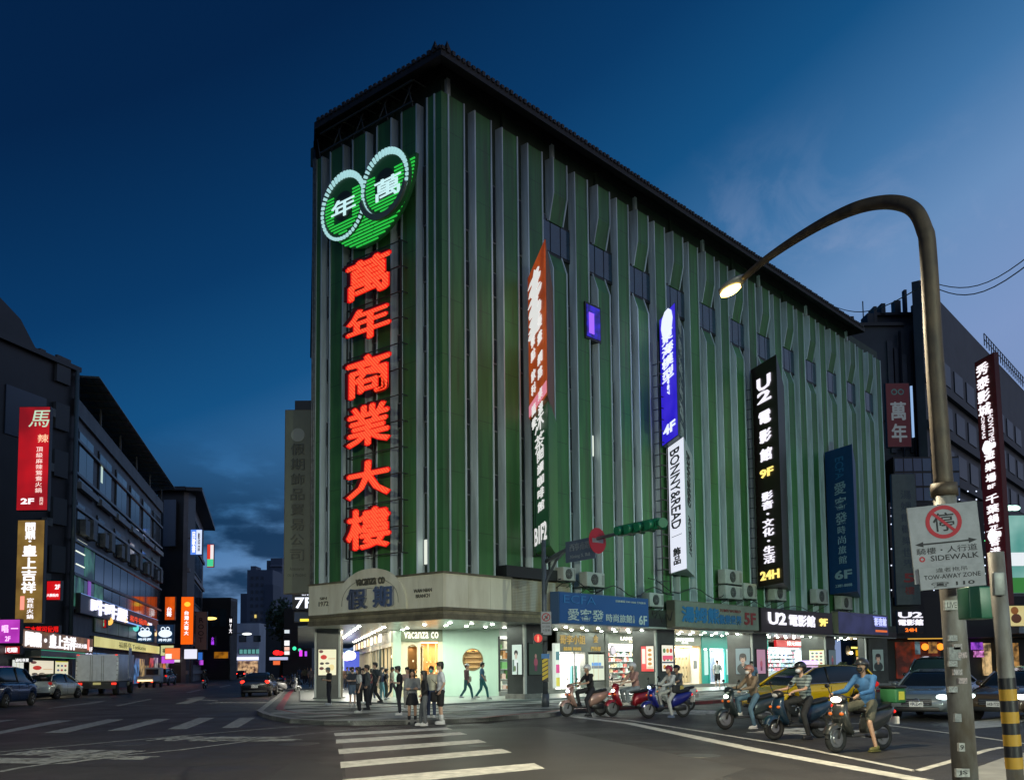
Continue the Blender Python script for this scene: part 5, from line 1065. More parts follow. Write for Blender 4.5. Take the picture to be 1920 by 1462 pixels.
# its front runs from the corner towards the near left; local x away from the corner, y outward is the street side
Lk = 34; zk = zE
MB().prism([(0, 0), (Lk, 0), (Lk, -14), (-2, -14)], 0, zk).build('wall', M_BLK, tk)
MB().prism([(-.2, .35), (Lk, .35), (Lk, -14), (-.2, -14)], zk - .02, zk + .35).build('roof_edge', M_BLACK, tk)
MB().slab([(4.6, zk + .35), (6.2, zk + 2.0), (9, zk + 3.2), (Lk, zk + 5.2), (Lk, zk + .35)], -10, .2).build('roof_storey', M_BLK, tk)
for k in range(4): bx('roof_tank' if k == 2 else 'roof_unit', M_DARK, tk, 1.0 + k * .9, 1.6 + k * .9, -2.4, -1.2, zk + .35, zk + .9 + .3 * (k % 2))
for k in range(5): bx('window_grille', mat((.05, .055, .06), .6), tk, .9, 2.4, .02, .25, 9 + k * 3.6, 11 + k * 3.6)
for k in range(4): bx('wall_unit', mat((.14, .145, .14), .6, noise=.4), tk, 2.7, 3.3, .02, .5, 8.2 + k * 4.1, 8.8 + k * 4.1)
rl = MB()
for k in range(8): rl.tube([(7 + k * 1.1, -.5, zk + .3), (7 + k * 1.1, -.5, zk + 1.5)], .04, 5)
for z in (.9, 1.5): rl.tube([(7, -.5, zk + z), (14.7, -.5, zk + z)], .04, 5)
rl.build('roof_railing', M_BLACK, tk)
for k in range(3): MB().tube([(9.5 + k * .6, .1, 0), (9.5 + k * .6, .1, zk)], .1, 8).build('drain_pipe', mat((.06, .09, .09), .5), tk)
for k in range(5): bx('window', M_GLS, tk, 11, 14, 0, .06, 5 + k * 4, 7.5 + k * 4)
MB().tube([(.2, .3, 3), (.2, .3, zk)], .16, 8).build('drain_pipe', mat((.07, .10, .11), .5), tk)
bx('window', mat((.03, .05, .08), .3), tk, 3.2, 7.2, .01, .08, zk - 6.5, zk - 3)
# fronts facing the camera: all placed on upright planes at their own distance
def fp_(Y, x0, x1, yt, yb, face, case, name, label, thick=.35, cat='sign'): return panel(FR(Y), x0, x1, yt, yb, thick, face, case, name, label, cat)
wsg = emat((250, 246, 250), 1.25)
t, w, h = fp_(60, 33, 92, 762, 957, emat((215, 10, 22), .85, noise=.25, c2=(130, 2, 10)), M_BLACK, 'vertical_sign', 'tall red lit hot pot sign reading 2F on the black corner building')
for i, ch in enumerate('頂級麻辣鴛鴦火鍋'): txt(t, ch, w * .70, h * (.585 - i * .056), w * .21, h * .046, emat((250, 225, 215), 1.0), bold=.0)
txt(t, '2F', w * .36, h * .09, w * .42, h * .055, wsg, bold=.05); txt(t, '西門店', w * .80, h * .09, w * .11, h * .07, emat((250, 225, 215), 1.0), vert=True, bold=0)
txt(t, '馬', w * .68, h * .88, w * .62, h * .16, emat((190, 220, 190), 1.0), bold=.0, shear=.2); txt(t, '辣', w * .80, h * .69, w * .34, h * .08, emat((255, 200, 160), 1.0), bold=.01)
t, w, h = fp_(60, 30, 82, 974, 1168, emat((176, 138, 62), .55, noise=.6, c2=(120, 86, 30)), M_BLACK, 'vertical_sign', 'tall bronze lit sign with white brush characters under the red sign')
for ch, z, s_ in [('問', .93, .34), ('鼎', .85, .34), ('・', .79, .08), ('皇', .70, .5), ('上', .58, .48), ('吉', .46, .5), ('祥', .345, .5)]: txt(t, ch, w * .48, h * z, w * s_, h * (.08 if s_ < .4 else .105) * (s_ > .1 or .2), wsg, bold=.03)
for i, ch in enumerate('宮廷火鍋'): txt(t, ch, w * .56, h * (.22 - i * .052), w * .24, h * .044, wsg, bold=.01)
bx('pink_seal', emat((255, 150, 130), 1.2), t, w * .20, w * .34, -.06, -.021, h * .13, h * .26)
t, w, h = fp_(62, 87, 114, 1088, 1125, emat((215, 14, 24), .9), M_BLACK, 'small_sign', 'small red lit sign reading 2F beside the bronze sign'); txt(t, '2F', w * .78, h * .68, w * .35, h * .24, wsg, bold=.03); txt(t, '大腕燒肉', w * .45, h * .26, w * .8, h * .16, wsg, bold=.01)
t, w, h = fp_(56, -12, 38, 1160, 1206, emat((205, 70, 205), .95, noise=.5, c2=(160, 30, 160)), M_BLACK, 'lit_sign', 'bright magenta sign at the left edge reading 2F'); txt(t, '唱 一', w * .62, h * .6, w * .6, h * .3, emat((255, 200, 255), 1.2)); txt(t, '2F', w * .55, h * .2, w * .2, h * .2, emat((255, 200, 255), 1.2))
t, w, h = fp_(56, -12, 38, 1210, 1226, emat((170, 12, 18), .8), M_BLACK, 'lit_sign', 'narrow red sign with white characters under the magenta sign'); txt(t, '麻辣鍋 吃到飽', w * .5, h * .5, w * .8, h * .6, wsg, bold=.02)
t, w, h = fp_(64, 46, 111, 1172, 1186, M_BLACK, M_BLACK, 'led_sign', 'black running text sign with red characters above the bronze fascia'); txt(t, '三本館可使用', w * .5, h * .5, w * .95, h * .8, emat((235, 20, 15), 1.1), bold=.02)
def on_plane(pl, x0, x1, yt, yb, face, case, name, label, thick=.35, cat='sign'): return panel(pl, x0, x1, yt, yb, thick, face, case, name, label, cat)
pz1 = SA(D1 - 1.0)
t, w, h = on_plane(pz1, 41, 174, 1187, 1219, emat((140, 100, 52), .55, noise=.8, c2=(96, 62, 26)), M_BLACK, 'shop_board', 'long bronze fascia sign with white brush characters over the left shops')
txt(t, '問鼎・皇上吉祥', w * .36, h * .5, w * .66, h * .78, wsg, bold=.03, ext=.05); txt(t, '宮廷火鍋', w * .79, h * .42, w * .18, h * .3, wsg, bold=.01); bx('pink_seal', emat((255, 130, 110), 1.2), t, w * .90, w * .925, -.05, -.021, h * .2, h * .9); txt(t, '1F', w * .96, h * .25, w * .05, h * .3, wsg)
t, w, h = on_plane(SA(D1 - .8), 176, 299, 1201, 1219, emat((226, 218, 140), .82, noise=.3, c2=(205, 196, 118)), M_BLACK, 'shop_board', 'long pale yellow lit sign with thin dark script along the left street')
txt(t, '福勝亭 Tonkatsu', w * .5, h * .5, w * .42, h * .6, mat((.1, .09, .04), .5), bold=-.01)
t, w, h = fp_(118, 301, 326, 1209, 1229, emat((222, 222, 160), .8), M_BLACK, 'lit_sign', 'small pale yellow lit sign hanging at the end of the long yellow sign'); txt(t, '福勝亭', w * .5, h * .5, w * .7, h * .4, mat((.1, .09, .04), .5))
# barbecue restaurant signs on the first floor
M_NAVY = mat((.01, .013, .022), .4)
t, w, h = on_plane(SA(D1 - .6), 150, 296, 1136, 1167, M_NAVY, M_BLACK, 'shop_board', 'dark navy board with big white and small orange characters on the left block')
wb2 = emat((225, 225, 255), 1.4); txt(t, '吽吽屋', w * .29, h * .52, w * .40, h * .8, wb2, bold=.03, ext=.1); txt(t, '和牛燒肉', w * .66, h * .48, w * .26, h * .42, emat((235, 70, 20), 1.1), bold=.01); txt(t, '酒場', w * .85, h * .42, w * .07, h * .3, wb2)
bx('blue_line', emat((130, 170, 240), .8), t, .1, w - .1, -.05, -.02, h * .97, h * .99); bx('blue_line', emat((130, 170, 240), 1.0), t, w * .5, w * .95, -.05, -.02, h * .12, h * .2)
def badge(Y, x0, x1, yt, yb, label):
    t, w, h = fp_(Y, x0, x1, yt, yb, emat((12, 50, 84), .6), M_NAVY, 'lit_sign', label); wz = emat((225, 240, 255), 1.2)
    MB().slab([(w * (.5 + .40 * cos(a)), h * (.52 + .20 * sin(a))) for a in [2 * pi * i / 16 for i in range(16)]][::-1], -.06, -.03).build('white_shape', wz, t)
    for u in (.36, .64): ringm(w * u, h * .76, w * .08, w * .13, -.04, wz, t, 14, 'ring_shape')
    txt(t, '吽吽屋', w * .5, h * .18, w * .75, h * .16, wz, bold=.02); return t
badge(84, 153, 178, 1124, 1153, 'upper navy badge sign with a white oval at the near end of the navy board'); badge(104, 256, 288, 1172, 1204, 'blue badge sign with a white oval under the far end of the navy board'); badge(110, 294, 326, 1170, 1206, 'blue badge sign with a white oval just left of the orange sign')
t, w, h = fp_(86, 155, 200, 1153, 1177, emat((165, 14, 22), .9), M_BLACK, 'lit_sign', 'red sign with mint green script under the navy badge'); txt(t, '泰和館', w * .5, h * .5, w * .8, h * .7, emat((90, 225, 180), 1.1), bold=.03)
# lit restaurant floor behind and below
rf = thing('restaurant_window', 'dim first floor restaurant windows with warm lamps over the yellow sign', 'window', SA(D1 - .1).hit(176, 1190).xy.to_3d(), heading(SAZ) )
pzz = SA(D1 - .15); z0_, z1_ = pzz.hit(230, 1203).z, pzz.hit(230, 1172).z; LL = (pzz.hit(296, 1190) - pzz.hit(176, 1190)).to_2d().length
rf.rotation_euler[2] = atan2(SL.d.y, SL.d.x)
for i in range(7): bx('pane', emat((70, 90, 80), .3, noise=.4, c2=(14, 16, 16)), rf, LL * i / 7 + .1, LL * (i + 1) / 7 - .1, -.1, 0, 5.0, 7.4)
for i, c in enumerate([(255, 190, 90), (255, 205, 140), (90, 200, 190), (255, 200, 130), (255, 215, 160)]): MB().ell((LL * (.12 + .19 * i), -.4, 6.1 + .5 * (i % 2)), (.38, .3, .38)).build('lamp', emat(c, 1.3), rf)
# ground floor of the left row: awning, lit posters, doorway
ag = thing('green_awning_shop', 'shop with a dark awning edged in green light and lit food posters', 'shop front', (pz1.hit(46, 1240).x, pz1.hit(46, 1240).y, .12), atan2(pz1.d.y, pz1.d.x)); wz_ = (pz1.hit(134, 1240) - pz1.hit(46, 1240)).length
h1, h2, h3 = pz1.hit(90, 1219).z, pz1.hit(90, 1233).z, pz1.hit(90, 1276).z
bx('awning', mat((.01, .02, .02), .4), ag, 0, wz_, -.9, 0, h2 - .1, h1 - .2); 
for z in (h1 - .22, h2 - .14): bx('green_line', emat((40, 150, 110), .8), ag, 0, wz_, -.95, -.9, z, z + .05)
bx('wall', M_BLK, ag, -12, wz_ + .3, .4, .8, 0, h1)
for u0, u1, c, kd in ((58, 104, (235, 225, 200), 'fruit'), (106, 131, (230, 225, 190), 'list'), (33, 55, (225, 228, 220), 'map')):
    a, b = (pz1.hit(u0, 1240) - pz1.hit(46, 1240)).dot(pz1.d), (pz1.hit(u1, 1240) - pz1.hit(46, 1240)).dot(pz1.d); poster(ag, a + .1, b - .1, .7, h2 - .3, .1 if u0 > 50 else .3, c, .9, kd)
for i in range(3): bx('wooden_slat', mat((.25, .11, .04), .5), ag, wz_ + .3 + i * .45, wz_ + .5 + i * .45, .2, .35, 0, h2)
t, w, h = on_plane(Pl(FR(70).hit(134, 1230).to_2d(), 45), 136, 174, 1222, 1234, M_NAVY, M_BLACK, 'lit_sign', 'small dark sign with white characters behind the box truck'); txt(t, '吽吽屋 燒肉', w * .5, h * .5, w * .9, h * .7, wb2, bold=.02)
t, w, h = fp_(57, 28, 56, 1233, 1241, M_BLACK, M_BLACK, 'lit_sign', 'thin black sign with white characters left of the lit posters'); txt(t, '滷味專賣', w * .5, h * .5, w * .9, h * .8, emat((240, 240, 240), 1), bold=.02)
# ground floor shops beyond, along the block
gs = thing('street_shops', 'line of small lit shops behind the parked vehicles on the left', 'shop front', SA(D1 - .2).hit(176, 1240).xy.to_3d(), atan2(SL.d.y, SL.d.x)); rs_ = random.Random(11)
bx('wall', M_BLK, gs, 0, 110, .3, .6, 0, 4.6)
for i in range(30): c = rs_.choice([(255, 150, 80), (240, 90, 60), (230, 225, 210), (90, 140, 200), (230, 190, 120), (200, 60, 50)]); bx('lit_shopfront', emat(c, rs_.uniform(.25, .8), noise=1.2, c2=tuple(int(v * .15) for v in c)), gs, i * 3.6 + .2, i * 3.6 + 3.3, .1, .25, .3, rs_.uniform(2.2, 3.4))
for i in range(9, 26): c = rs_.choice([(255, 120, 40), (240, 50, 40), (235, 235, 225), (70, 110, 230), (200, 80, 230), (80, 200, 160)]); bx('small_sign', emat(c, .9), gs, 5 + i * 4, 5.3 + i * 4 + rs_.random(), -1.0 - rs_.random() * .6, -.1, rs_.uniform(2.5, 2.8), rs_.uniform(3.2, 3.8))
# second block: pinkish house with overhanging eave
pb = FR(140)
M_PNK = mat((.20, .18, .18), .6, noise=.3, scale=.5); h2b, w, A2, B2 = wallbox('rendered_house', 'grey rendered house with an overhanging eave beyond the long office block', 'building', FR(131), 290, 349, 0, FR(131).hit(335, 918).z, 3, M_BLK)
zt2_ = FR(131).hit(335, 922).z
sd = thing('street_house', 'pale street front of the rendered house with tall windows', 'building', (B2.x, B2.y, 0), 0)
E2 = SA(D1 - 1.0).hit(382, 1000); dv = E2 - B2; sd.rotation_euler[2] = atan2(dv.y, dv.x); ws = dv.to_2d().length
bx('wall', M_PNK, sd, 0, ws, 0, .6, 0, zt2_)
bx('eave', M_BLACK, sd, -1, ws + 2, -1.8, 1, zt2_, zt2_ + .5); bx('eave', M_BLACK, h2b, -6, w, -1.5, 2, zt2_, zt2_ + .5)
for k in range(5):
    f = bx('window', M_BLACK, sd, ws * .15, ws * .85, -.15, 0, zt2_ - 5.2 - k * 4.6, zt2_ - 2 - k * 4.6)
    for j in range(3): bx('pane', M_GLS, f, ws * (.17 + .23 * j), ws * (.37 + .23 * j), -.2, -.15, zt2_ - 5 - k * 4.6, zt2_ - 2.2 - k * 4.6)
    bx('floor_band', mat((.25, .22, .22), .6), sd, 0, ws, -.3, 0, zt2_ - 6.3 - k * 4.6, zt2_ - 5.8 - k * 4.6)
t, w, h = fp_(130, 306, 330, 936, 1024, mat((.10, .12, .16), .5), M_BLACK, 'vertical_sign', 'unlit grey sign panel on the dark flank of the rendered house')
t, w, h = fp_(128, 357, 379, 992, 1040, emat((90, 140, 240), 1.0), M_BLACK, 'vertical_sign', 'blue and white lit sign high on the rendered house'); bx('white_half', emat((215, 225, 245), 1.1), t, w * .5, w - .05, -.03, -.021, .1, h - .1); txt(t, '民歌書', w * .3, h * .5, w * .3, h * .8, wsg, vert=True); txt(t, '影印店', w * .74, h * .5, w * .2, h * .7, mat((.2, .1, .3), .5), vert=True)
t, w, h = fp_(133, 388, 401, 1020, 1063, emat((220, 60, 40), 1.0), M_BLACK, 'vertical_sign', 'red and white lit sign jutting out right of the blue one'); bx('white_half', emat((230, 225, 225), 1.1), t, w * .5, w - .05, -.03, -.021, h * .1, h - .1); bx('green_foot', emat((70, 210, 150), 1.0), t, .05, w - .05, -.035, -.03, .1, h * .35)
t, w, h = fp_(122, 309, 328, 1118, 1162, emat((235, 92, 12), .95, noise=.4, c2=(160, 50, 8)), M_BLACK, 'vertical_sign', 'orange lit sign left of the big orange phone shop sign'); txt(t, '台哥', w * .45, h * .35, w * .5, h * .4, wsg, vert=True)
t, w, h = fp_(124, 339, 363, 1118, 1208, emat((245, 98, 10), 1.05), M_BLACK, 'vertical_sign', 'big bright orange phone shop sign on the left street'); 
for i, ch in enumerate('台灣大哥大'): txt(t, ch, w * .45, h * (.66 - i * .105), w * .34, h * .085, wsg, bold=.03)
MB().slab([(w * (.5 + .24 * cos(a)), h * (.84 + .05 * sin(a))) for a in [2 * pi * i / 16 for i in range(16)]][::-1], -.06, -.021).build('round_emblem', emat((255, 200, 60), 1.2), t)
t, w, h = fp_(126, 366, 388, 1146, 1218, mat((.42, .20, .15), .5), M_BLACK, 'vertical_sign', 'brick pink unlit sign reading ROOT'); txt(t, 'ROOT', w * .5, h * .52, w * .5, h * .64, mat((.06, .02, .02), .5), vert=True, bold=.01)
t, w, h = fp_(116, 309, 338, 1214, 1236, emat((250, 120, 60), 1.0), M_BLACK, 'lit_sign', 'small orange and white sign under the orange phone shop sign'); bx('white_part', emat((245, 240, 235), 1.1), t, w * .05, w * .45, -.03, -.021, .1, h * .5)
t, w, h = fp_(125, 345, 370, 1216, 1235, emat((225, 225, 240), 1.1), M_BLACK, 'lit_sign', 'plain white lit sign under the ROOT sign')
t, w, h = fp_(135, 371, 380, 1222, 1237, emat((50, 110, 200), .9), M_BLACK, 'lit_sign', 'small blue sign right of the plain white sign')
t, w, h = fp_(145, 401, 428, 1221, 1234, emat((190, 120, 20), .7, noise=1, c2=(90, 50, 10)), M_BLACK, 'lit_sign', 'amber shop fascia further down the left street')
t, w, h = fp_(138, 391, 404, 1192, 1210, mat((.02, .01, .03), .5), M_BLACK, 'lit_sign', 'violet neon sign on a dark board down the street'); txt(t, '火鍋', w * .6, h * .5, w * .4, h * .8, emat((170, 60, 240), 1.2), vert=True)
# third: dark block and the small white house
b3, w, A3, B3 = wallbox('dark_house', 'dark house with a flat roof between the rendered house and the white house', 'building', FR(165), 350, 432, 0, FR(165).hit(400, 1120).z, 4, M_BLK)
for k in range(2): bx('window', M_GLS, b3, w * (.55 + .2 * k), w * (.7 + .2 * k), -.1, 0, 9, 12)
b3b, w, _, _ = wallbox('striped_house', 'narrow grey house with lit strip windows left of the white house', 'building', Pl(FR(165).hit(432, 1200).to_2d(), 20), 432, 444, 0, FR(165).hit(435, 1126).z, 5, M_CONC)
t, w, h = fp_(160, 428, 437, 1156, 1190, M_BLACK, M_BLACK, 'vertical_sign', 'black sign with white characters on the dark house'); txt(t, 'MV大', w * .5, h * .5, w * .6, h * .8, wsg, vert=True)
M_WH = mat((.42, .46, .52), .6, noise=.2, scale=.5)
b4, w, A4, B4 = wallbox('white_house', 'small white corner house with a lit shop sign at the bend of the street', 'building', FR(190), 444, 486, 0, FR(190).hit(460, 1168).z, 5, M_WH)
for x in (.1, .75): f = bx('window', M_BLACK, b4, w * x, w * x + 1.4, -.1, 0, FR(190).hit(450, 1203).z, FR(190).hit(450, 1191).z); bx('pane', M_GLS, f, w * x + .1, w * x + 1.3, -.15, -.1, FR(190).hit(450, 1202).z, FR(190).hit(450, 1192).z)
f = bx('window', mat((.03, .1, .1), .4), b4, .4, w - .3, -.1, 0, FR(190).hit(450, 1226).z, FR(190).hit(450, 1216).z)
for i in range(5): bx('pane', emat((120, 200, 190), .5), f, .6 + i * .8, 1.2 + i * .8, -.14, -.1, FR(190).hit(450, 1225).z, FR(190).hit(450, 1217).z)
bx('lit_fascia', emat((225, 225, 255), 1.3), b4, .1, w - .05, -.6, -.1, FR(190).hit(450, 1237).z, FR(190).hit(450, 1231).z); bx('lit_shopfront', emat((235, 190, 140), .8, noise=1.5, c2=(60, 30, 30)), b4, .3, w - .2, -.12, -.02, .2, FR(190).hit(450, 1239).z)
# towers far behind
M_TW = mat((.055, .075, .12), .6); tw1, w, *_ = wallbox('far_tower', 'lower dark apartment tower far behind the street with stepped roof', 'tower', FR(330), 462, 510, 0, FR(330).hit(480, 1068).z, 25, M_TW)
def fz(y, Y=330): return FR(Y).hit(490, y).z
bx('roof_room', M_TW, tw1, w * .1, w * .3, 1, 8, fz(1068), fz(1060)); bx('side_wing', mat((.03, .045, .08), .6), tw1, w * .75, w * 1.05, -1, 10, 0, fz(1096)); bx('side_wing', mat((.03, .045, .08), .6), tw1, -w * .25, 0, 0, 10, 0, fz(1112))
for k in range(9):
    for j in range(3): bx('window', mat((.02, .03, .05), .3), tw1, w * (.14 + .2 * j), w * (.24 + .2 * j), -.2, 0, fz(1086 + k * 13), fz(1080 + k * 13))
tw2, w, *_ = wallbox('far_tower', 'taller dark tower with balcony bands left of the cream sign board', 'tower', FR(350), 506, 528, 0, FR(350).hit(515, 1046).z, 25, M_TW)
bx('side_wing', mat((.04, .055, .09), .6), tw2, -w * .4, 0, 1, 12, 0, FR(350).hit(500, 1050).z)
for k in range(14): bx('balcony_band', mat((.10, .12, .17), .6), tw2, 0, w, -.8, 0, FR(350).hit(515, 1062 + k * 12).z, FR(350).hit(515, 1059 + k * 12).z)
bx('lit_window', emat((250, 220, 120), .8), tw1, w * .7, w * .85, -1.3, -1.01, fz(1158), fz(1152))
bR, w, *_ = wallbox('dark_street_block', 'dark block closing the view down the side street', 'building', FR(210), 486, 562, 0, FR(210).hit(520, 1180).z, 6, M_BLK); bR2, w2, *_ = wallbox('dark_street_block', 'taller dark block behind the 7F sign', 'building', FR(150), 532, 585, 0, FR(150).hit(540, 1140).z, 12, M_BLK)
tr_ = thing('street_tree', 'dark leafy street tree beside the far end of the side street', 'tree', FR(160).hit(527, 1240).xy.to_3d()); MB().tube([(0, 0, 0), (.2, 0, 6), (.1, 0, 9)], [.3, .22, .1], 8).build('trunk', mat((.05, .04, .03), .8), tr_)
rt_ = random.Random(2); lf = MB()
for i in range(900):
    a, b, r_ = rt_.uniform(0, 2 * pi), rt_.uniform(-1, 1), rt_.random() ** .5; c = V((2.6 * r_ * cos(a) * sqrt(1 - b * b), 2.2 * r_ * sin(a) * sqrt(1 - b * b), 10 + 3.4 * b * r_)) + V((rt_.uniform(-.3, .3),) * 3); s_ = .35
    d1 = V((rt_.uniform(-1, 1), rt_.uniform(-1, 1), rt_.uniform(-1, 1))).normalized() * s_; d2 = d1.orthogonal().normalized() * s_; lf.add([c - d1, c + d2, c + d1], [(0, 1, 2)])
lf.build('crown', mat((.03, .06, .03), .7), tr_)
# lights down the street
def bulb(px, py, Y, r, c, s, name, label, cat='light', sx=1): p = FR(Y).hit(px, py); o = MB().ell((0, 0, 0), (r * sx, r * .6, r)).build(name, emat(c, s), None, label=label, cat=cat); o.location = p; return o
for i, (px, py, Y, sx_, c, s, lb2) in enumerate([(395, 1159, 130, 2.4, (255, 215, 110), 2.5, 'warm street lamp head glowing beside the ROOT sign'), (463, 1188, 150, 2.2, (235, 240, 235), 1.6, 'white street lamp head in front of the white house')]):
    p = FR(Y).hit(px, py); t = thing('street_lamp', lb2, 'street lamp', (p.x, p.y, 0)); MB().ell((0, 0, p.z), (.35 * sx_, .3, .2)).build('lamp_head', emat(c, s), t); q0_ = p.x; MB().tube([(-2.6, 0, 0), (-2.6, 0, p.z - .3), (-2.2, 0, p.z + .1), (-.5, 0, p.z + .15)], .09, 6).build('pole', M_GALV, t)
for px, py, Y, r, c, s, nm, lb2 in [(519, 1223, 140, .35, (255, 30, 30), 2.5, 'traffic_light', 'red traffic light glowing over the side street'), (526, 1224, 140, .3, (255, 30, 30), 1.6, 'traffic_light', 'second red traffic light just right of the first'), (552, 1215, 150, .3, (60, 220, 160), 1.6, 'green_light', 'pair of small green lights right of the far street'),
                                    (562, 1218, 150, .25, (60, 220, 160), 1.3, 'green_light', 'small green light beside the corner pillar')]: bulb(px, py, Y, r, c, s, nm, lb2, sx=1.6 if nm[0] == 't' else 1)
rs2 = random.Random(21); 
for i, (x0, x1, yt, yb, c, s) in enumerate([(533, 543, 1180, 1187, (215, 225, 230), 1), (533, 543, 1200, 1210, (250, 250, 250), 1.2), (533, 543, 1212, 1219, (240, 190, 170), 1.1), (533, 543, 1220, 1227, (250, 240, 235), 1.2), (505, 540, 1231, 1237, (190, 195, 230), .9), (561, 567, 1218, 1230, (230, 60, 230), 1.2), (571, 576, 1220, 1230, (190, 80, 240), 1), (563, 569, 1233, 1242, (190, 215, 255), 1.2), (512, 526, 1238, 1246, (240, 110, 60), 1.0), (573, 582, 1232, 1246, (255, 120, 90), .9), (545, 552, 1232, 1238, (255, 170, 60), .8), (417, 419, 1196, 1208, (110, 170, 255), 1.2)]):
    names_ = ['white sign at the top of the stack right of the far street', 'second white sign of the stack right of the far street', 'peach sign of the stack right of the far street', 'lowest white sign of the stack right of the far street', 'long lavender fascia across the far end of the street', 'magenta neon strip left of the corner pillar', 'violet neon strip beside the magenta one', 'pale blue sign below the neon strips', 'orange sign low over the far traffic', 'salmon lit sign right beside the corner pillar', 'amber sign above the parked scooters', 'thin blue neon tube on the dark house']
    t, w, h = panel(FR(120 + 5 * i), x0, x1, yt, yb, .3, emat(c, s), M_BLACK, 'far_sign', names_[i], 'sign', 'small lit signs down the side street', .02)
hr_ = bl(FR(48).hit(585, 1200)); 
# ================================================================== RIGHT: CINEMA BLOCK
M_CIN = mat((.045, .05, .06), .6, noise=.35, scale=.4); M_CIN2 = mat((.03, .033, .042), .6, noise=.35, scale=.5)
YC = 92
cin, w, AC, BC = wallbox('cinema_building', 'dark multi storey cinema building with stepped roof behind the lamp pole', 'building', FR(YC), 1596, 1758, 0, FR(YC).hit(1660, 610).z, 3, M_CIN)
def cz(y, px=1660): return FR(YC).hit(px, y).z
def cx(px, y=800): return FR(YC).hit(px, y).x - AC.x
MB().lathe((cx(1622), 6, cz(612)), (0, 0, 1), [(0, 2.4), (1.0, 2.4), (1.7, 1.7), (2.1, .6)], 16).build('water_tank', M_BLACK, cin); MB().tube([(cx(1649), 3, cz(612)), (cx(1649), 3, cz(543))], .06, 5).build('aerial', M_BLACK, cin)
bx('roof_block', M_CIN2, cin, cx(1663), cx(1755), 2, 14, cz(612), cz(578)); bx('roof_edge', M_BLACK, cin, cx(1657), cx(1757), 1.5, 14, cz(580), cz(575)); bx('roof_edge', M_BLACK, cin, -.5, cx(1702), -.3, .4, cz(612), cz(606))
for k in range(5):
    z = 8 + k * 4.2
    if z + 3 < cz(630): 
        bx('floor_band', M_CIN2, cin, 0, w, -.4, 0, z, z + .8)
        for j in range(2): bx('window', mat((.018, .024, .035), .35, spec=.3), cin, w * (.18 + .42 * j), w * (.48 + .42 * j), -.1, 0, z + 1.4, z + 3.4)
for i, (a, b, h_) in enumerate([(1604, 1612, 1.2), (1640, 1652, 1.6), (1655, 1661, 2.4), (1672, 1680, 1.0), (1700, 1712, 1.4), (1722, 1727, 2.6), (1738, 1750, 1.1)]): bx('roof_unit', M_CIN2 if i % 2 else M_BLACK, cin, cx(a), cx(b), .4 + .3 * i, 2.5, cz(612) if a < 1660 else cz(578), (cz(612) if a < 1660 else cz(578)) + h_)
for i in range(7): bx('wall_panel', M_CIN2 if i % 2 else mat((.06, .065, .075), .6, noise=.4, scale=.8), cin, cx(1668 + 12 * i), cx(1678 + 12 * i), -.25 - .1 * (i % 3), 0, cz(850 - 20 * (i % 3)), cz(640 + 14 * (i % 4)))
for i in range(3): MB().tube([(cx(1690 + 22 * i), -.5, .5), (cx(1690 + 22 * i), -.5, cz(625))], .12, 6).build('drain_pipe', M_BLACK, cin)
# wing running on along the main street
Wp = Pl((FR(YC).hit(1755, 800).x, YC + .2), 38)
c2, w, A_, B_ = wallbox('cinema_wing', 'long dark wing of the cinema building running off to the right with a roof railing', 'building', Wp, 1756, 1990, 0, Wp.hit(1760, 562).z, .8, M_CIN)
for k in range(6):
    z = 6 + k * 4.4; bx('floor_band', M_CIN2, c2, 0, w, -.5, 0, z, z + .8)
    for j in range(9): bx('window', mat((.018, .024, .035), .35, spec=.3), c2, 1 + j * 5, 4.4 + j * 5, -.1, 0, z + 1.4, z + 3.6)
zt5 = Wp.hit(1760, 562).z; rl = MB()
for k in range(14, 40): rl.box(8 + k * 1.2, 8.08 + k * 1.2, -.3, -.2, zt5, zt5 + 1.4)
for z in (.7, 1.4): rl.box(24.8, 55, -.3, -.22, zt5 + z, zt5 + z + .06)
rl.build('roof_railing', M_BLACK, c2)
gsc = bx('glass_band', M_BLACK, cin, cx(1655), cx(1775), -2.2, -.1, cz(948), cz(866))
for i in range(7):
    for k in range(3): bx('pane', mat((.06, .10, .18), .15, spec=.8), gsc, cx(1657 + i * 17), cx(1672 + i * 17), -2.25, -2.2, cz(892 + k * 27), cz(869 + k * 27))
bx('dark_screen', mat((.006, .007, .01), .4), cin, cx(1640), cx(1850), -2.6, -2.2, cz(1195), cz(950))
dts = MB(); dt2 = MB()
for i in range(12):
    for k in range(16):
        px, py = 1651 + i * 15.5, 930 + k * 15
        if 1672 < px < 1718 and 895 < py < 1130: continue
        if rs2.random() < .25: continue
        p = FR(YC).hit(px, py); (dts if rs2.random() < .85 else dt2).ell((p.x - AC.x, -2.65, p.z), (.07, .05, .07), None, 5, 4)
dts.build('led_dots', emat((215, 225, 250), 1.6), cin, kind='stuff'); dt2.build('led_dots', emat((90, 220, 130), 1.3), cin, kind='stuff')
t, w, h = fp_(86, 1662, 1707, 718, 838, emat((95, 14, 16), .2), M_BLACK, 'vertical_sign', 'dim red sign with two rings and two big characters on the cinema building')
for u in (.36, .64): ringm(w * u, h * .86, w * .08, w * .13, -.03, mat((.12, .3, .25), .4), t, 16, 'ring_shape')
gy = emat((140, 150, 155), .35); txt(t, '萬', w * .5, h * .56, w * .62, h * .28, gy, bold=.02); txt(t, '年', w * .5, h * .22, w * .62, h * .28, gy, bold=.02); bx('white_tube', emat((150, 185, 230), .9), t, w + .1, w + .25, -.1, .1, h * .15, h * .95)
t, w, h = fp_(82, 1676, 1722, 888, 1134, mat((.10, .11, .11), .5, noise=.2), M_BLACK, 'vertical_sign', 'unlit grey vertical sign with dark characters and a red 5')
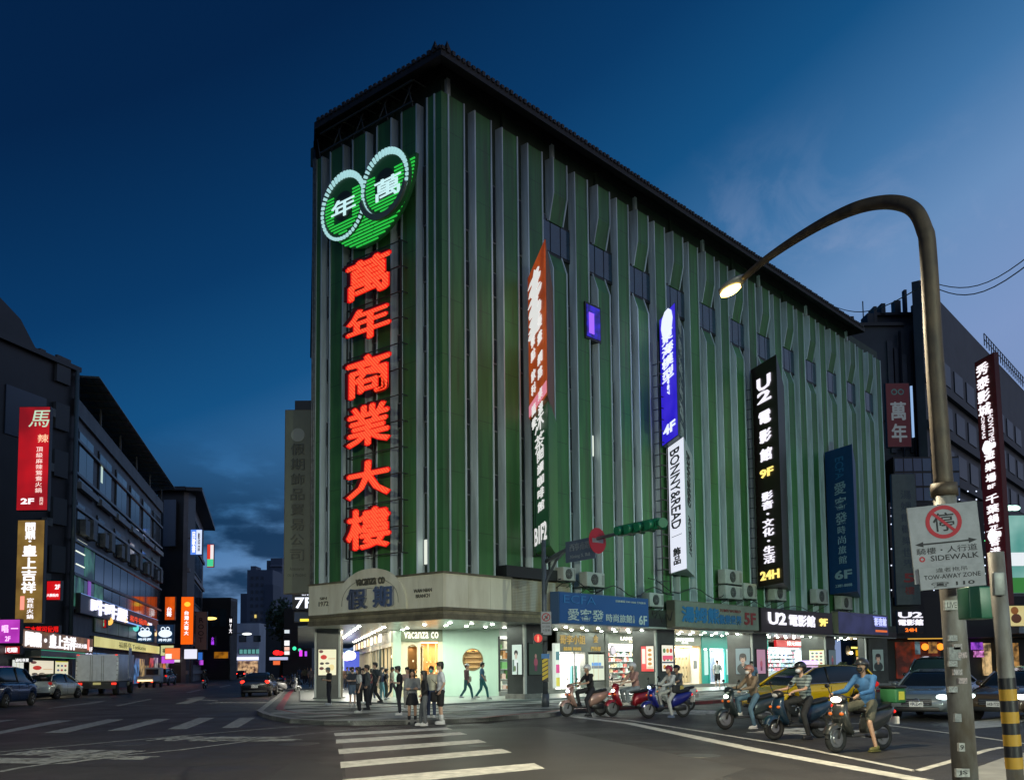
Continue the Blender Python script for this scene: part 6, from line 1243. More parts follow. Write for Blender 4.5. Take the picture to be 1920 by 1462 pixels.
for i, ch in enumerate('湯姆熊歡樂世界'): txt(t, ch, w * .55, h * (.84 - i * .088), w * .44, h * .065, mat((.045, .055, .08), .5), bold=.01)
txt(t, '5', w * .55, h * .205, w * .44, h * .07, mat((.30, .03, .03), .5), bold=.06); txt(t, '樓', w * .55, h * .11, w * .4, h * .06, mat((.25, .03, .03), .5), bold=.01)
t, w, h = fp_(80, 1683, 1731, 1143, 1186, mat((.012, .008, .016), .4), M_BLACK, 'lit_sign', 'small black cinema sign with white and orange letters beside the green building'); txt(t, 'U2', w * .5, h * .78, w * .95, h * .26, wq_, bold=.09, ext=.1); txt(t, '電影館', w * .5, h * .46, w * .95, h * .26, wq_, bold=.03, ext=.1); txt(t, '24H', w * .5, h * .13, w * .45, h * .16, emat((255, 120, 30), 1.3), bold=.06)
# red vertical cinema sign
rp = Pl(FR(60).hit(1833, 800).to_2d(), 60)
A_, B_ = FR(60).hit(1836, 800), FR(57.5).hit(1883, 900); z1_, z0_ = FR(59).hit(1850, 668).z, FR(59).hit(1880, 1136).z
A_ = V((FR(60).hit(1848, 1000).x, 60, 0)); B_ = V((FR(58).hit(1886, 1000).x, 58, 0))
t, w, h = sign_at(A_, B_, z0_, z1_, .3, mat((.20, .012, .02), .4), mat((.08, .01, .015), .5), 'vertical_sign', 'tall dark red cinema sign with white lit characters at the right edge', 'sign')
t.rotation_euler[1] = R(-1.0); wz = emat((248, 244, 250), 1.2)
for i, ch in enumerate('秀泰影城'): txt(t, ch, w * .40, h * (.955 - i * .055), w * .62, h * .047, wz, bold=.02)
txt(t, 'SHOWTIME', w * .66, h * .715, w * .26, h * .13, wz, rot=1, bold=.0); txt(t, 'CINEMAS', w * .28, h * .72, w * .16, h * .09, wz, rot=1, bold=0); 
for ch, z, s_ in [('遊', .60, .5), ('樂', .555, .5), ('場', .51, .5), ('8F', .475, .4), ('千', .425, .6), ('葉', .385, .6), ('鍋', .345, .5), ('7F', .31, .4), ('香', .255, .5), ('港', .215, .5), ('樓', .175, .5), ('F', .145, .3)]: txt(t, ch, w * .5, h * z, w * s_, h * (.034 if s_ > .45 else .018), wz, bold=.02)
for z in (.30, .135): bx('divider', wz, t, w * .1, w * .9, -.03, -.021, h * z, h * z + .03)
for z in (.635, .28): MB().slab([(w * (.5 + .34 * cos(a)), h * z + .5 * (.7 + .3 * cos(3 * a)) * sin(a)) for a in [2 * pi * i / 18 for i in range(18)]][::-1], -.05, -.021).build('white_logo', wz, t)
txt(t, 'LIFE 3F', w * .6, h * .07, w * .4, h * .09, wz, rot=1, bold=0)
# lit billboards and shop level at the right edge
pr_ = FR(70)
t, w, h = fp_(70, 1883, 1960, 965, 1112, emat((70, 150, 140), .75, noise=.3, c2=(150, 200, 190)), M_GALV, 'billboard', 'large teal lit billboard showing a white car at the right edge'); bx('printed_shape', emat((230, 235, 238), .95), t, w * .05, w * .6, -.03, -.021, h * .35, h * .52); bx('printed_shape', emat((60, 140, 60), .6), t, 0.1, w - .1, -.03, -.021, .05, h * .2)
for px in (1893, 1903): bulb(px, 952, 70, .2, (200, 255, 235), 2.5, 'flood_lamp', 'flood lamp above the teal billboard, ' + ('left' if px == 1893 else 'right') + ' one', sx=2)
t, w, h = fp_(68, 1878, 1960, 1134, 1174, emat((214, 190, 120), .75, noise=.4, c2=(225, 210, 150)), M_BLACK, 'billboard', 'warm yellow lit billboard with a small figure at the right edge'); MB().ell((w * .3, -.03, h * .75), (w * .09, .02, h * .18)).build('printed_shape', emat((150, 90, 40), .6), t); MB().ell((w * .33, -.03, h * .38), (w * .12, .02, h * .22)).build('printed_shape', emat((90, 50, 30), .6), t)
rs3 = thing('cinema_ground_floor', 'dark restaurant front with two glowing orange lanterns under the cinema building', 'shop front', (FR(84).hit(1668, 1200).x, 84, .1)); x_ = lambda px: FR(84).hit(px, 1200).x - FR(84).hit(1668, 1200).x; zz = lambda y: FR(84).hit(1750, y).z - .1
bx('wall', M_BLK, rs3, 0, x_(1990), 1.5, 2, 0, zz(1190)); bx('canopy', M_BLACK, rs3, 0, x_(1990), -.8, 1.5, zz(1196), zz(1120)); bx('gold_line', emat((220, 165, 60), .9), rs3, x_(1695), x_(1775), -.85, -.8, zz(1198), zz(1196)); 
bx('lit_shopfront', emat((150, 46, 18), .5, noise=1.2, c2=(20, 6, 4)), rs3, x_(1690), x_(1775), 1.3, 1.45, .2, zz(1202))
for px in (1690, 1735): pass
for k, px in enumerate((1732, 1761)):
    MB().ell((x_(px), -.2, zz(1212)), (.30, .3, .30)).build('lantern', emat((255, 140, 40), 1.8), rs3)
bx('hanging_poster', emat((120, 150, 160), .5, noise=2, c2=(40, 50, 60)), rs3, x_(1713), x_(1722), -.3, -.2, zz(1226), zz(1202)); bx('hanging_poster', emat((210, 150, 70), .5, noise=3, c2=(60, 30, 20)), rs3, x_(1738), x_(1754), -.3, -.2, zz(1224), zz(1203))
bx('violet_screen', emat((170, 80, 220), .9, noise=2.5, c2=(60, 20, 120)), rs3, x_(1832), x_(1852), .9, 1.2, zz(1218), zz(1204)); bx('pink_screen', emat((230, 140, 220), 1.0, noise=3, c2=(80, 30, 60)), rs3, x_(1836), x_(1853), .9, 1.2, zz(1232), zz(1220))
for i, (a, b, c) in enumerate([(1853, 1866, (240, 200, 140)), (1893, 1905, (200, 130, 60)), (1905, 1918, (235, 170, 90)), (1880, 1892, (180, 140, 90))]): bx('lit_shopfront', emat(c, .8, noise=1.5, c2=tuple(v // 4 for v in c)), rs3, x_(a), x_(b), .8, 1.3, .4, zz(1206))
bx('grey_awning', mat((.35, .38, .38), .5), rs3, x_(1878), x_(1990), -3, -.9, zz(1190), zz(1178)); 
for k in range(6): bx('downlight', emat((255, 235, 190), 3), rs3, x_(1886 + k * 9), x_(1889 + k * 9), -.5, -.3, zz(1193), zz(1192))
# ================================================================== VEHICLES
def lerp(pts, x):
    if x <= pts[0][0]: return pts[0][1]
    for (a, b), (c, d) in zip(pts, pts[1:]):
        if x <= c: t = (x - a) / (c - a); return b + (d - b) * t
    return pts[-1][1]
KINDS_ = {
    'sedan': dict(L=4.7, W=1.82, belt=[(0, .60), (.12, .72), (.6, .84), (1.25, .95), (2.2, .97), (3.6, 1.0), (4.1, 1.06), (4.6, 1.02), (4.7, .86)], roof=[(1.25, .95), (1.6, 1.15), (2.05, 1.37), (2.6, 1.45), (3.2, 1.42), (3.7, 1.27), (4.15, 1.06)], wx=(.92, 3.75), r=.33),
    'mpv': dict(L=4.6, W=1.76, belt=[(0, .58), (.15, .74), (.6, .88), (1.0, 1.0), (2.4, 1.02), (4.3, 1.10), (4.55, 1.08), (4.6, .8)], roof=[(.85, .97), (1.35, 1.28), (1.9, 1.53), (2.6, 1.61), (3.6, 1.59), (4.2, 1.5), (4.5, 1.12)], wx=(.88, 3.6), r=.33),
    'hatch': dict(L=4.0, W=1.70, belt=[(0, .6), (.15, .74), (.6, .86), (.95, .98), (2.2, 1.0), (3.7, 1.08), (3.95, 1.06), (4.0, .85)], roof=[(.8, .95), (1.25, 1.25), (1.75, 1.47), (2.4, 1.53), (3.2, 1.50), (3.65, 1.40), (3.92, 1.08)], wx=(.80, 3.25), r=.32),
    'van': dict(L=4.6, W=1.75, belt=[(0, .7), (.1, .95), (.5, 1.08), (.8, 1.12), (2.4, 1.14), (4.5, 1.16), (4.6, 1.0)], roof=[(.5, 1.08), (.9, 1.5), (1.3, 1.82), (2.2, 1.9), (3.8, 1.9), (4.4, 1.84), (4.55, 1.16)], wx=(.8, 3.7), r=.32),
}
def car(label, p, az_, kind, color, cat='car', front=None, lit=False, tail=.5, plate=None, hgt=1.0, name='parked_car', group=None, rough=.25):
    K = KINDS_[kind]; L, W = K['L'], K['W']; t = thing(name, label, cat, p, heading(az_), group)
    pa = mat(color, rough, .25, coat=.8, noise=.06, scale=2); N = 44; rings = []
    for i in range(N + 1):
        x = L * i / N; zt = lerp(K['belt'], x) * hgt; zb = .24 if .3 < x < L - .3 else .30
        for xw in K['wx']:
            dx = abs(x - xw)
            if dx < K['r'] + .07: zb = max(zb, K['r'] + sqrt((K['r'] + .07) ** 2 - dx * dx) - .02)
        ed = min(x, L - x); w = W / 2 * (1 - .22 * max(0, 1 - ed / .55) ** 2)
        rings.append([(L / 2 - x, s * a, b) for s, a, b in [(1, w * .90, zb), (1, w * .985, zb + (zt - zb) * .25), (1, w, zb + (zt - zb) * .55), (1, w * .975, zt - .10), (1, w * .90, zt - .02), (1, w * .6, zt + .015), (-1, w * .6, zt + .015), (-1, w * .90, zt - .02), (-1, w * .975, zt - .10), (-1, w, zb + (zt - zb) * .55), (-1, w * .985, zb + (zt - zb) * .25), (-1, w * .90, zb)]])
    mb = MB(); n = 12; vs = [v for r_ in rings for v in r_]; fs = []
    for i in range(N):
        for k in range(n): fs.append((i * n + k, (i + 1) * n + k, (i + 1) * n + (k + 1) % n, i * n + (k + 1) % n))
    fs += [tuple(range(n)), tuple(range(N * n, N * n + n))[::-1]]; mb.add(vs, fs, True); body = mb.build('body', pa, t)
    # greenhouse
    rf = K['roof']; x0, x1 = rf[0][0], rf[-1][0]; M_ = 22; rings = []; top = max(z for _, z in rf) * hgt
    for i in range(M_ + 1):
        x = x0 + (x1 - x0) * i / M_; zt = lerp(rf, x) * hgt; zb = min(zt, lerp(K['belt'], x) * hgt - .03); f = (zt - zb) / max(.01, top - zb)
        wb, wt = W / 2 * .90, W / 2 * (.90 - .20 * min(1, f))
        rings.append([(L / 2 - x, wb, zb), (L / 2 - x, wt, zt - .04 * min(1, f)), (L / 2 - x, wt * .8, zt), (L / 2 - x, -wt * .8, zt), (L / 2 - x, -wt, zt - .04 * min(1, f)), (L / 2 - x, -wb, zb)])
    mb = MB(); n = 6; vs = [v for r_ in rings for v in r_]; fs = []
    for i in range(M_):
        for k in range(n - 1): fs.append((i * n + k, (i + 1) * n + k, (i + 1) * n + k + 1, i * n + k + 1))
    mb.add(vs, fs, True); mb.build('window_glass', M_DGLASS, t)
    rp = MB(); xa = next(x for x, z in rf if z * hgt > top * .94); xb = [x for x, z in rf if z * hgt > top * .92][-1]
    S_ = [(x, lerp(rf, x) * hgt) for x in [xa + (xb - xa) * k / 6 for k in range(7)]]
    for (xa_, za), (xb_, zb_) in zip(S_, S_[1:]):
        wt = W / 2 * .705; rp.add([(L / 2 - xa_, wt, za - .03), (L / 2 - xb_, wt, zb_ - .03), (L / 2 - xb_, wt * .8, zb_ + .012), (L / 2 - xa_, wt * .8, za + .012), (L / 2 - xb_, -wt * .8, zb_ + .012), (L / 2 - xa_, -wt * .8, za + .012), (L / 2 - xb_, -wt, zb_ - .03), (L / 2 - xa_, -wt, za - .03)], [(0, 1, 2, 3), (3, 2, 4, 5), (5, 4, 6, 7)], True)
    rp.build('roof', pa, t)
    for s in (1, -1):
        for xs, w_ in ((x0, 0), (x1, 0)):              # corner pillars follow the glass edge
            pts = []
            rng = [x for x, z in rf if (x <= xa if xs == x0 else x >= xb)]
            if len(rng) < 2: rng = [xs, xa if xs == x0 else xb]
            for x in sorted(rng): z = lerp(rf, x) * hgt; zb = min(z, lerp(K['belt'], x) * hgt - .03); f = (z - zb) / max(.01, top - zb); pts.append((L / 2 - x, s * W / 2 * (.905 - .20 * min(1, f)), z - .03 * min(1, f) + .01))
            MB().tube(pts, .035, 6).build('roof_pillar', pa, t)
        xm = (K['wx'][0] + K['wx'][1]) / 2 + .15; zb = lerp(K['belt'], xm) * hgt
        MB().tube([(L / 2 - xm, s * W / 2 * .91, zb - .03), (L / 2 - xm, s * W / 2 * .72, lerp(rf, xm) * hgt - .05)], .03, 6).build('roof_pillar', M_BLACK, t)
        MB().tube([(L / 2 - x, s * W / 2 * .915, lerp(K['belt'], x) * hgt) for x in [x0 + .35 + (x1 - x0 - .5) * k / 6 for k in range(7)]], .012, 5).build('belt_trim', M_CHROME, t)
        MB().ell((L / 2 - x0 - .45, s * (W / 2 + .09), lerp(K['belt'], x0 + .4) * hgt + .06), (.07, .11, .075)).build('wing_mirror', pa, t)
        for xd in (xm - .35, xm + .75): MB().rbox(L / 2 - xd - .08, L / 2 - xd + .08, s * W / 2 * .985 - .02, s * W / 2 * .985 + .02, zb - .17, zb - .14, .008).build('door_handle', pa, t)
        for xd in (K['wx'][0] + .52, xm, K['wx'][1] - .40): bx('door_seam', M_BLACK, t, L / 2 - xd - .006, L / 2 - xd + .006, s * W / 2 * .975 - .01, s * W / 2 * .998, .34, zb - .1)
        # lamps
        hz = lerp(K['belt'], .12) * hgt - .06
        MB().ell((L / 2 - .20, s * W * .36, hz), (.20, .20, .085), Euler((0, 0, -s * .45))).build('headlight', emat((235, 255, 250), 5) if lit else mat((.5, .52, .55), .1, spec=1), t)
        tz = lerp(K['belt'], L - .1) * hgt - .12
        MB().ell((-L / 2 + .09, s * W * .385, tz), (.09, .17, .10), Euler((0, 0, s * .35))).build('tail_light', emat((255, 40, 25), tail), t)
        for xw in K['wx']:
            c = (L / 2 - xw, s * (W / 2 - .21), K['r']); ax = (0, s, 0); r_ = K['r']
            ty = MB().lathe(c, ax, [(0, r_ * .9), (.02, r_), (.18, r_), (.205, r_ * .93), (.205, r_ * .66)], 20).build('wheel', M_RUBBER, t)
            rm = MB(); rm.lathe(c, ax, [(.17, r_ * .66), (.20, r_ * .64), (.185, r_ * .56), (.17, .05), (.20, .04)], 20).build('rim', M_STEEL, ty)
            sp_ = MB()
            for k in range(5): a = 2 * pi * k / 5; sp_.tube([(c[0] + .05 * cos(a), c[1] + s * .20, c[2] + .05 * sin(a)), (c[0] + r_ * .60 * cos(a), c[1] + s * .205, c[2] + r_ * .60 * sin(a))], .022, 5)
            sp_.build('spokes', M_STEEL, ty)
    fz_ = lerp(K['belt'], .05) * hgt
    g = MB().rbox(L / 2 - .06, L / 2 + .012, -.42, .42, fz_ - .22, fz_ - .03, .02).build('grille', M_BLACK, t)
    for k in range(3): bx('grille_bar', M_CHROME, g, L / 2 + .012, L / 2 + .025, -.38, .38, fz_ - .19 + k * .055, fz_ - .175 + k * .055)
    if front == 'star': MB().tube([(L / 2 + .035, .10 * cos(2 * pi * k / 20), fz_ - .12 + .10 * sin(2 * pi * k / 20)) for k in range(21)], .010, 5, False).build('badge', M_CHROME, g); [MB().tube([(L / 2 + .035, 0, fz_ - .12), (L / 2 + .035, .1 * sin(a), fz_ - .12 + .1 * cos(a))], .008, 4).build('badge', M_CHROME, g) for a in (0, 2.09, 4.19)]
    MB().rbox(L / 2 - .12, L / 2 + .01, -.62, .62, .26, .40, .03).build('lower_grille', M_BLACK, t)
    for sx_, an in ((L / 2 + .03, pi / 2), (-L / 2 - .03, -pi / 2)):
        pz_ = .47 if sx_ > 0 else .62; pl = bx('licence_plate', mat((.62, .62, .62), .5), t, -.19, .19, -.008, .008, -.075, .075); pl.location = (sx_, 0, pz_); pl.rotation_euler = (0, 0, an)
        txt(pl, plate or 'BAX-2197', 0, 0, .33, .09, M_INK, y=-.009, ext=.001, bold=.01)
    MB().rbox(-L / 2 - .005, -L / 2 + .12, -.7, .7, .28, .42, .03).build('rear_bumper', M_BLACK, t)
    return t
def G0(px, py): p = G(px, py); return V((p.x, p.y, 0))
tx = car('yellow taxi with a lit roof sign standing behind the waiting scooters', G0(1520, 1338), 243, 'mpv', (.85, .52, .012), 'taxi', lit=False, name='taxi', plate='TDG-0385')
MB().rbox(-.1, .12, -.35, .35, 1.62, 1.76, .04).build('roof_sign', emat((215, 190, 255), 1.5), tx)
car('silver grey sedan with its headlights on waiting behind the lamp pole', G0(1722, 1350) - azv(216) * 2.2, 216, 'sedan', (.20, .23, .24), 'car', front='star', lit=True, name='sedan_car', plate='AJL-1105')
car('brown sedan with a bright wing mirror between the two poles', G0(1888, 1348) - azv(226) * 1.4, 226, 'sedan', (.10, .07, .045), 'car', lit=True, name='sedan_car', plate='AKB-7720')
car('black tall vehicle seen just over the roof of the silver sedan', G0(1750, 1318) - azv(216) * 1, 216, 'van', (.015, .015, .018), 'van', name='dark_van')
car('pale car with a glowing headlight at the far right edge', G0(1928, 1306), 235, 'sedan', (.25, .27, .30), 'car', lit=True, name='sedan_car')
car('dark blue van cut off by the left edge', G0(2, 1324), -4, 'van', (.010, .03, .10), 'van', name='parked_van', tail=.15)
hb = car('white hatchback parked between the blue van and the box truck', G0(104, 1309), 3, 'hatch', (.62, .66, .62), 'car', name='hatchback_car', tail=.2)
car('black sedan with red tail lights driving away down the side street', G0(487, 1304), -7, 'sedan', (.012, .014, .02), 'car', name='sedan_car', tail=3.5, plate='BCN-3380')
car('grey estate parked beyond the small truck', G0(308, 1284), -6, 'van', (.20, .20, .21), 'car', name='parked_car', tail=1.2)
for i, (px, py, c, l) in enumerate([(338, 1277, (.02, .03, .08), 'first dark blue car of the row past the grey estate'), (360, 1274, (.02, .02, .025), 'second car of the dark row past the grey estate'), (382, 1271.5, (.05, .05, .06), 'third car of the dark row behind the moving motorbike'), (404, 1269, (.02, .02, .03), 'fourth car of the dark row down the left kerb'), (424, 1267.5, (.08, .09, .1), 'last car of the dark row down the left kerb')]):
    car(l, G0(px, py), -10, 'sedan' if i % 2 else 'hatch', c, name='parked_car', tail=.3, group='dark cars parked down the left kerb')
car('car with bright red brake lights beyond the black sedan', G0(453, 1272), -9, 'hatch', (.05, .02, .02), name='sedan_car', tail=9)
car('pale van standing far down the side street', G0(500, 1268), -10, 'van', (.28, .28, .27), 'van', name='far_van', tail=2.0); car('dark car just above the roof of the black sedan', G0(474, 1269), -10, 'sedan', (.03, .03, .03), name='sedan_car', tail=3)
# box truck
tk_ = thing('box_truck', 'silver white box truck with closed rear doors parked on the left', 'truck', G0(200, 1301), heading(-11)); MW = mat((.66, .70, .74), .35, .3, noise=.2, scale=1)
Wt, Lt, Ht = 2.75, 5.6, 2.20
MB().rbox(-3.2, 2.4, -Wt / 2, Wt / 2, .95, .95 + Ht - .35, .03).build('cargo_box', MW, tk_)
for s in (1, -1): d = bx('rear_door', mat((.66, .70, .74), .35, .1, noise=.15), tk_, -3.24, -3.205, s * .03, s * (Wt / 2 - .08), 1.0, 2.70); [bx('lock_rod', M_STEEL, d, -3.28, -3.241, s * y - .02, s * y + .02, 1.0, 2.70) for y in (.3, .42)]
for k in range(6):
    for s in (1, -1): bx('hinge', M_STEEL, tk_, -3.27, -3.2, s * (Wt / 2 - .12), s * (Wt / 2 - .02), 1.05 + k * .31, 1.12 + k * .31)
bx('side_door', mat((.42, .46, .5), .35, .2), tk_, .3, 1.3, -Wt / 2 - .02, -Wt / 2 - .001, 1.05, 3.3)
MB().rbox(2.5, 4.1, -1.05, 1.05, .55, 2.3, .12).build('cab', mat((.3, .32, .33), .3), tk_); bx('cab_window', M_DGLASS, tk_, 2.9, 3.8, -1.07, -1.05, 1.5, 2.2); bx('chassis', M_BLACK, tk_, -3.1, 3.8, -.9, .9, .55, .94)
bx('mudguard_panel', M_BLACK, tk_, -3.15, -3.0, -1.2, 1.2, .45, .95)
for s in (1, -1):
    for x in (-2.0, 3.1): MB().lathe((x, s * .85, .42), (0, s, 0), [(0, .4), (.3, .42), (.31, .25)], 16).build('wheel', M_RUBBER, tk_)
    bx('tail_light', emat((255, 45, 25), 1.6), tk_, -3.22, -3.15, s * .95, s * 1.25, .72, .86); bx('marker_light', emat((255, 50, 30), 1.4), tk_, -3.25, -3.2, s * 1.15, s * 1.3, 2.72, 2.78)
bx('licence_plate', emat((200, 190, 120), .5), tk_, -3.2, -3.15, -.25, .25, .72, .88)
kt = thing('small_truck', 'small white pickup truck with a lit tail parked past the box truck', 'truck', G0(282, 1288), heading(-6)); bx('cargo_bed', mat((.55, .52, .45), .4), kt, -2.0, .6, -.75, .75, .6, 1.1); MB().rbox(.6, 1.9, -.78, .78, .4, 1.95, .12).build('cab', mat((.5, .5, .48), .4), kt); bx('cab_window', M_DGLASS, kt, .58, .6, -.6, .6, 1.25, 1.8); bx('lit_tail_bar', emat((255, 235, 180), 1.6), kt, -2.05, -2.0, -.7, .7, .62, .78)
for s in (1, -1):
    bx('tail_light', emat((255, 70, 30), 2), kt, -2.06, -2.0, s * .55, s * .75, .5, .6); [MB().lathe((x, s * .6, .3), (0, s, 0), [(0, .3), (.18, .3)], 14).build('wheel', M_RUBBER, kt) for x in (-1.3, 1.3)]
# ------------------------------------------------------------------ scooters
def loft(secs, n=14):
    mb = MB(); vs = []; fs = []
    for (x, z, hw, hh) in secs:
        for k in range(n): a = 2 * pi * k / n; c, s = cos(a), sin(a); vs.append((x, hw * (abs(c) ** .75) * (1 if c > 0 else -1), z + hh * (abs(s) ** .75) * (1 if s > 0 else -1)))
    for i in range(len(secs) - 1):
        for k in range(n): fs.append((i * n + k, (i + 1) * n + k, (i + 1) * n + (k + 1) % n, i * n + (k + 1) % n))
    fs += [tuple(range(n)), tuple(range((len(secs) - 1) * n, len(secs) * n))[::-1]]; return mb.add(vs, fs, True)
def scooter(label, p, az_, col, col2=None, hl=6, hlc=(255, 245, 230), name='scooter', group=None, style=0, stand=False, detail=True):
    t = thing(name, label, 'scooter', p, heading(az_), group); pa = mat(col, .28, .2, coat=.6); pb_ = mat(col2 or (.03, .03, .032), .4)
    for x in (.63, -.63):
        ty = MB().tube([(x + .215 * cos(a), 0, .265 + .215 * sin(a)) for a in [2 * pi * k / 20 for k in range(21)]], .052, 8, False).build('tyre', M_RUBBER, t)
        MB().lathe((x, -.03, .265), (0, 1, 0), [(0, .16), (.005, .175), (.055, .175), (.06, .16)], 18).build('rim', M_STEEL if col2 is None else mat(col2, .4), ty)
        MB().lathe((x, -.055, .265), (0, 1, 0), [(0, .10), (.11, .10)], 14).build('brake_disc', M_STEEL, ty)
    fk = MB(); [fk.tube([(.63, s * .075, .265), (.50, s * .07, .62)], .022, 6) for s in (1, -1)]; fk.build('fork', pb_, t)
    mb = MB()                                              # curved front fender
    for i in range(8):
        a0, a1 = R(20 + 16 * i), R(36 + 16 * i)
        for r_ in (.285,): mb.add([(.63 + r_ * cos(a0), .075, .265 + r_ * sin(a0)), (.63 + r_ * cos(a1), .075, .265 + r_ * sin(a1)), (.63 + r_ * cos(a1), -.075, .265 + r_ * sin(a1)), (.63 + r_ * cos(a0), -.075, .265 + r_ * sin(a0)), (.63 + .2 * cos(a0), .09, .265 + .2 * sin(a0)), (.63 + .2 * cos(a1), .09, .265 + .2 * sin(a1)), (.63 + .2 * cos(a1), -.09, .265 + .2 * sin(a1)), (.63 + .2 * cos(a0), -.09, .265 + .2 * sin(a0))], [(0, 1, 2, 3), (0, 4, 5, 1), (3, 2, 6, 7)], True)
    mb.build('front_fender', pa, t)
    # front apron: swept shell from above the wheel to the bars, wide at knee height
    S_ = [(.33, .32, .17, .03), (.38, .42, .20, .06), (.47, .60, .21, .09), (.50, .74, .19, .09), (.47, .86, .16, .08), (.42, .96, .12, .06)]
    mb = MB(); n = 14; vs = []; fs = []
    for (x, z, hw, d) in S_:
        for k in range(n): a = 2 * pi * k / n; vs.append((x + d * cos(a) * (1.4 if cos(a) > 0 else .7), hw * sin(a), z))
    for i in range(len(S_) - 1):
        for k in range(n): fs.append((i * n + k, i * n + (k + 1) % n, (i + 1) * n + (k + 1) % n, (i + 1) * n + k))
    fs += [tuple(range(n))[::-1], tuple(range((len(S_) - 1) * n, len(S_) * n))]; mb.add(vs, fs, True); mb.build('front_apron', pa, t)
    MB().ell((.50, 0, .99), (.11, .17, .09)).build('handlebar_cowl', pa if style == 0 else pb_, t)
    hz, hx = ((.83, .58) if style == 0 else (.97, .57)); 
    if style == 2: hz, hx = .98, .59
    MB().ell((hx, 0, hz), (.05, .10 if style != 2 else .12, .055)).build('headlight', emat(hlc, hl) if hl else mat((.5, .5, .5), .1), t)
    if detail:
        for s in (1, -1): MB().ell((.60, s * .13, .72), (.03, .05, .03)).build('indicator', emat((255, 120, 20), .5), t)
    hb_ = MB().tube([(.36, .36, 1.0), (.44, .2, 1.02), (.46, 0, 1.03), (.44, -.2, 1.02), (.36, -.36, 1.0)], .016, 6).build('handlebar', M_BLACK, t)
    for s in (1, -1):
        MB().tube([(.35, s * .37, 1.0), (.39, s * .27, 1.012)], .024, 8).build('grip', M_BLACK, t)
        MB().tube([(.43, s * .24, 1.03), (.44, s * .30, 1.16), (.43, s * .33, 1.20)], .010, 5).build('mirror_stem', M_BLACK, t); MB().ell((.42, s * .35, 1.23), (.02, .065, .042)).build('mirror', M_BLACK, t)
    MB().rbox(-.16, .36, -.16, .16, .28, .34, .02).build('floorboard', pb_, t)
    loft([(-.14, .44, .12, .14), (-.22, .52, .15, .22), (-.45, .58, .17, .20), (-.72, .66, .15, .15), (-.90, .74, .09, .08), (-.96, .77, .04, .03)]).build('rear_body', pa, t)
    loft([(-.10, .76, .10, .04), (-.2, .78, .135, .055), (-.45, .79, .14, .05), (-.6, .82, .13, .06), (-.82, .86, .10, .05), (-.88, .86, .05, .02)]).build('seat', M_BLACK, t)
    loft([(-.25, .33, .09, .08), (-.45, .32, .12, .11), (-.7, .30, .10, .09)]).build('engine_case', pb_, t); MB().tube([(-.35, -.14, .26), (-.6, -.17, .32), (-.85, -.18, .40)], [.03, .05, .055], 8).build('exhaust', M_STEEL, t)
    MB().ell((-.95, 0, .72), (.03, .09, .04)).build('tail_light', emat((255, 30, 20), 1.5), t); bx('licence_plate', mat((.6, .6, .6), .5), t, -1.0, -.985, -.12, .12, .48, .62)
    return t
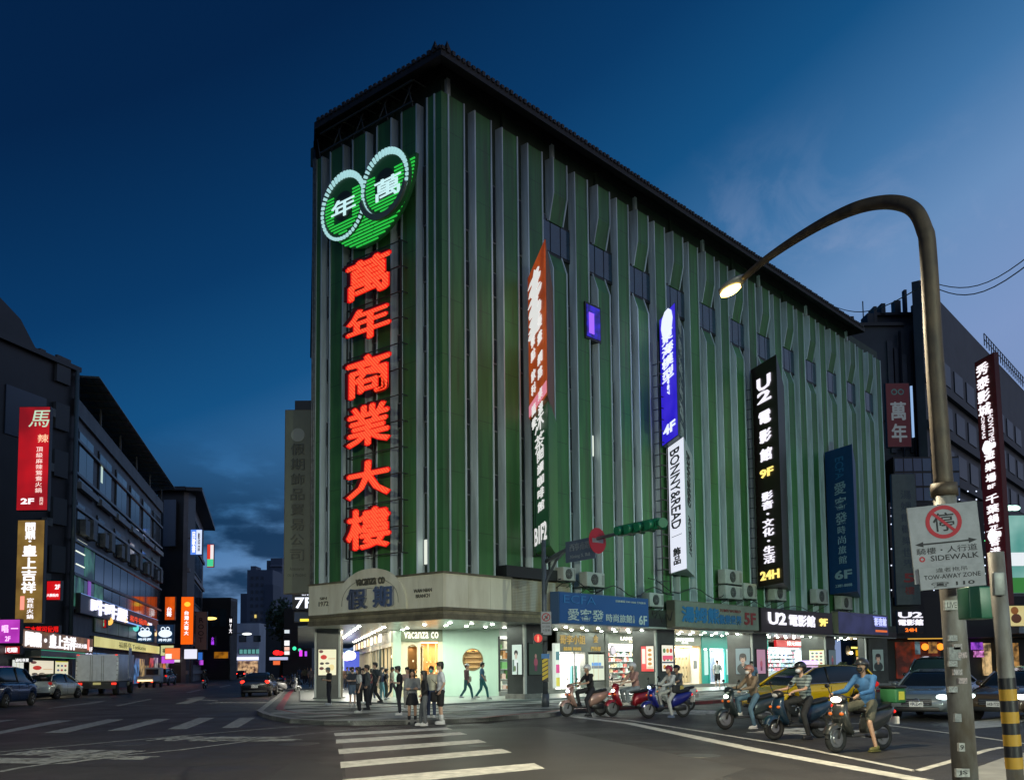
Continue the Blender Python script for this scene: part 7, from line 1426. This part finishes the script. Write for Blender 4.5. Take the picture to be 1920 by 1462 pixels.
# ------------------------------------------------------------------ people
def solid(mb, vox, sm=4):
    me = mb.mesh('tmp'); o = bpy.data.objects.new('tmp', me); COL.objects.link(o)
    md = o.modifiers.new('r', 'REMESH'); md.mode = 'VOXEL'; md.voxel_size = vox; md.use_smooth_shade = True
    if sm: s_ = o.modifiers.new('s', 'SMOOTH'); s_.iterations = sm; s_.factor = .5
    bpy.context.view_layer.update(); out = bpy.data.meshes.new_from_object(o.evaluated_get(bpy.context.evaluated_depsgraph_get()))
    bpy.data.objects.remove(o); bpy.data.meshes.remove(me); return out
def put(me, name, m, parent): o = bpy.data.objects.new(name, me); COL.objects.link(o); o.parent = parent; me.materials.clear(); me.materials.append(m); return o
SKIN = [(.46, .27, .19), (.40, .23, .15), (.52, .33, .24)]; M_HAIR = mat((.012, .010, .009), .5)
def person(label, p, az_, H=1.72, pose='stand', top=(.02, .02, .02), sleeve='short', bot=(.02, .02, .025), legs='long', shoe=(.5, .5, .5), hair='short', helmet=None, mask=None, bag=None, sock=None, seed=0, build=1.10, group=None, cap_=None, vox=.019, name='person', stripes=None, lean=0, footdown=None, head_turn=0, jacket=None):
    s = H / 1.75; r_ = random.Random(seed); t = thing(name, label, 'person', p, heading(az_), group); J = {}
    b = build
    J['pel'] = (0, 0, .95); J['che'] = (0, 0, 1.27); J['nec'] = (.01, 0, 1.47); J['hea'] = (.03, 0, 1.62)
    for k, sg in (('L', 1), ('R', -1)):
        J['hip' + k] = (0, sg * .085, .91); J['kne' + k] = (.02, sg * .095, .50); J['ank' + k] = (-.02, sg * .10, .085); J['sho' + k] = (0, sg * .175 * b, 1.40); J['elb' + k] = (-.03, sg * .235 * b, 1.13); J['wri' + k] = (.05, sg * .25 * b, .88)
    if pose == 'phone':
        for k, sg in (('L', 1), ('R', -1)): J['elb' + k] = (.02, sg * .22, 1.12); J['wri' + k] = (.25, sg * .07, 1.16)
        J['hea'] = (.07, 0, 1.60)
    elif pose == 'folded':
        for k, sg in (('L', 1), ('R', -1)): J['elb' + k] = (.04, sg * .23, 1.12); J['wri' + k] = (.20, -sg * .06, 1.13)
    elif pose == 'pocket':
        for k, sg in (('L', 1), ('R', -1)): J['elb' + k] = (-.06, sg * .26, 1.13); J['wri' + k] = (.05, sg * .19, .93)
    elif pose == 'walk':
        J['kneL'] = (.20, .09, .53); J['ankL'] = (.27, .10, .10); J['kneR'] = (-.04, -.09, .50); J['ankR'] = (-.28, -.09, .17); J['elbL'] = (-.10, .24, 1.14); J['wriL'] = (-.02, .25, .92); J['elbR'] = (.03, -.24, 1.14); J['wriR'] = (.16, -.22, .95)
    elif pose == 'shift': J['kneR'] = (.08, -.12, .50); J['ankR'] = (.10, -.17, .085); J['elbL'] = (-.02, .25, 1.14); J['wriL'] = (.12, .18, 1.0)
    if pose == 'ride':
        dz = -.13; J['pel'] = (-.30, 0, .90); J['che'] = (-.22 + lean, 0, 1.22); J['nec'] = (-.18 + lean, 0, 1.42); J['hea'] = (-.14 + lean, 0, 1.57)
        for k, sg in (('L', 1), ('R', -1)):
            J['hip' + k] = (-.28, sg * .10, .88); J['kne' + k] = (.16, sg * .17, .80); J['ank' + k] = (.10, sg * .13, .43); J['sho' + k] = (-.21 + lean, sg * .185 * b, 1.36); J['elb' + k] = (-.02 + lean * .5, sg * .30, 1.12); J['wri' + k] = (.33, sg * .31, 1.07)
        if footdown:
            sg = 1 if footdown == 'L' else -1; J['kne' + footdown] = (.06, sg * .30, .55); J['ank' + footdown] = (-.02, sg * .36, .10)
    if pose == 'rideback':
        J['pel'] = (-.60, 0, .98); J['che'] = (-.56, 0, 1.3); J['nec'] = (-.52, 0, 1.50); J['hea'] = (-.48, 0, 1.65)
        for k, sg in (('L', 1), ('R', -1)): J['hip' + k] = (-.58, sg * .10, .96); J['kne' + k] = (-.2, sg * .26, .78); J['ank' + k] = (-.28, sg * .26, .38); J['sho' + k] = (-.55, sg * .18, 1.44); J['elb' + k] = (-.42, sg * .26, 1.2); J['wri' + k] = (-.22, sg * .16, 1.16)
    J = {k: V(v) * s for k, v in J.items()}; sk = mat(SKIN[seed % 3], .5)
    c = lambda a, b_, r0, r1, mb: mb.cap(J[a], J[b_], r0 * s, r1 * s, 10)
    fwd = V((1, 0, 0)); body = MB()
    body.ell(J['hea'] + V((0, 0, .005)), (.092 * s, .075 * s, .112 * s), u=14, w=10); body.ell(J['hea'] + V((.045, 0, -.06)) * s, (.045 * s, .05 * s, .05 * s)); body.ell(J['hea'] + V((.095, 0, -.015)) * s, (.016 * s, .013 * s, .025 * s))
    for sg in (1, -1): body.ell(J['hea'] + V((-.005, sg * .077, -.01)) * s, (.016 * s, .010 * s, .028 * s))
    body.cap(J['nec'] - V((0, 0, .03)), J['hea'] - V((.01, 0, .05)), .052 * s, .050 * s)
    body.ell(J['che'], (.10 * s, .15 * s * b, .17 * s)); body.ell((J['che'] + J['pel']) / 2, (.09 * s, .125 * s * b, .17 * s)); body.ell(J['pel'], (.105 * s, .15 * s, .12 * s)); body.cap(J['shoL'], J['shoR'], .055 * s, .055 * s)
    for k, sg in (('L', 1), ('R', -1)):
        c('hip' + k, 'kne' + k, .080, .052, body); c('kne' + k, 'ank' + k, .052, .034, body); c('sho' + k, 'elb' + k, .047, .037, body); c('elb' + k, 'wri' + k, .036, .025, body)
        w_ = J['wri' + k]; d = (w_ - J['elb' + k]).normalized() if pose not in ('ride',) else V((.35, 0, -.25)).normalized(); sd = V((0, -sg, 0)) if abs(d.z) > .5 else V((0, -sg, 0)).lerp(V((0, 0, 0)), 0)
        q_ = d.cross(sd); q_ = q_.normalized() if q_.length > .1 else V((0, 0, 1)); sd = q_.cross(d).normalized()
        body.ell(w_ + d * .045 * s, (.032 * s, .032 * s, .032 * s)); 
        for f in range(4):
            o_ = q_ * (.026 - .0175 * f) * s; ln = (.062, .072, .068, .052)[f] * s; k0 = w_ + d * .075 * s + o_; k1 = k0 + d * ln * .5 + sd * .008 * s; k2 = k1 + d * ln * .4 + sd * .028 * s
            body.cap(w_ + d * .04 * s + o_, k0, .011 * s, .010 * s, 6); body.cap(k0, k1, .010 * s, .009 * s, 6); body.cap(k1, k2, .009 * s, .008 * s, 6)
        t0_ = w_ + d * .03 * s + q_ * .02 * s; t1_ = t0_ + q_ * .032 * s + d * .03 * s + sd * .01 * s; body.cap(t0_, t1_, .013 * s, .011 * s, 6); body.cap(t1_, t1_ + d * .028 * s + sd * .012 * s, .011 * s, .009 * s, 6)
        body.ell(J['ank' + k] + V((.05, 0, -.04)) * s, (.10 * s, .038 * s, .035 * s))
    put(solid(body, vox * s * .85, 3), 'body', sk, t)
    ey = MB()
    for sg in (1, -1): ey.ell(J['hea'] + V((.083, sg * .03, .012)) * s, (.010 * s, .013 * s, .008 * s), None, 6, 4); ey.box(J['hea'].x + .082 * s, J['hea'].x + .09 * s, J['hea'].y + sg * .03 * s - .018 * s, J['hea'].y + sg * .03 * s + .018 * s, J['hea'].z + .032 * s, J['hea'].z + .038 * s)
    ey.build('eyes', M_BLACK, t); MB().ell(J['hea'] + V((.086, 0, -.058)) * s, (.008 * s, .024 * s, .006 * s), None, 6, 4).build('mouth', mat((.30, .10, .08), .5), t)
    sh = MB(); tw = .015
    sh.ell(J['che'] + V((0, 0, .01)), (.118 * s, .172 * s * b, .19 * s), u=14, w=8); sh.ell((J['che'] + J['pel']) / 2, (.112 * s, .152 * s * b, .19 * s), u=14, w=8); sh.ell(J['pel'] + V((0, 0, .0)), (.125 * s, .168 * s, .115 * s), u=14, w=8); sh.cap(J['shoL'] + V((0, 0, .003)), J['shoR'] + V((0, 0, .003)), .068 * s, .068 * s)
    if jacket: sh.ell(J['pel'] - V((0, 0, .08)), (.125 * s, .17 * s, .13 * s))
    for k in 'LR':
        e_, w_, q = J['elb' + k], J['wri' + k], J['sho' + k]
        if sleeve == 'long': sh.cap(q, e_, .064 * s, .052 * s); sh.cap(e_, e_ + (w_ - e_) * .92, .052 * s, .038 * s)
        elif sleeve == 'short': sh.cap(q, q + (e_ - q) * .72, .066 * s, .060 * s)
    tm = mat(top, .8, noise=.35, scale=7, stretch=(1, 1, .5), bump=1)
    if stripes:
        tm = bpy.data.materials.new('striped cloth'); tm.use_nodes = True; n_ = tm.node_tree; bs = n_.nodes['Principled BSDF']; bs.inputs['Roughness'].default_value = .8
        tc_ = n_.nodes.new('ShaderNodeTexCoord'); wv_ = n_.nodes.new('ShaderNodeTexWave'); wv_.bands_direction = 'Z'; wv_.inputs['Scale'].default_value = 4.5; wv_.inputs['Distortion'].default_value = .6; cr_ = n_.nodes.new('ShaderNodeValToRGB'); cr_.color_ramp.elements[0].position = .62; cr_.color_ramp.elements[1].position = .72; cr_.color_ramp.elements[0].color = (*top, 1); cr_.color_ramp.elements[1].color = (*stripes, 1)
        n_.links.new(tc_.outputs['Object'], wv_.inputs[0]); n_.links.new(wv_.outputs[0], cr_.inputs[0]); n_.links.new(cr_.outputs[0], bs.inputs['Base Color'])
    put(solid(sh, vox * s, 3), 'jacket' if jacket else 'shirt', tm, t)
    bt = mat(bot, .8, noise=.4, scale=8, stretch=(1, 1, .4), bump=1)
    if legs == 'skirt':
        pz = J['pel'].z; MB().lathe((J['pel'].x, 0, pz - .34 * s), (0, 0, 1), [(0, .215 * s), (.04 * s, .212 * s), (.2 * s, .18 * s), (.36 * s, .140 * s), (.38 * s, .13 * s)], 22).build('skirt', bt, t)
    else:
        tr2 = MB(); tr2.ell(J['pel'] - V((0, 0, .02)) * s, (.122 * s, .165 * s, .125 * s), u=14, w=8)
        for k in 'LR':
            h_, n_, a_ = J['hip' + k], J['kne' + k], J['ank' + k]
            if legs == 'long': tr2.cap(h_, n_, .098 * s, .070 * s); tr2.cap(n_, a_ + (n_ - a_) * .06, .070 * s, .056 * s)
            else: tr2.cap(h_, h_ + (n_ - h_) * .84, .100 * s, .092 * s)
        put(solid(tr2, vox * s, 3), 'trousers' if legs == 'long' else 'shorts', bt, t)
    for k in 'LR':
        a_ = J['ank' + k]; so_ = MB(); so_.ell(a_ + V((.055, 0, -.035)) * s, (.135 * s, .050 * s, .045 * s)); so_.ell(a_ + V((-.02, 0, -.01)) * s, (.06 * s, .046 * s, .055 * s)); so_.rbox(a_.x - .085 * s, a_.x + .185 * s, a_.y - .046 * s, a_.y + .046 * s, a_.z - .085 * s, a_.z - .055 * s, .012); so_.build('shoe', mat(shoe, .5), t)
        if sock:
            MB().tube([tuple(a_ + (J['kne' + k] - a_) * .02), tuple(a_ + (J['kne' + k] - a_) * .45)], [.043 * s, .052 * s], 12).build('sock', mat(sock, .8), t)
    hd = J['hea']
    if helmet:
        hm = mat(helmet, .2, coat=.6); mb = MB(); mb.ell(hd + V((-.012, 0, .045)) * s, (.142 * s, .128 * s, .125 * s), u=18, w=10)
        mb.v = [(x, y, max(z, hd.z + (-.055 if x < hd.x else .035) * s)) for x, y, z in mb.v]; mb.build('helmet', hm, t)
        MB().ell(hd + V((.13, 0, .055)) * s, (.05 * s, .09 * s, .014 * s)).build('helmet_peak', hm, t); MB().tube([tuple(hd + V((.0, .1, .0)) * s), tuple(hd + V((.04, .055, -.10)) * s), tuple(hd + V((.05, 0, -.125)) * s), tuple(hd + V((.04, -.055, -.10)) * s), tuple(hd + V((.0, -.1, .0)) * s)], .007, 5).build('helmet_strap', M_BLACK, t)
    else:
        hr__ = MB(); hr__.ell(hd + V((-.018, 0, .035)) * s, (.105 * s, .092 * s, .105 * s), u=14, w=9); hr__.ell(hd + V((.055, 0, .085)) * s, (.05 * s, .075 * s, .035 * s)); hr__.ell(hd + V((-.06, 0, -.01)) * s, (.055 * s, .08 * s, .09 * s))
        for q in range(14): a = r_.uniform(0, 6.28); hr__.ell(hd + V((-.02 + .07 * cos(a), .07 * sin(a), .10 + r_.uniform(-.02, .02))) * s, (.028 * s, .028 * s, .022 * s), None, 6, 4)
        if hair == 'long': hr__.ell(hd + V((-.065, 0, -.12)) * s, (.045 * s, .10 * s, .19 * s)); [hr__.ell(hd + V((-.01, sg * .082, -.08)) * s, (.045 * s, .02 * s, .14 * s)) for sg in (1, -1)]
        put(solid(hr__, .014 * s, 2), 'hair', M_HAIR if hair != 'grey' else mat((.12, .13, .13), .6), t)
        if cap_: mb = MB(); mb.ell(hd + V((-.01, 0, .06)) * s, (.115 * s, .10 * s, .085 * s)); mb.v = [(x, y, max(z, hd.z + .05 * s)) for x, y, z in mb.v]; mb.ell(hd + V((.12, 0, .055)) * s, (.07 * s, .075 * s, .010 * s)); mb.build('cap', mat(cap_, .7), t)
    if mask: MB().ell(hd + V((.062, 0, -.045)) * s, (.055 * s, .065 * s, .052 * s)).build('face_mask', mat(mask, .7), t)
    if bag and bag[0] == 'back': MB().ell(J['che'] + V((-.19, 0, -.04)) * s, (.10 * s, .16 * s, .24 * s)).build('backpack', mat(bag[1], .6), t); [MB().tube([tuple(J['che'] + V((-.12, sg * .11, .16)) * s), tuple(J['che'] + V((.05, sg * .12, .19)) * s), tuple(J['che'] + V((.125, sg * .12, .03)) * s), tuple(J['che'] + V((.02, sg * .165, -.15)) * s)], .016 * s, 5).build('strap', mat(bag[1], .6), t) for sg in (1, -1)]
    if bag and bag[0] == 'side': MB().rbox(J['pel'].x - .12 * s, J['pel'].x + .16 * s, .17 * s, .27 * s, J['pel'].z - .08 * s, J['pel'].z + .18 * s, .03).build('shoulder_bag', mat(bag[1], .7), t); MB().tube([tuple(J['pel'] + V((.05, .21, .15)) * s), tuple(J['che'] + V((.125, .05, 0)) * s), tuple(J['shoR'] + V((0, .05, .065)) * s), tuple(J['che'] + V((-.12, .05, 0)) * s), tuple(J['pel'] + V((-.05, .21, .15)) * s)], .010 * s, 5).build('strap', mat(bag[1], .7), t)
    if bag and bag[0] == 'hand': MB().rbox(J['wriR'].x - .04, J['wriR'].x + .22, J['wriR'].y - .06, J['wriR'].y + .06, J['wriR'].z - .32, J['wriR'].z - .04, .03).build('handbag', mat(bag[1], .7), t)
    if pose == 'phone': ph = thing('mobile_phone', 'slim lit phone held up by the ' + label.split(' standing')[0].split(' looking')[0][:40].strip(), 'phone', t.matrix_basis @ (V((.34, 0, 1.19)) * s), heading(az_)); bx('phone_body', M_BLACK, ph, -.004, .004, -.036, .036, -.07, .07); bx('screen', emat((190, 215, 235), 1.2), ph, -.0055, -.0042, -.033, .033, -.065, .065)
    return t
def ped(label, px, yf, yh, az_, z=SZ + .012, **k):
    p = G(px, yf, z); d = (p - O).dot(_F); H = (yf - yh) / FPX * d / 1.0
    return person(label, (p.x, p.y, z), az_, H=max(1.5, min(1.9, H)), **k)
BK = (.014, .014, .016); WHT = (.62, .62, .60); NAVY = (.02, .03, .07)
ped('person in black with a grey cap using a phone before the left advert pillar', 617, 1321, 1250, 240, pose='phone', top=BK, bot=(.02, .02, .03), hair='grey', cap_=(.10, .14, .13), shoe=(.5, .5, .5), seed=1)
ped('person in a dark top and blue shorts with folded arms beside the pillar', 661, 1322, 1250, 170, pose='folded', top=(.03, .035, .05), bot=(.10, .14, .20), legs='short', mask=(.05, .05, .06), seed=2, shoe=(.4, .4, .4))
ped('person with a white sleeved top and black trousers in the left group', 673, 1336, 1250, 250, top=(.50, .50, .48), bot=BK, hair='long', seed=3, shoe=(.55, .55, .5), bag=('side', BK))
ped('person in a dark grey jacket and black trousers facing the left group', 689, 1330, 1246, 255, pose='pocket', top=(.07, .08, .085), sleeve='long', jacket=1, bot=(.02, .02, .025), seed=4, shoe=BK)
ped('tall person in black with a grey backpack standing before the shop windows', 704, 1321, 1241, 245, pose='walk', top=(.03, .04, .05), bot=BK, seed=5, shoe=BK, bag=('back', (.07, .08, .08)))
ped('person in light jeans with a dark backpack behind the tall one', 716, 1311, 1250, 60, pose='shift', top=(.02, .03, .04), bot=(.10, .24, .30), seed=6, bag=('back', (.03, .04, .06)))
ped('person in black with a navy backpack nearest the mint pillar', 724, 1314, 1253, 75, top=BK, bot=(.03, .05, .04), seed=7, bag=('back', (.03, .04, .10)), shoe=BK)
ped('young person in a black tee and wide black trousers looking down at a phone', 749, 1340, 1247, 262, pose='phone', top=BK, bot=(.016, .018, .026), seed=8, shoe=(.6, .6, .58))
ped('person in a pale pink top half hidden behind the phone user', 764, 1331, 1250, 200, top=(.50, .34, .30), bot=(.3, .28, .26), seed=9)
ped('young person in a grey cardigan, white top and short black skirt', 773, 1357, 1254, 176, z=0.005, pose='folded', top=(.20, .21, .22), sleeve='long', bot=BK, legs='skirt', hair='long', sock=BK, shoe=BK, seed=10, vox=.016)
ped('long haired person in a black top and grey trousers with white shoes', 796, 1360, 1257, 255, z=0.005, pose='shift', top=BK, sleeve='long', jacket=1, bot=(.12, .13, .14), hair='long', shoe=(.65, .65, .62), seed=12, vox=.016)
ped('person in a cream top with a green mask and a crossbody bag', 809, 1345, 1248, 185, pose='pocket', top=(.48, .46, .36), sleeve='long', bot=NAVY, mask=(.05, .45, .36), bag=('side', (.08, .06, .05)), seed=11)
ped('tall young person in a white tee, black shorts and white socks', 827, 1357, 1240, 258, z=0.02, pose='pocket', top=(.66, .67, .72), bot=BK, legs='short', sock=(.6, .6, .6), shoe=(.62, .62, .62), seed=14, vox=.016, bag=('hand', (.05, .05, .05)))
ped('walker in a white sun hat and plaid shirt before the mint wall', 875, 1311, 1244, 110, z=.205, pose='walk', top=(.16, .08, .09), sleeve='long', jacket=1, bot=(.03, .12, .14), cap_=(.6, .6, .6), bag=('side', (.35, .33, .26)), seed=15, shoe=(.5, .5, .5))
ped('walker in a blue top and teal trousers passing the round window', 904, 1311, 1241, 95, z=.205, pose='walk', top=(.05, .13, .22), bot=(.02, .14, .15), bag=('side', (.25, .26, .20)), seed=16, shoe=(.45, .45, .4))
ped('pedestrian in a white tee and black shorts walking past the teal shop', 1346, 1291, 1237, 190, z=.205, pose='walk', top=(.62, .62, .60), bot=BK, legs='short', bag=('back', (.05, .05, .06)), seed=17, shoe=(.5, .5, .5))
ped('shopper in a pale top standing inside the jewellery doorway', 1064, 1284, 1249, 180, z=.43, pose='folded', top=(.45, .38, .35), bot=(.4, .37, .33), seed=18, hair='long')
ped('shopper in a white tee before the spectacle shelves', 1195, 1291, 1237, 200, z=.205, top=(.6, .6, .58), bot=(.45, .42, .12), legs='short', seed=20)
ped('pedestrian in a navy and white top behind the tan shirted rider', 1411, 1308, 1239, 200, z=.14, top=(.10, .14, .22), bot=(.2, .2, .2), seed=21)
for i, (px, yf, yh, c, l) in enumerate([(641, 1296, 1249, (.12, .07, .05), 'brown jacketed person far inside the arcade'), (651, 1293, 1250, (.03, .03, .04), 'dark clothed person beside the brown jacket in the arcade'), (657, 1297, 1250, (.06, .07, .08), 'grey clothed person in front of the round lit signs of the arcade'), (583, 1291, 1250, (.10, .09, .10), 'person in a grey top just left of the advert pillar'), (571, 1284, 1250, (.16, .15, .10), 'person in an ochre top on the side street pavement'), (577, 1281, 1250, (.05, .06, .07), 'dark figure behind the ochre top on the pavement'), (561, 1277, 1251, (.05, .08, .15), 'person in blue far along the side street pavement')]):
    ped(l, px, yf, yh, 165 if i % 2 else -10, pose='walk', top=c, bot=(.03, .03, .04), seed=30 + i, vox=.03)
ped('person in a dark hoodie standing behind the folded arms group', 681, 1318, 1252, 200, pose='pocket', top=(.03, .03, .035), sleeve='long', jacket=1, bot=BK, seed=41)
ped('person in a maroon top between the backpack wearers', 696, 1312, 1253, 30, pose='shift', top=(.14, .03, .04), bot=(.04, .05, .08), seed=42)
ped('person in a beige shirt walking in front of the lit doorway', 735, 1313, 1251, 100, z=.205, pose='walk', top=(.34, .30, .24), bot=(.05, .05, .06), seed=43)
ped('person in a pale blue shirt deep under the arcade', 668, 1301, 1250, 10, z=.205, pose='walk', top=(.22, .30, .38), bot=(.04, .04, .05), seed=44, vox=.03)
# scooters waiting at the line with their riders
def rider(label, px, py, az_, sc_args, rd_args, off=0):
    pf = G0(px, py); p = pf - azv(az_) * .63; st = scooter(label[0], p, az_, **sc_args); H = rd_args.pop('H', 1.72)
    return st, person(label[1], p, az_, H=H, pose='ride', vox=.015, **rd_args)
rider(('rose gold electric scooter with a bright round headlamp, leftmost at the line', 'rider in black with a white helmet on the rose gold scooter'), 1063, 1343, 246, dict(col=(.36, .22, .18), hl=10, hlc=(235, 240, 255)), dict(top=BK, bot=(.02, .02, .025), helmet=(.6, .6, .6), seed=1, footdown='L', shoe=BK))
rider(('red scooter with a warm round headlamp, second along the line', 'rider in a pink top and pale grey jeans on the red scooter'), 1148, 1342, 247, dict(col=(.26, .01, .02), hl=9, hlc=(255, 230, 200), style=0), dict(top=(.5, .28, .24), bot=(.26, .30, .32), helmet=(.6, .6, .62), seed=2, shoe=(.5, .48, .42), H=1.78))
rider(('blue scooter with its rider dressed in white', 'rider all in white with a red and blue helmet standing over the blue scooter'), 1216, 1346, 248, dict(col=(.010, .014, .16), hl=7, hlc=(200, 225, 255), style=1), dict(top=(.56, .57, .56), sleeve='long', bot=(.46, .46, .45), helmet=(.30, .02, .04), seed=3, footdown='L', shoe=(.1, .13, .2), H=1.66, bag=('side', BK)))
rider(('white scooter partly hidden behind the blue one', 'rider in a grey shirt and yellow shorts behind the rider in white'), 1236, 1334, 246, dict(col=(.55, .55, .50), hl=0), dict(top=(.12, .13, .14), bot=(.55, .42, .10), legs='short', helmet=BK, seed=4, footdown='L', H=1.68))
rider(('dark retro scooter with an oval headlamp and pink sticker panel', 'rider in a tan shirt and light jeans with a white mask'), 1360, 1367, 249, dict(col=(.02, .03, .032), hl=6, hlc=(235, 255, 225), style=0), dict(top=(.22, .155, .10), sleeve='long', bot=(.08, .15, .21), helmet=(.35, .16, .12), mask=(.6, .6, .62), seed=5, footdown='L', shoe=(.6, .58, .54), H=1.66))
rider(('dark blue sporty scooter with orange indicators', 'rider in a grey striped polo and white mask holding a phone'), 1452, 1387, 246, dict(col=(.012, .034, .06), col2=(.02, .02, .02), hl=0, style=1), dict(top=(.22, .26, .26), stripes=(.05, .07, .08), bot=BK, helmet=BK, mask=(.5, .52, .58), seed=6, footdown='L', shoe=BK, H=1.72, build=1.12))
st7, _ = rider(('dark grey scooter with a glaring square headlamp, nearest the lamp pole', 'rider in a bright blue jacket and khaki shorts with a black mask'), 1568, 1411, 240, dict(col=(.035, .038, .036), hl=10, hlc=(255, 225, 205), style=2), dict(top=(.04, .14, .32), sleeve='long', bot=(.09, .085, .06), legs='short', helmet=(.02, .02, .02), mask=BK, seed=7, footdown='L', shoe=(.10, .09, .02), H=1.76, build=1.12, jacket=1))
pd_ = G0(1568, 1411) - azv(240) * .63; dbg = thing('delivery_bag', 'green and black delivery box strapped behind the blue jacketed rider', 'bag', pd_, heading(240)); MB().rbox(-1.14, -.84, -.19, .19, .88, 1.16, .03).build('box', mat((.02, .12, .04), .6), dbg); MB().rbox(-1.16, -.82, -.20, .20, 1.16, 1.21, .02).build('lid', M_BLACK, dbg); bx('yellow_print', mat((.5, .45, .05), .6), dbg, -1.08, -.92, .191, .196, .94, 1.1)
# moving motorbike and parked scooters on the side street
p = G0(384, 1290); scooter('scooter driving away down the side street with a red tail light', p, -8, (.03, .03, .03), hl=0); person('rider in dark clothes on the scooter driving away', p, -8, pose='ride', top=(.03, .03, .035), sleeve='long', bot=BK, helmet=(.05, .06, .06), seed=3, vox=.03)
for i, (px, py, c) in enumerate([(541, 1300, (.5, .5, .5)), (535, 1291, (.05, .05, .06)), (538, 1284, (.06, .12, .3)), (545, 1280, (.4, .4, .42)), (541, 1276, (.03, .03, .03)), (548, 1272, (.2, .2, .2)), (551, 1286, (.08, .10, .09))]):
    p = G(px, py, 0); scooter(['pale scooter parked nearest the corner by the side street kerb', 'black scooter parked second from the corner', 'blue scooter parked in the row by the side street kerb', 'light grey scooter in the middle of the parked row', 'black scooter far along the parked row', 'last grey scooter of the parked row', 'dark green scooter on the pavement side of the parked row'][i], V((p.x, p.y, 0)), 60 + 8 * i, c, hl=0, name='parked_scooter', group='scooters parked along the side street', detail=False)
